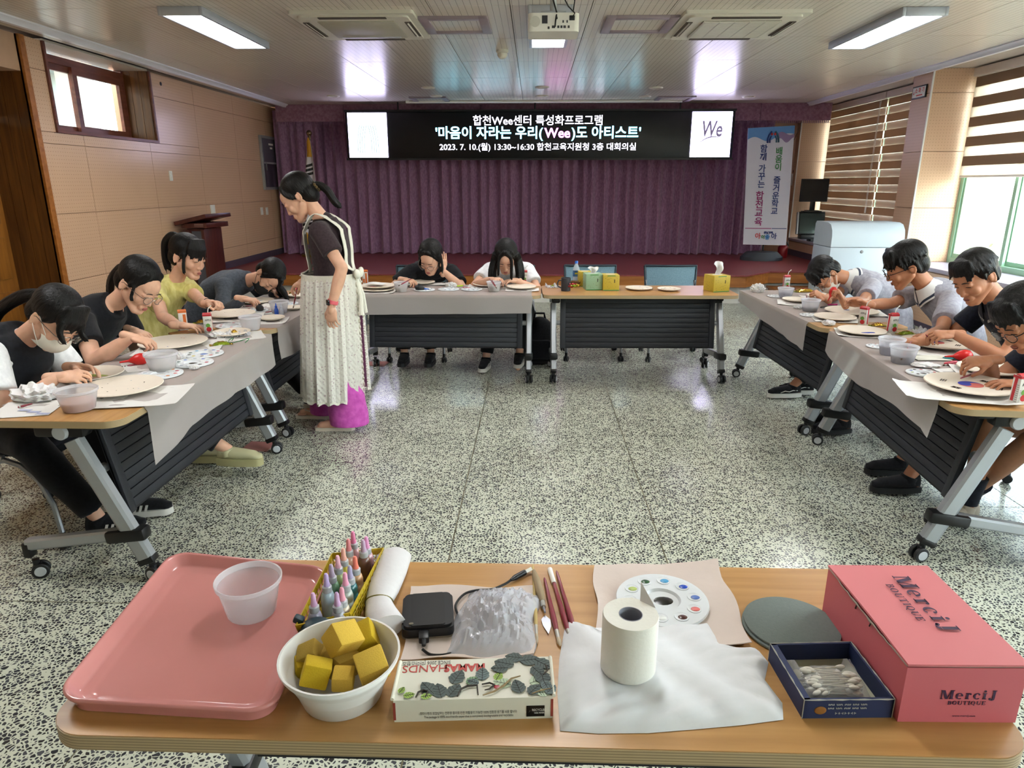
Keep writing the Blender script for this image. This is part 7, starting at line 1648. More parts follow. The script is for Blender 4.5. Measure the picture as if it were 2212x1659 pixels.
M_bark = M('bark_ink', '#3a322b', .7); M_twig = M('twig_tan', '#8a7452', .7)
stroke([(.56, .04), (.63, .12), (.69, .25), (.74, .42), (.80, .48)], .0018, M_twig); stroke([(.40, .03), (.42, .2), (.46, .27), (.52, .28), (.53, .05)], .002, M_bark); stroke([(.14, .03), (.15, .15), (.18, .2), (.21, .16), (.20, .02)], .0018, M_bark); stroke([(.55, .30), (.60, .33), (.63, .28), (.60, .18), (.57, .16)], .0018, M_bark); stroke([(.87, .05), (.93, .12), (.99, .16)], .0012, M_twig); stroke([(.95, .5), (.98, .6), (.97, .75)], .0016, M_bark)
for u, v in ((.93, .83), (.65, .26)): b = MB(); b.ell(top4(u, v, hbx + .0006), (.006, .005, .0006)); b.build('painted_bud', PAINTS['red'], t)
def ft(u, z, s, size, sx=1):
    p_ = top4(u, 0, hbx * z) + Vector((0, -.0006, 0)); text('print', s, size, basis(p_, top4(1, 0, 0) - top4(0, 0, 0), (0, 0, 1)), M_lgr, t, .0001, sx=sx)
ft(.47, .36, '마마스핸즈 포장상자는 친환경 종이로 만든 재활용이 가능한 100% 친환경 용기를 사용 합니다', .0068, .62); ft(.47, .2, 'The package is 100% eco-friendly paper that is completely biodegradable and recyclable', .0068, .62)
b = MB(); p0 = top4(.835, 0, hbx * .27); p1 = top4(.95, 0, hbx * .27); m_ = (p0 + p1) / 2; b.box(m_ + Vector((0, -.0004, .004)), ((p1 - p0).length, .0008, hbx * .5), Matrix.Rotation(math.atan2((p1 - p0).y, (p1 - p0).x), 3, 'Z')); b.build('eco_label', M_black, t, smooth=False)
text('print', 'RECYCLED', .0062, basis(m_ + Vector((.006, -.0012, .007)), p1 - p0, (0, 0, 1)), M_white, t, .0001, sx=.8); text('print', '100% PAPER', .0042, basis(m_ + Vector((.006, -.0012, .001)), p1 - p0, (0, 0, 1)), M_white, t, .0001, sx=.8)
b = MB(); q = m_ + Vector((-.014, -.0012, .004)); b.tube([q + Vector((-.004, 0, 0)), q + Vector((-.0015, 0, -.004)), q + Vector((.001, 0, .005)), q + Vector((.005, 0, .001)), q + Vector((.002, 0, -.003))], .0004, 4); b.build('tree_mark', M_white, t)
# tools
def seg(px): return [zt(x, y, .006) for x, y in px]
a_, b_, c_, d_ = seg([(1153, 1233), (1172, 1300), (1177, 1326), (1185, 1366)]); t = thing('palette_knife', a_, 'wooden-handled palette knife with a pointed steel blade', 'palette knife', 0, None)

b = MB(); b.tube([Vector(), (b_ - a_) * .3, (b_ - a_) * .7, (b_ - a_)], [.004, .0085, .0095, .006], 12); b.build('handle', M('knife_wood', '#8d7a5c', .5, var=.2), t)
b = MB(); b.tube([(b_ - a_) * .99, (b_ - a_) + (c_ - b_) * .45], .0055, 12); b.build('ferrule', M_ferr, t)
b = MB(); b.tube([(b_ - a_) + (c_ - b_) * .4, (c_ - a_) + Vector((0, 0, .004))], .0022, 8); dd = (d_ - c_).normalized(); qq = Vector((-dd.y, dd.x, 0)); L = (d_ - c_).length; o_ = c_ - a_ + Vector((0, 0, -.004))
pl = [o_, o_ + dd * L * .25 + qq * .0095, o_ + dd * L * .6 + qq * .0085, o_ + dd * L * 1.02, o_ + dd * L * .55 - qq * .008, o_ + dd * L * .22 - qq * .009]; b.add([p for p in pl] + [p + Vector((0, 0, .001)) for p in pl], [tuple(range(5, -1, -1)), tuple(range(6, 12))] + [(i, (i + 1) % 6, 6 + (i + 1) % 6, 6 + i) for i in range(6)]); b.build('blade', M('blade_steel', '#b9bac4', .32, .8, var=0), t)
brush(zt(1160, 1391, .005), zt(1151, 1219, .005), 'thin bamboo-handled clay tool with a white tip, left of the palette knife', .0034, M_brisw, M('bamboo', '#b39a5e', .5, var=.1), group='brushes and tools beside the foam sheet')
brush(zt(1210, 1396, .005), zt(1176, 1248, .005), 'dark red paintbrush right of the palette knife, its pale tip towards us', .0045, M_brisw, group='brushes and tools beside the foam sheet', cap=None)
brush(zt(1238, 1400, .005), zt(1188, 1231, .005), 'dark red paintbrush with a white upper handle, its tip under the white bag', .0045, M_brisw, group='brushes and tools beside the foam sheet', cap=M_white)
brush(zt(1252, 1400, .005), zt(1202, 1233, .005), 'rightmost dark red paintbrush with a black end, its tip under the white bag', .0045, M_brisw, group='brushes and tools beside the foam sheet')
# foam sheets, palette, white bag, paper roll
quadsheet([(1292, 1400), (1625, 1400), (1549, 1217), (1283, 1229)], 'pale pink foam sheet lying under the big paint palette', M_sheetp, curl=.008, seed=5)
palette(1430, 1301, 99, 'large white palette with wet paint wells on the pink foam sheet of the near table', ['slate', 'blue', 'sky', 'green', 'lime', 'yellow', 'wash', 'white', 'brown', 'coral', 'black'], rz=.1, dz=.006)
out = [(1222, 1345), (1262, 1360), (1330, 1362), (1432, 1352), (1530, 1350), (1560, 1398), (1640, 1408), (1660, 1432), (1652, 1470), (1690, 1520), (1692, 1556), (1600, 1568), (1500, 1577), (1400, 1585), (1290, 1586), (1210, 1580), (1204, 1500), (1208, 1425)]
W3 = [zt(x, y) for x, y in out]; o_ = sum(W3, Vector()) / len(W3); n = len(W3); rnd = random.Random(4); b = MB(); NR, NS = 18, 108; vs = [Vector((0, 0, .02))]
for k in range(1, NR + 1):
    f = k / NR
    for i in range(NS):
        s = i / NS * n; j = int(s) % n; q = W3[j].lerp(W3[(j + 1) % n], s - int(s)) - o_; p = q * f
        h = .018 * (1 - f ** 7) + .0035 * math.sin(p.x * 60 + p.y * 45) * (1 - f ** 3) + .003 * abs(math.sin(p.x * 38 - p.y * 90 + 1)) * min(1, f * 1.5) + .005 * abs(math.sin(i * .55)) * f ** 4 * (1 - f ** 12) + .0022 * abs(math.sin(p.x * 130 + 40 * p.y + 3 * math.sin(p.y * 50))) * f * (1 - f ** 6)
        vs.append(Vector((p.x, p.y, max(.0015, h) if f < 1 else .0012)))
fs = [(0, 1 + i, 1 + (i + 1) % NS) for i in range(NS)] + [(1 + k * NS + i, 1 + (k + 1) * NS + i, 1 + (k + 1) * NS + (i + 1) % NS, 1 + k * NS + (i + 1) % NS) for k in range(NR - 1) for i in range(NS)]
fs.append(tuple(1 + (NR - 1) * NS + i for i in range(NS))); b.add(vs, fs); o = b.build('cloth_bundle', M('bag_white', '#d9dadd', .5, var=.02, bump=.25, bs=22), None, loc=o_, angle=70); tag(o, 'folded white plastic bundle lying flat under the tissue roll', 'bundle')
c = zt(1356, 1440, .019); zc = (c - CC).dot(CF); Rr = 60 / FPX * zc * .98
t = thing('tissue_roll', c, 'standing white toilet paper roll with a grey cardboard core', 'paper roll'); hr = .112
b = MB(); b.lathe([(Rr * .42, .001), (Rr * .97, 0), (Rr, .003), (Rr, hr - .003), (Rr * .98, hr), (Rr * .42, hr - .001)], 48, loop=True); b.build('paper', M('roll_paper', '#e2dfd6', .95, var=.015, vs=60, bump=.12, bs=160), t, angle=60)
b = MB(); b.lathe([(Rr * .425, .001), (Rr * .425, hr - .0005), (Rr * .40, hr - .0005), (Rr * .40, .001)], 40, loop=True); b.build('core', M('core_grey', '#8f8f99', .7), t, angle=60)
b = MB(); b.add([(Rr * .45, Rr * .8, hr + .0), (Rr * .95, Rr * .35, hr), (Rr * .5, Rr * 1.1, hr + .03)], [(0, 1, 2)]); b.build('loose_ply', M_tis, t, smooth=False)
# grey sponge discs
c = zt(1708, 1357, .0); zc = (c - CC).dot(CF); Rd = 101 / FPX * zc * .97; M_disc = M('disc_grey', '#6d7672', .9, var=.12, vs=150, bump=.3, bs=300)
for k, (dx, dy, lb) in enumerate(((-.004, -.003, 'lower grey sponge disc, edge showing under the other'), (.0, .0, 'upper round grey sponge disc left of the pink box'))):
    b = MB(); b.lathe([(.0001, 0), (Rd - .002, 0), (Rd, .002), (Rd, .005), (Rd - .002, .0062), (.0001, .0062)], 56); o = b.build('sponge_disc', M_disc, None, loc=c + Vector((dx, dy, .0005 + .0064 * k))); tag(o, lb, 'disc', 'stacked grey sponge discs')
# navy box lid with cotton swabs
nl, nr = zt(1732, 1552), zt(1926, 1550); hn = (hsolve(nl, 1520) + hsolve(nr, 1503)) / 2; fl, fr = zt(1664, 1390, hn), zt(1838, 1386, hn); fl.z = fr.z = TOP; N4 = [nl, nr, fr, fl]; o_ = sum(N4, Vector()) / 4; o_.z = TOP
def n4(u, v, z): q = bil(N4, u, v); return Vector((q.x, q.y, TOP + z)) - o_
t = thing('box_lid', o_, 'worn navy cardboard box lid, open side up, holding cotton swabs', 'box'); M_nb = M('navy_card', '#1f2b52', .6, var=.15, vs=40); M_wear = M('card_wear', '#a7a79f', .8, var=.2, vs=80); M_crm = M('card_cream', '#a5a28d', .8, var=.1, vs=30)
b = MB(); b.add([n4(.02, .02, .001), n4(.98, .02, .001), n4(.98, .98, .001), n4(.02, .98, .001), n4(.02, .02, .003), n4(.98, .02, .003), n4(.98, .98, .003), n4(.02, .98, .003)], [(0, 3, 2, 1), (4, 5, 6, 7), (0, 1, 5, 4), (1, 2, 6, 5), (2, 3, 7, 6), (3, 0, 4, 7)]); b.build('lid_floor', M_crm, t, smooth=False)
for (u0, v0), (u1, v1), iu, iv in (((0, 0), (1, 0), 0, .035), ((1, 0), (1, 1), -.03, 0), ((1, 1), (0, 1), 0, -.03), ((0, 1), (0, 0), .075, 0)):
    A, B_, C_, D_ = n4(u0, v0, 0), n4(u1, v1, 0), n4(u1 + iu, v1 + iv, 0), n4(u0 + iu, v0 + iv, 0); up = Vector((0, 0, hn)); b = MB()
    b.add([A, B_, C_, D_, A + up, B_ + up, C_ + up, D_ + up], [(0, 1, 2, 3), (4, 5, 6, 7), (0, 1, 5, 4), (1, 2, 6, 5), (2, 3, 7, 6), (3, 0, 4, 7)]); b.build('lid_wall', M_nb, t, smooth=False)
    b = MB(); b.tube([A + up + (B_ - A) * (k / 12) + Vector((0, 0, .0002 * (-1) ** k)) for k in range(13)], [.0006 + .0005 * ((k * 7) % 3) for k in range(13)], 5); b.tube([A, A + up], .0009, 5); b.build('worn_edge', M_wear, t)
fm = lambda u, z: n4(u, 0, hn * z) + Vector((0, -.0008, 0))
b = MB(); b.ell(fm(.19, .45), (.010, .0012, .008)); b.build('amber_print', M('print_amber', '#8a5a22', .6, var=.3, vs=200), t)
b = MB()
for k in range(26):
    for z in (.75, .55):
        if (k * 7 + int(z * 100)) % 5: p_ = fm(.26 + .018 * k, z); b.box(p_, (.0016, .0006, .0030), Matrix.Rotation(.5 * ((k % 3) - 1), 3, 'Y'))
for k in range(7): p_ = fm(.37 + .035 * k, .28); b.box(p_, (.0032, .0006, .0012)); b.box(p_ + Vector((.001 * ((k % 3) - 1), 0, 0)), (.001, .0006, .0042))
o = b.build('small_print', M_wear, t, smooth=False); o['kind'] = 'stuff'
# swabs in a clear bag
so_ = n4(.5, .38, .004) + o_; M_stick = M('swab_stick', '#cfc9b4', .7); M_cot = M('cotton', '#dad6cc', .95); rnd = random.Random(8); sw0 = None
for k in range(42):
    a = rnd.gauss(0, .10) + (.45 if k % 9 == 0 else 0); z = .006 + .0036 * (k % 6) + rnd.uniform(0, .002); y = rnd.gauss(0, .013); L = .072
    t = thing('cotton_swab', so_ + Vector((rnd.uniform(-.008, .008), y, z)), 'white cotton swab in the clear bag', 'cotton swab', a + .02, 'cotton swabs in the navy lid')
    if sw0 is None:
        b = MB(); b.cyl((-L / 2, 0, 0), (L / 2, 0, 0), .0012, seg=8); s1_ = b.mesh('stick'); s1_.materials.append(M_stick); b = MB(); b.ell((0, 0, 0), (.0095, .0040, .0040), seg=8); s2_ = b.mesh('cotton_tip'); s2_.materials.append(M_cot); sw0 = 1
    link('stick', s1_, None, t); link('cotton_tip', s2_, None, t, (-L / 2 + .002, 0, 0)); link('cotton_tip', s2_, None, t, (L / 2 - .002, 0, 0))
b = MB(); b.sheet(30, 20, lambda u, v: n4(.10 + .78 * u, .14 + .62 * v, .005) + Vector((0, 0, .027 * (math.sin(PI * u) ** .5 * math.sin(PI * v) ** .5) + .003 * abs(math.sin(u * 19 + v * 7)) + (.02 * v if u < .12 or u > .88 else 0))), .0003); o = b.build('clear_bag', translucent('swab_bag', '#e2e3e8', .84, .08, .08, 40), None, loc=o_, angle=25); tag(o, 'clear plastic bag round the cotton swabs in the navy lid', 'bag')
# pink shoe box
nl, nr = zt(1938, 1559), zt(2193, 1561); hp = hsolve(nl, 1438); fl = zt(1775, 1326); fr = fl + (nr - nl) + Vector((.004, 0, 0)); P4_ = [nl, nr, fr, fl]; o_ = sum(P4_, Vector()) / 4; o_.z = TOP
def p4(u, v, z): q = bil(P4_, u, v); return Vector((q.x, q.y, TOP + z)) - o_
t = thing('shoe_box', o_, 'big pink cardboard box with plum serif lettering at the right end', 'box'); M_pb = M('box_pink', '#c8646c', .55, var=.02); M_pbt = M('box_pink_top', '#cf7378', .55, var=.02); M_ink = M('ink_plum', '#3a1c3f', .5, var=0); M_card = M('card_edge', '#9b8f83', .8)
b = MB(); b.add([p4(0, 0, 0), p4(1, 0, 0), p4(1, 1, 0), p4(0, 1, 0), p4(0, 0, hp - .004), p4(1, 0, hp - .004), p4(1, 1, hp - .004), p4(0, 1, hp - .004)], [(0, 3, 2, 1), (4, 5, 6, 7), (0, 1, 5, 4), (1, 2, 6, 5), (2, 3, 7, 6), (3, 0, 4, 7)]); b.build('box_body', M_pb, t, smooth=False)
b = MB(); b.sheet(2, 24, lambda u, v: p4(u * 1.004 - .004 * (1 - u), v * 1.01 - .005, hp + .0035 + (.003 * math.sin(PI * v) * (1 - u))), .004); b.build('lid', M_pbt, t, angle=30)
b = MB(); b.tube([p4(-.005, k / 24, hp - .001 - .003 * abs(math.sin(k * 1.1)) * (1 if 4 < k < 20 else 0)) for k in range(25)], [.0011 + .0012 * (1 if k in (9, 10, 14, 15) else 0) for k in range(25)], 6); b.tube([p4(-.005, 0, hp - .0005), p4(.5, -.003, hp - .001), p4(1, -.003, hp)], .0009, 5); b.build('torn_edge', M_card, t)
for v in (.40, .58): b = MB(); b.tube([p4(-.006, v, hp - .004), p4(-.006, v + .01, hp - .014)], .0012, 5); b.build('slit', M_lash, t)
ax = p4(1, 0, 0) - p4(0, 0, 0); fz = lambda u, z: p4(u, 0, hp * z) + Vector((0, -.0006, 0))
def ser(word, size, M4, mat, par, sp=.12, depth=.0003):
    """bold serif capitals and small letters drawn from stems, hairlines, bowls and serifs"""
    x = 0; b = MB(); W_ = .17; H_ = .045
    def bar(x0, y0, x1, y1): b.prism([(x0, y0), (x1, y0), (x1, y1), (x0, y1)], 0, depth)
    def stem(x0, y0, y1, w=W_, s0=1, s1=1):
        bar(x0, y0, x0 + w, y1); e = .065
        if s0: bar(x0 - e, y0, x0 + w + e, y0 + H_)
        if s1: bar(x0 - e, y1 - H_, x0 + w + e, y1)
    def diag(x0, y0, x1, y1, w): b.prism([(x0, y0), (x0 + w, y0), (x1 + w, y1), (x1, y1)], 0, depth)
    def bowl(cx, cy, rx, ry, t, a0=0, a1=360, th=None):
        n = 28; th = th or H_; o = []; i_ = []
        for k in range(n + 1):
            a = math.radians(a0 + (a1 - a0) * k / n); o.append((cx + rx * math.cos(a), cy + ry * math.sin(a))); i_.append((cx + (rx - t) * math.cos(a), cy + (ry - th) * math.sin(a)))
        for k in range(n): b.prism([o[k], o[k + 1], i_[k + 1], i_[k]], 0, depth)
    for ch in word:
        off = len(b.bm.verts); w = .7
        if ch == 'M': stem(.07, 0, .7, .06); diag(.42, .0, .08, .7, .17) if 0 else diag(.36, 0, .09, .7, .19); diag(.42, 0, .70, .7, .06); stem(.68, 0, .7, W_, 1, 1); w = .92
        elif ch == 'e': bowl(.24, .24, .24, .25, .13, 0, 310); bar(.1, .23, .46, .27); w = .5
        elif ch == 'r': stem(.06, 0, .48, .15); bar(.0, .435, .1, .48); bowl(.30, .33, .13, .15, .06, 50, 170); b.prism([(.33 + .065 * math.cos(q), .40 + .065 * math.sin(q)) for q in [2 * PI * k / 14 for k in range(14)]], 0, depth); w = .43
        elif ch == 'c': bowl(.24, .24, .24, .25, .13, 55, 315); b.prism([(.36 + .065 * math.cos(q), .37 + .065 * math.sin(q)) for q in [2 * PI * k / 14 for k in range(14)]], 0, depth); w = .47
        elif ch == 'i': stem(.06, 0, .48, .15); b.prism([(.135 + .08 * math.cos(q), .63 + .08 * math.sin(q)) for q in [2 * PI * k / 14 for k in range(14)]], 0, depth); w = .28
        elif ch == 'J': stem(.25, .08, .7, W_, 0, 1); bowl(.23, .06, .19, .17, W_, 190, 360); b.prism([(.1 + .08 * math.cos(q), .03 + .08 * math.sin(q)) for q in [2 * PI * k / 14 for k in range(14)]], 0, depth); w = .5
        elif ch == 'B': stem(.07, 0, .7, .14); bowl(.28, .52, .24, .18, .13, -90, 90); bowl(.28, .19, .28, .19, .14, -90, 90); bar(.2, .655, .3, .7); bar(.2, .34, .3, .38); bar(.2, 0, .3, .045); w = .6
        elif ch == 'O' or ch == 'Q':
            bowl(.34, .35, .34, .36, .15); w = .72
            if ch == 'Q': b.prism([(.30, .05), (.40, .05), (.66, -.17), (.50, -.17)], 0, depth)
        elif ch == 'U': stem(.07, .2, .7, .15, 0, 1); bowl(.35, .22, .28, .23, .13, 180, 360); stem(.57, .2, .7, .06, 0, 1); w = .72
        elif ch == 'T': stem(.26, 0, .7, .15, 1, 0); bar(.02, .655, .65, .7); bar(.02, .5, .06, .7); bar(.61, .5, .65, .7); w = .69
        elif ch == 'I': stem(.07, 0, .7, .15); w = .31
        elif ch == 'E': stem(.07, 0, .7, .15); bar(.2, .655, .56, .7); bar(.2, 0, .58, .045); bar(.2, .34, .42, .38); bar(.52, .5, .56, .7); bar(.54, 0, .58, .2); bar(.38, .26, .42, .46); w = .62
        b.bm.verts.ensure_lookup_table()
        for v in b.bm.verts[off:]: v.co.x += x
        x += w + sp
    x -= sp
    for v in b.bm.verts: v.co = Vector(((v.co.x - x / 2) * size, (v.co.y - .35) * size, v.co.z))
    me = b.mesh('lettering', False); me.transform(M4); me.materials.append(mat); return link('lettering', me, None, par)
text('lettering', 'www.mercij.com', .0056, basis(fz(.55, .12), ax, (0, 0, 1)), M_ink, t, .0001)
ser('MerciJ', .0245, basis(fz(.55, .50), ax, (0, 0, 1)), M_ink, t, .13); ser('BOUTIQUE', .0105, basis(fz(.55, .355), ax, (0, 0, 1)), M_ink, t, .12)
tx = p4(.5, 0, 0) - p4(.5, 1, 0); ty = p4(1, .5, 0) - p4(0, .5, 0)
ser('MerciJ', .046, basis(p4(.60, .56, hp + .0078), tx, ty), M_ink, t, .13); ser('BOUTIQUE', .0195, basis(p4(.42, .56, hp + .0072), tx, ty), M_ink, t, .12)
# ------------------------------------------------------------------ left near table
GP = 'paper sheets under the plates'
sheet(300, 858, 190, .30, 'white paper sheet under the large plate at the near left', rz=.2); plate(263, 840, 83, 'large pale plate nearest the camera on the left table', dots(['wash', 'brown'], 1, 10, .02), dz=.008)
sheet(255, 822, 140, .26, 'white sheet under the masked girl’s plate', rz=-.3); plate(199, 813, 63, 'plate the masked girl is painting, with a yellowish smear', blob(PAINTS['lime'], .2, -.2, .45, asp=.35), dz=.006)
sheet(60, 884, 120, .20, 'printed paper sheet at the near left corner', rz=.25, curl=.003)
b = MB(); c = zt(70, 886, .004)
for k in range(3): b.box((-.03 + .05 * k, -.02 * k, 0), (.05, .02, .0006))
o = b.build('printed_picture', M('print_lilac', '#a9adc9', .7, var=.3, vs=60), None, loc=c, smooth=False); tag(o, 'pale lilac printed picture cards on the corner sheet', 'card')
crumple(zt(82, 862, .002), .085, .065, .042, 'big crumpled white tissue beside the cup of pink water', seed=2)
brush(zt(38, 880, .008), zt(70, 872, .012), 'short dark red brush lying at the near left corner', .004, M_red)
cup_px(172, 884, 42, .085, 'cup of pink water at the near left corner', liquid=L_pink, level=.45)
palette(346, 810, 47, 'palette with pink and red wells beside the large left plate', ['coral', 'red', 'orange', 'wash', 'lime', 'wash', 'sky', 'wash', 'coral', 'orange', 'white'])
sheet(330, 790, 110, .2, 'scrap sheet beside the cloudy water cup', rz=.7)
palette(416, 786, 43, 'palette with a black centre, nearest of the two beside the cloudy cup', ['red', 'wash', 'blue', 'wash', 'slate', 'green', 'white', 'wash', None, 'brown', 'black'])
palette(440, 766, 41, 'palette with blue and black wells, farther of the two beside the cloudy cup', ['black', 'red', 'blue', 'slate', 'sky', 'green', 'black', 'yellow', 'brown', 'coral', 'slate'])
cup_px(352, 800, 34, .088, 'cup of cloudy water beside the red rubber blower', liquid=L_cloud, level=.3)
blower(zt(300, 776, .028), (-.8, -.55, -.05), 'red rubber blower on the left table')
brush(zt(268, 792, .006), zt(300, 786, .006), 'dark red brush under the red blower on the left table'); crumple(zt(333, 792, .002), .02, .015, .012, 'small folded tissue beside the cloudy cup', seed=5)
crumple(zt(388, 776, .002), .03, .02, .022, 'small pointed tissue between the cloudy cup and the palettes', seed=7); crumple(zt(420, 797, .006), .022, .014, .012, 'little tissue scrap on the near palette', seed=8)
brush(zt(224, 797, .006), zt(266, 792, .008), 'dark-handled brush lying past the masked girl’s plate', .004, M_bris, M_dark)
sheet(390, 752, 170, .32, 'white sheet under the black T-shirt girl’s plate', rz=.3); plate(375, 743, 69, 'large plate the girl in black is painting', dots(['brown', 'coral', 'slate'], 3, 11, .022, .85), dz=.008)
wrapper(zt(478, 745, .002), .085, .05, 'green snack wrapper on the near left table', M_wrapg, 1, .5); wrapper(zt(506, 720, .01), .035, .03, 'gold twisted sweet on the near left table', M_wrap, 2, .8, .02)
b = MB(); b.tube([Vector((.03 * math.cos(k * .8) + .012 * k, .02 * math.sin(k * 1.1), .012 + .01 * math.sin(k))) for k in range(12)], .002, 6); o = b.build('twist_ribbon', M('foil_green', '#2f8a4a', .2, .6), None, loc=zt(490, 740, .004)); tag(o, 'shiny green foil twist beside the green wrapper', 'ribbon')
cello(zt(512, 726, .002), .16, .10, .03, 'crinkled clear wrapper near the end of the near left table', 1, .4); sheet(520, 728, 95, .22, 'white sheet at the far end of the near left table', rz=.5); plate(500, 722, 40, 'plate half under clear wrapping at the end of the near left table', None, dz=.006)
crumple(zt(470, 728, .003), .05, .035, .02, 'white tissue beside the gold sweet', seed=9)
juice(398, 712, 'orange juice carton on a wooden board before the girl in yellow', .5, 'orange', 'orange', straw=False); juice(452, 720, 'apple juice carton with a straw, right of the orange one', .35)
b = MB(); b.prism(rrect(-.13, .13, -.045, .045, .02), 0, .006); o = b.build('wooden_board', M_top, None, loc=zt(415, 716, .002)); o.rotation_euler = (0, 0, .9); tag(o, 'small wooden board under the orange juice carton', 'board')
wrapper(zt(437, 697, .003), .07, .045, 'yellow snack wrapper behind the left juice cartons', M_wrap, 4, .7)
# ------------------------------------------------------------------ left far table
cup_px(543, 712, 24, .085, 'empty clear cup at the near end of the far left table', cat='cup')
palette(502, 705, 34, 'pink-stained palette behind the apple juice carton', ['coral', 'red', 'wash', 'coral', 'white'], detail=False)
sheet(505, 688, 120, .3, 'sheet under the yellow-shirt girl’s plate', rz=.3); plate(500, 681, 50, 'plate painted with small pink marks before the girl in yellow', dots(['coral', 'brown'], 5, 12, .02, .7), dz=.007)
sheet(590, 694, 60, .2, 'sheet under the blank plate on the far left table', rz=.2); plate(588, 690, 27, 'blank plate at the aisle edge of the far left table', dz=.006)
sheet(590, 668, 100, .35, 'sheet strewn with paint bottles on the far left table', rz=-.2)
b = MB(); b.ell((0, 0, .026), (.027, .027, .026), seg=14); b.cyl((0, 0, .048), (0, 0, .056), .007); o = b.build('rubber_ball', M_rubbk, None, loc=zt(562, 674, .002)); tag(o, 'black rubber ball on the far left table', 'ball')
palette(555, 672, 24, 'dabbed palette behind the black ball', ['lime', 'blue', 'red', 'black', 'sky'], detail=False); cup_px(604, 676, 21, .085, 'cup of water beside the blue bottle on the far left table', liquid=L_lav, level=.4)
for px, col, lb in ((598, '#2a55b5', 'blue'), (609, '#b9bfcc', 'clear')):
    t = thing('paint_bottle', zt(px, 682, .002), 'small %s paint bottle before the cup on the far left table' % lb, 'paint bottle'); m = M('tablebottle_' + lb, col, .2)
    b = MB(); b.lathe([(.0001, 0), (.013, 0), (.014, .002), (.014, .04), (.010, .05), (.008, .054)], 18); b.build('bottle', m, t); b = MB(); b.lathe([(.0085, .053), (.0085, .066), (.004, .07), (.003, .085), (.0001, .086)], 14); b.build('cap', m, t)
for k, (a_, c_) in enumerate((((525, 662), (550, 660)), ((530, 668), (552, 667)), ((568, 676), (592, 672)))): brush(zt(*a_, .005), zt(*c_, .006), 'dark red brush lying on the far left table, ' + ('behind the ball', 'left of the ball', 'right of the ball')[k])
plate(556, 653, 35, 'plate the girl in the black mask is painting', blob(PAINTS['wash'], 0, 0, .3), dz=.006); plate(632, 668, 22, 'small dish beside the cup, near the apron', dz=.004); plate(645, 641, 22, 'plate partly hidden by the woman’s apron', dz=.006); wrapper(zt(630, 636, .003), .05, .04, 'shiny wrapper past the woman’s hand', M_wrap, 5, .3); palette(622, 657, 22, 'palette beyond the water cup, left of the apron', ['wash', 'sky', 'white', 'slate'], detail=False)
juice(645, 637, 'small white carton beyond the woman’s hand', .4, 'red', 'apple', h=.05, straw=False)
# ------------------------------------------------------------------ back left table
sheet(812, 630, 85, .24, 'sheet folded over the stacked plates at the left', rz=0)
plate(815, 627, 38, 'lower plate of the stack beside the orange carton', dz=.004); plate(817, 620, 37, 'upper plate of the stack beside the orange carton, with a pink patch', blob(PAINTS['coral'], -.2, -.4, .25, asp=.5), dz=.024)
b = MB(); b.sheet(8, 8, lambda u, v: ((u - .5) * .15, (v - .5) * .13, .012 + .004 * math.sin(u * 5)), .0005); o = b.build('folded_paper', M_paper, None, loc=zt(812, 615, .044)); tag(o, 'loose white paper lying on the upper stacked plate', 'paper')
juice(790, 613, 'orange carton at the left end of the back table', .1, 'orange', 'orange', straw=False)
cup_px(867, 630, 16, .082, 'cup of cloudy water before the girl resting her head', liquid=L_cloud, level=.5); brush(zt(860, 618, .075), zt(889, 602, .10), 'dark red brush standing in the cup before the girl in black')
sheet(915, 614, 95, .22, 'sheet under the plate of the girl resting her head', rz=.05); plate(912, 612, 28, 'plate under the head-resting girl’s brush', dz=.008)
blower(zt(907, 622, .026), (.98, -.1, -.12), 'black rubber blower with a blue nozzle on the back table', M_rubbk, .95, M('nozzle_blue', '#2f5fb5', .4))
palette(917, 627, 23, 'leftmost of the three palettes on the back table', ['wash', 'black', 'white', 'slate', 'black'], detail=False); palette(969, 626, 23, 'middle of the three palettes on the back table', ['wash', 'white', 'slate', 'wash', 'sky'], detail=False); palette(1019, 626, 23, 'rightmost of the three palettes on the back table', ['black', 'wash', 'brown', 'black', 'black'], detail=False)
crumple(zt(975, 621, .002), .042, .03, .03, 'small crumpled tissue between the two girls', seed=12); marker(zt(986, 618, .008), zt(1000, 617, .008), '#b5d82a', 'lime green marker lying beside the tissue on the back table'); marker(zt(1000, 621, .008), zt(1014, 623, .008), '#c2475a', 'pink pen lying right of the green marker')
sheet(1058, 620, 95, .24, 'sheet under the plate of the girl in white', rz=0); plate(1059, 616, 38, 'plate under the long hair of the girl in white', blob(PAINTS['brown'], .5, .1, .35, asp=.4), dz=.007)
cup_px(1067, 629, 16, .082, 'cup of cloudy water with two brushes before the girl in white', liquid=L_cloud, level=.55); brush(zt(1072, 622, .06), zt(1056, 600, .10), 'dark red brush leaning left in the cup of the girl in white'); brush(zt(1073, 623, .06), zt(1062, 604, .11), 'second dark red brush in the cup of the girl in white')
juice(1133, 614, 'apple juice carton beside the girl in white', .05)
sheet(1128, 627, 72, .16, 'sheet under the blank plate at the right end of the girls’ table', rz=0); plate(1126, 622, 32, 'blank plate at the right end of the girls’ table', dz=.008)
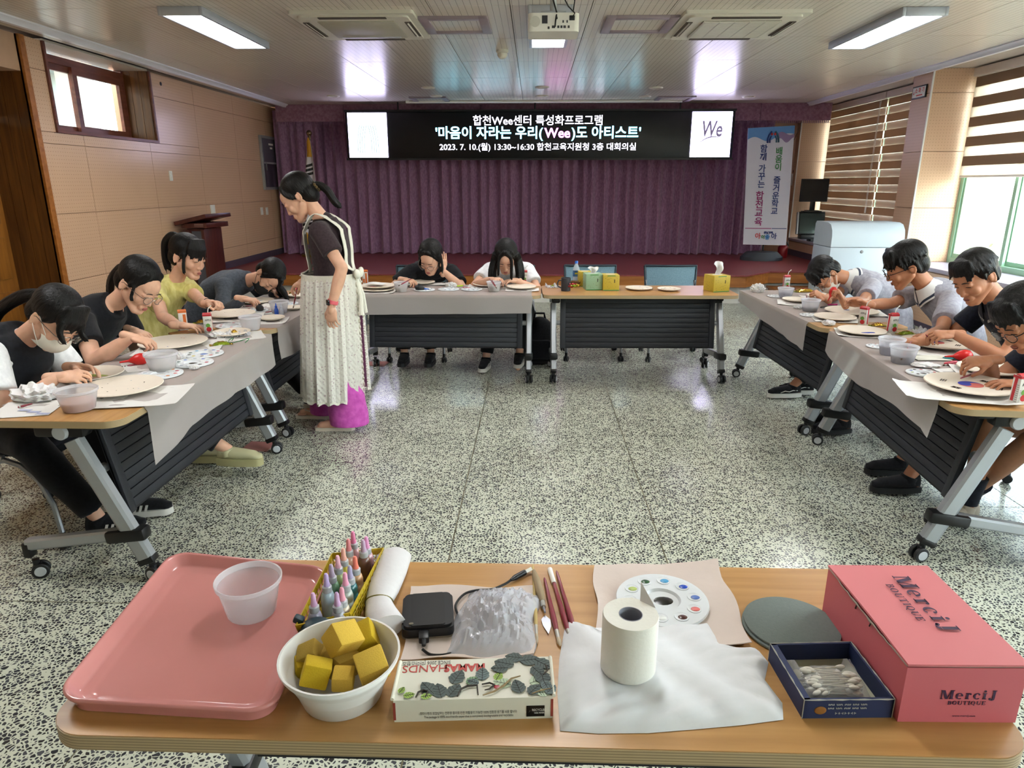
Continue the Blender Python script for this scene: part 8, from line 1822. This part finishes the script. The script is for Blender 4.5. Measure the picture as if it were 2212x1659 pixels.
# ------------------------------------------------------------------ back right table
M_mug = M('mug_charcoal', '#33353b', .4); t = thing('mug', zt(1222, 628, .0), 'dark grey mug on the back table', 'mug', .2)
b = MB(); b.lathe([(.0001, 0), (.037, 0), (.040, .003), (.041, .108), (.039, .110), (.037, .108), (.036, .006), (.0001, .005)], 28); b.build('mug_body', M_mug, t); b = MB(); b.tube([(-.040, 0, .09), (-.062, 0, .088), (-.072, 0, .065), (-.068, 0, .04), (-.040, 0, .025)], .006, 8); b.build('handle', M_mug, t)
cello(zt(1193, 620, .002), .13, .12, .035, 'clear wrapped sweets at the left end of the bare back table', 3); wrapper(zt(1196, 620, .004), .05, .035, 'green and red sweet in clear wrap at the left end', M_wrapg, 8)
t = thing('sweet_basket', zt(1240, 619, .0), 'small brown basket of sweets behind the mug', 'basket'); M_wick = wood('wicker', '#5a3d20', '#7d5a30', (30, 30, 30), .7, 4)
b = MB(); b.lathe([(.0001, .002), (.035, 0), (.055, .04), (.057, .045), (.053, .044), (.033, .005), (.0001, .005)], 22); b.build('basket_body', M_wick, t)
b = MB()
for k in range(22): a = 2 * PI * k / 22; b.tube([(.036 * math.cos(a), .036 * math.sin(a), 0), (.058 * math.cos(a + .1), .058 * math.sin(a + .1), .046)], .0018, 5)
b.build('weave', M_wick, t)
for k, (dx, dy, m) in enumerate(((-.02, 0, M_wrapr), (.015, .01, M_wrap), (.0, -.02, M_wrapg), (.025, -.012, M_wrap), (-.008, .018, M_wrapr))):
    b = MB(); b.ell((0, 0, 0), (.016, .011, .012), seg=10); 
    for s in (-1, 1): b.tube([(s * .014, 0, 0), (s * .028, 0, .002)], [.003, .010], 8)
    o = b.build('sweet', m, None, loc=zt(1240, 619, .045) + Vector((dx, dy, .004 * k))); tag(o, ('left red', 'back gold', 'front green', 'right gold', 'back red')[k] + ' wrapped sweet in the brown basket', 'sweet', 'wrapped sweets in the basket')
t = thing('water_bottle', zt(1244, 614, .0), 'clear plastic water bottle with a blue cap and label', 'bottle'); M_pet = translucent('pet_plastic', '#cfd8e2', .5, .25, .1)
b = MB(); b.lathe([(.0001, .003), (.028, .0), (.031, .006), (.031, .06), (.0295, .065), (.031, .07), (.031, .13), (.026, .15), (.014, .175), (.0125, .19), (.0115, .19), (.013, .174), (.025, .148), (.030, .13), (.030, .006), (.0001, .006)], 28); b.build('bottle_body', M_pet, t)
b = MB(); b.lathe([(.0315, .072), (.0315, .125)], 28); b.build('bottle_label', M('label_blue', '#39648f', .4, var=.15, vs=60), t); b = MB(); b.box((.0, -.0318, .10), (.028, .001, .012)); b.build('label_print', M('label_yellow', '#c9c23c', .4), t, smooth=False); b = MB(); b.lathe([(.0145, .186), (.0145, .205), (.013, .207), (.0001, .207)], 20); b.build('cap', M('cap_blue', '#2b67c9', .35), t)
M_tby, M_tbg = M('tissue_yellow', '#bfa637', .5, var=.05), M('tissue_green', '#8fae8c', .5, var=.05); M_doodle = M('doodle_ink', '#6b6430', .6, var=0)
def tissue_box(px, pyb, wpx, h, mat, label, rz, plume=0):
    c = zt(px, pyb, .0); zc = (c - CC).dot(CF); W = wpx / FPX * zc; c.y += W / 2; t = thing('tissue_box', c, label, 'tissue box', rz, 'cube tissue boxes'); b = MB(); b.box((0, 0, h / 2), (W, W, h), bev=.003); b.build('box_body', mat, t)
    b = MB(); b.lathe([(.0001, 0), (W * .3, 0), (W * .3, .0008), (.0001, .0008)], 24, (0, 0, h), None, 0, 1, .55); b.build('slot_film', M_paper, t)
    rnd = random.Random(int(px)); b = MB()
    for k in range(22):
        q, z = rnd.uniform(-.42, .42) * W, rnd.uniform(.1, .9) * h
        for F in ((q, -W / 2 - .0004, z, 0), (W / 2 + .0004, q, z, 1), (-W / 2 - .0004, q, z, 1)):
            b.box(F[:3], (.007, .0006, .002) if F[3] == 0 else (.0006, .007, .002), Matrix.Rotation(rnd.uniform(-.8, .8), 3, 'Y' if F[3] == 0 else 'X'))
    o = b.build('doodle_print', M_doodle, t, smooth=False); o['kind'] = 'stuff'
    b = MB(); b.box((W * .2, -W / 2 - .0006, h * .62), (.006, .0008, .028)); b.build('print_mark', M_black, t, smooth=False); b = MB(); b.box((0, -W / 2 - .0005, h * .03), (W * .96, .0006, h * .05)); b.box((0, -W / 2 - .0005, h * .95), (W * .5, .0006, h * .05)); b.build('print_band', M('print_leafgreen', '#4f8a4a', .5), t, smooth=False)
    if plume:
        b = MB(); b.sheet(14, 12, lambda u, v: ((u - .5) * .08 * (.35 + .9 * v) + .02 * math.sin(v * 3) * plume, .018 * math.sin(u * 7) * (1 - .4 * v) + .01 * math.sin(v * 5 + u * 4), h + .10 * abs(plume) * v * (1 - .25 * abs(2 * u - 1)) + .006 * math.sin(u * 9)), .0006); b.build('tissue_plume', M_tis, t)
    return t
tissue_box(1552, 631, 40, .135, M_tby, 'yellow tissue box with a tall tissue plume at the right end of the back table', .32, 1.2)
tissue_box(1281, 627, 36, .135, M_tbg, 'green tissue box with a low tissue, in the pair at the left', .12, .6); tissue_box(1319, 628, 35, .13, M_tby, 'yellow tissue box, right one of the adjoining pair', .05, 0); tissue_box(1263, 619, 26, .128, M_tby, 'yellow tissue box half hidden behind the green one', .1, 0)
plate(1380, 625, 29, 'glazed plate with a blue painted rim on the bare back table', dots(['slate', 'blue', 'wash'], 9, 12, .06, .85), dz=.002); plate(1445, 627, 25, 'glazed dish painted with dark leaves on the bare back table', dots(['black', 'green', 'orange'], 10, 10, .08, .7), dz=.002); crumple(zt(1406, 624, .001), .012, .01, .01, 'tiny tissue scrap right of the blue rimmed plate', seed=14)
# ------------------------------------------------------------------ right near table
sheet(2060, 852, 210, .30, 'wrinkled sheet under the flag plate nearest the camera', rz=-.25, curl=.012); plate(2096, 836, 89, 'finished flag plate nearest the camera, red and blue disc', lambda t, r: flagpaint(t, r, -.1), dz=.010)
sheet(2150, 812, 150, .28, 'sheet under the green painted plate', rz=-.3); plate(2137, 801, 62, 'plate with a painted green patch at the right edge', blob(PAINTS['green'], .05, -.35, .5, asp=.3, seed=4), dz=.006)
palette(1993, 808, 33, 'palette with a black smear beside the near flag plate', ['coral', 'wash', 'red', 'black', 'slate', 'lime', 'black', 'wash', 'white', 'brown', 'black']); crumple(zt(2000, 792, .004), .06, .035, .012, 'flat folded tissue on the palette at the right', seed=15); sheet(2062, 806, 60, .14, 'small printed scrap beside the palette with a black smear', rz=.2)
sheet(2035, 760, 150, .28, 'sheet under the flag plate being painted', rz=-.2); plate(2022, 744, 70, 'flag plate the boy in navy is painting', lambda t, r: flagpaint(t, r, -.15, .8), dz=.008)
cup_px(1922, 766, 27, .090, 'cup of blue water behind the cup with the brush', liquid=L_blue, level=.55); cup_px(1948, 784, 29, .090, 'cup of dark inky water with a brush, on the right table', liquid=L_ink, level=.45); brush(zt(1946, 778, .03), zt(1969, 737, .09), 'dark red brush leaning in the inky water cup')
palette(1892, 750, 20, 'small palette half hidden behind the blue water cup', ['brown', 'wash', 'red', 'wash'], detail=False)
b = MB(); b.sheet(16, 12, lambda u, v: ((u - .5) * .17, (v - .5) * .085, .006 + .012 * math.sin(PI * u) ** .5 * (.6 + .4 * math.sin(v * 7 + u * 3)) * math.sin(PI * v) ** .4), .002); o = b.build('folded_cloth', M('cloth_cream', '#cfcbbd', .9), None, loc=zt(2010, 776, .002)); tag(o, 'folded white cloth before the teal handle on the right table', 'cloth')
t = thing('scissors', zt(2052, 776, .004), 'teal-handled scissors poking out of the white cloth', 'scissors', .2); b = MB(); b.tube([(.04 * math.cos(a) * .9, .014 * math.sin(a), .008) for a in [2 * PI * k / 20 for k in range(21)]], .005, 8, cap=False); b.build('handle', M('handle_teal', '#1f7a80', .4), t); b = MB(); b.box((-.08, 0, .006), (.09, .012, .002)); b.build('blade', M_ferr, t, smooth=False)
marker(zt(2040, 785, .008), zt(2066, 781, .008), '#b82a3c', 'red pen beside the teal scissors'); marker(zt(2060, 788, .008), zt(2088, 780, .008), '#a8283a', 'red pen with a pink cap before the red blower', '#d02f86'); brush(zt(2036, 789, .006), zt(2078, 785, .008), 'dark red brush among the pens on the right table')
blower(zt(2080, 768, .028), (-.95, .1, -.1), 'red rubber blower held down beside the painting hand on the right')
juice(2196, 872, 'apple juice carton with a bent straw at the right edge', .25, h=.122); juice(1925, 720, 'apple juice carton right of its neighbour, before the boy in grey', .15); juice(1863, 704, 'juice carton seen from its red side, at the table joint', -.9)
sheet(1865, 722, 110, .24, 'sheet under the plate with a blue stroke', rz=-.3); plate(1861, 718, 49, 'plate with a single blue stroke at the far end of the near right table', blob(PAINTS['blue'], .1, -.45, .3, asp=.35, seed=6), dz=.008)
wrapper(zt(1957, 722, .003), .08, .045, 'green snack wrapper right of the juice cartons', M_wrapg, 11, .2); cello(zt(1990, 718, .002), .13, .09, .03, 'crinkled clear wrapper before the boy in grey', 6); wrapper(zt(1896, 704, .003), .07, .04, 'gold-green wrapper between the two juice cartons', M_wrap, 12, .1)
# ------------------------------------------------------------------ right far table
sheet(1805, 690, 95, .24, 'sheet under the blank plate at the near end of the far right table', rz=-.2); plate(1803, 688, 43, 'blank plate at the near end of the far right table', dz=.007); crumple(zt(1790, 702, .003), .035, .03, .02, 'crumpled tissue at the near end of the far right table', seed=20)
sheet(1850, 676, 110, .28, 'sheet under the plate with a blue dab', rz=-.2); plate(1839, 675, 54, 'plate with a blue dab before the boy in glasses', blob(PAINTS['slate'], -.1, .2, .12, seed=2), dz=.007)
palette(1748, 682, 20, 'palette at the aisle edge of the far right table', ['black', 'wash', 'black', 'white'], detail=False); cup_px(1749, 672, 20, .085, 'cup of grey water with a brush in the middle of the far right table', liquid=L_ink, level=.35); brush(zt(1748, 664, .03), zt(1741, 636, .08), 'dark red brush standing in the grey water cup'); crumple(zt(1726, 667, .002), .035, .02, .018, 'tissue beside the grey water cup', seed=22)
sheet(1722, 656, 80, .22, 'sheet under the blank plate on the far right table', rz=-.3); plate(1719, 650, 28, 'blank plate in the middle of the far right table', dz=.006); sheet(1780, 645, 90, .22, 'sheet under the plate of the boy bent low', rz=-.1); plate(1782, 643, 38, 'plate under the hands of the boy bent low', blob(PAINTS['yellow'], -.1, 0, .4, asp=.4), dz=.006)
marker(zt(1788, 658, .008), zt(1809, 658, .008), '#c4287a', 'magenta marker between the two plates on the far right table'); marker(zt(1772, 664, .006), zt(1786, 663, .006), '#33302f', 'dark pen beside the magenta marker')
cup_px(1696, 643, 17, .08, 'cup of lavender water with brushes at the far end, right side', liquid=L_lav, level=.6); brush(zt(1693, 637, .03), zt(1718, 623, .08), 'dark brush leaning right in the lavender water cup', .0035, M_bris, M_dark); brush(zt(1695, 637, .03), zt(1706, 625, .07), 'second dark brush in the lavender water cup', .0035, M_bris, M_dark)
juice(1697, 626, 'apple juice carton at the far end of the right tables', .1); crumple(zt(1636, 631, .002), .05, .04, .045, 'peaked crumpled tissue at the far corner of the right tables', seed=25); palette(1675, 641, 17, 'palette half hidden by the lavender cup', ['wash', 'brown', 'wash'], detail=False); wrapper(zt(1738, 630, .003), .15, .09, 'large gold snack bag at the far end of the right tables', M_wrap, 15, .1, .025)
# ------------------------------------------------------------------ brushes in hands
def held(P, sd, tip, label, back=.10, **k):
    p = P['pinch'][sd]; tip = Vector(tip); d = (p - tip).normalized(); return brush(tip, p + d * back, label, **k)
def tip_at(px, py, dz=.022): return zt(px, py, dz)
held(P1, 'R', tip_at(172, 812), 'brush in the masked girl’s hand', .05); held(P4, 'R', tip_at(556, 652), 'brush in the hand of the girl in the black mask', .06); held(P6, 'R', tip_at(905, 612), 'brush in the hand of the girl resting her head', .12)
held(P7, 'R', tip_at(1087, 614), 'brush in the hand of the girl in white', .13); held(P10, 'L', tip_at(2020, 745), 'brush in the fist of the boy in navy', .07); held(P11, 'R', tip_at(2122, 800), 'red brush over the green painted plate', .11, r=.005); held(P5, 'R', P5['pinch']['R'] + V((-.02, -.02, -.09)), 'dark red brush in the standing woman’s hand', .05)
p = P8['pinch']['L']; blower(p + V((0, -.02, .02)), (-.3, .1, -.9), 'red rubber blower in the hand of the boy bent low', M_rubr, .8)
# bag and card on the floor
p = Zp(1165, 800); t = thing('backpack', p + V((0, .25, 0)), 'black backpack on the floor between the two back tables', 'backpack'); b = MB(); b.ell((0, 0, .21), (.16, .13, .23)); b.box((0, 0, .12), (.28, .22, .22), bev=.05); m = remesh(b, .012, 4); m.materials.append(M_blk); link('bag_body', m, None, t)
b = MB(); b.box((0, -.125, .16), (.2, .05, .18), bev=.02); b.build('front_pocket', M_blk, t); b = MB(); b.tube([(-.05, 0, .42), (-.04, 0, .47), (.04, 0, .47), (.05, 0, .42)], .01, 8); b.build('top_handle', M_blk, t)
b = MB(); b.prism([(-.10, -.06), (.11, -.09), (.13, .08), (-.08, .06)], 0, .006); o = b.build('foam_board', M('board_salmon', '#b07873', .7), None, loc=Zp(808, 786)); tag(o, 'salmon pink board on the floor under the left back table', 'board')
b = MB(); b.prism([(-.08, -.06), (.09, -.08), (.10, .06), (-.07, .08)], 0, .006); o = b.build('foam_board', MATS['board_salmon'], None, loc=Zp(556, 965)); tag(o, 'pinkish board on the floor beside the left table legs', 'board')
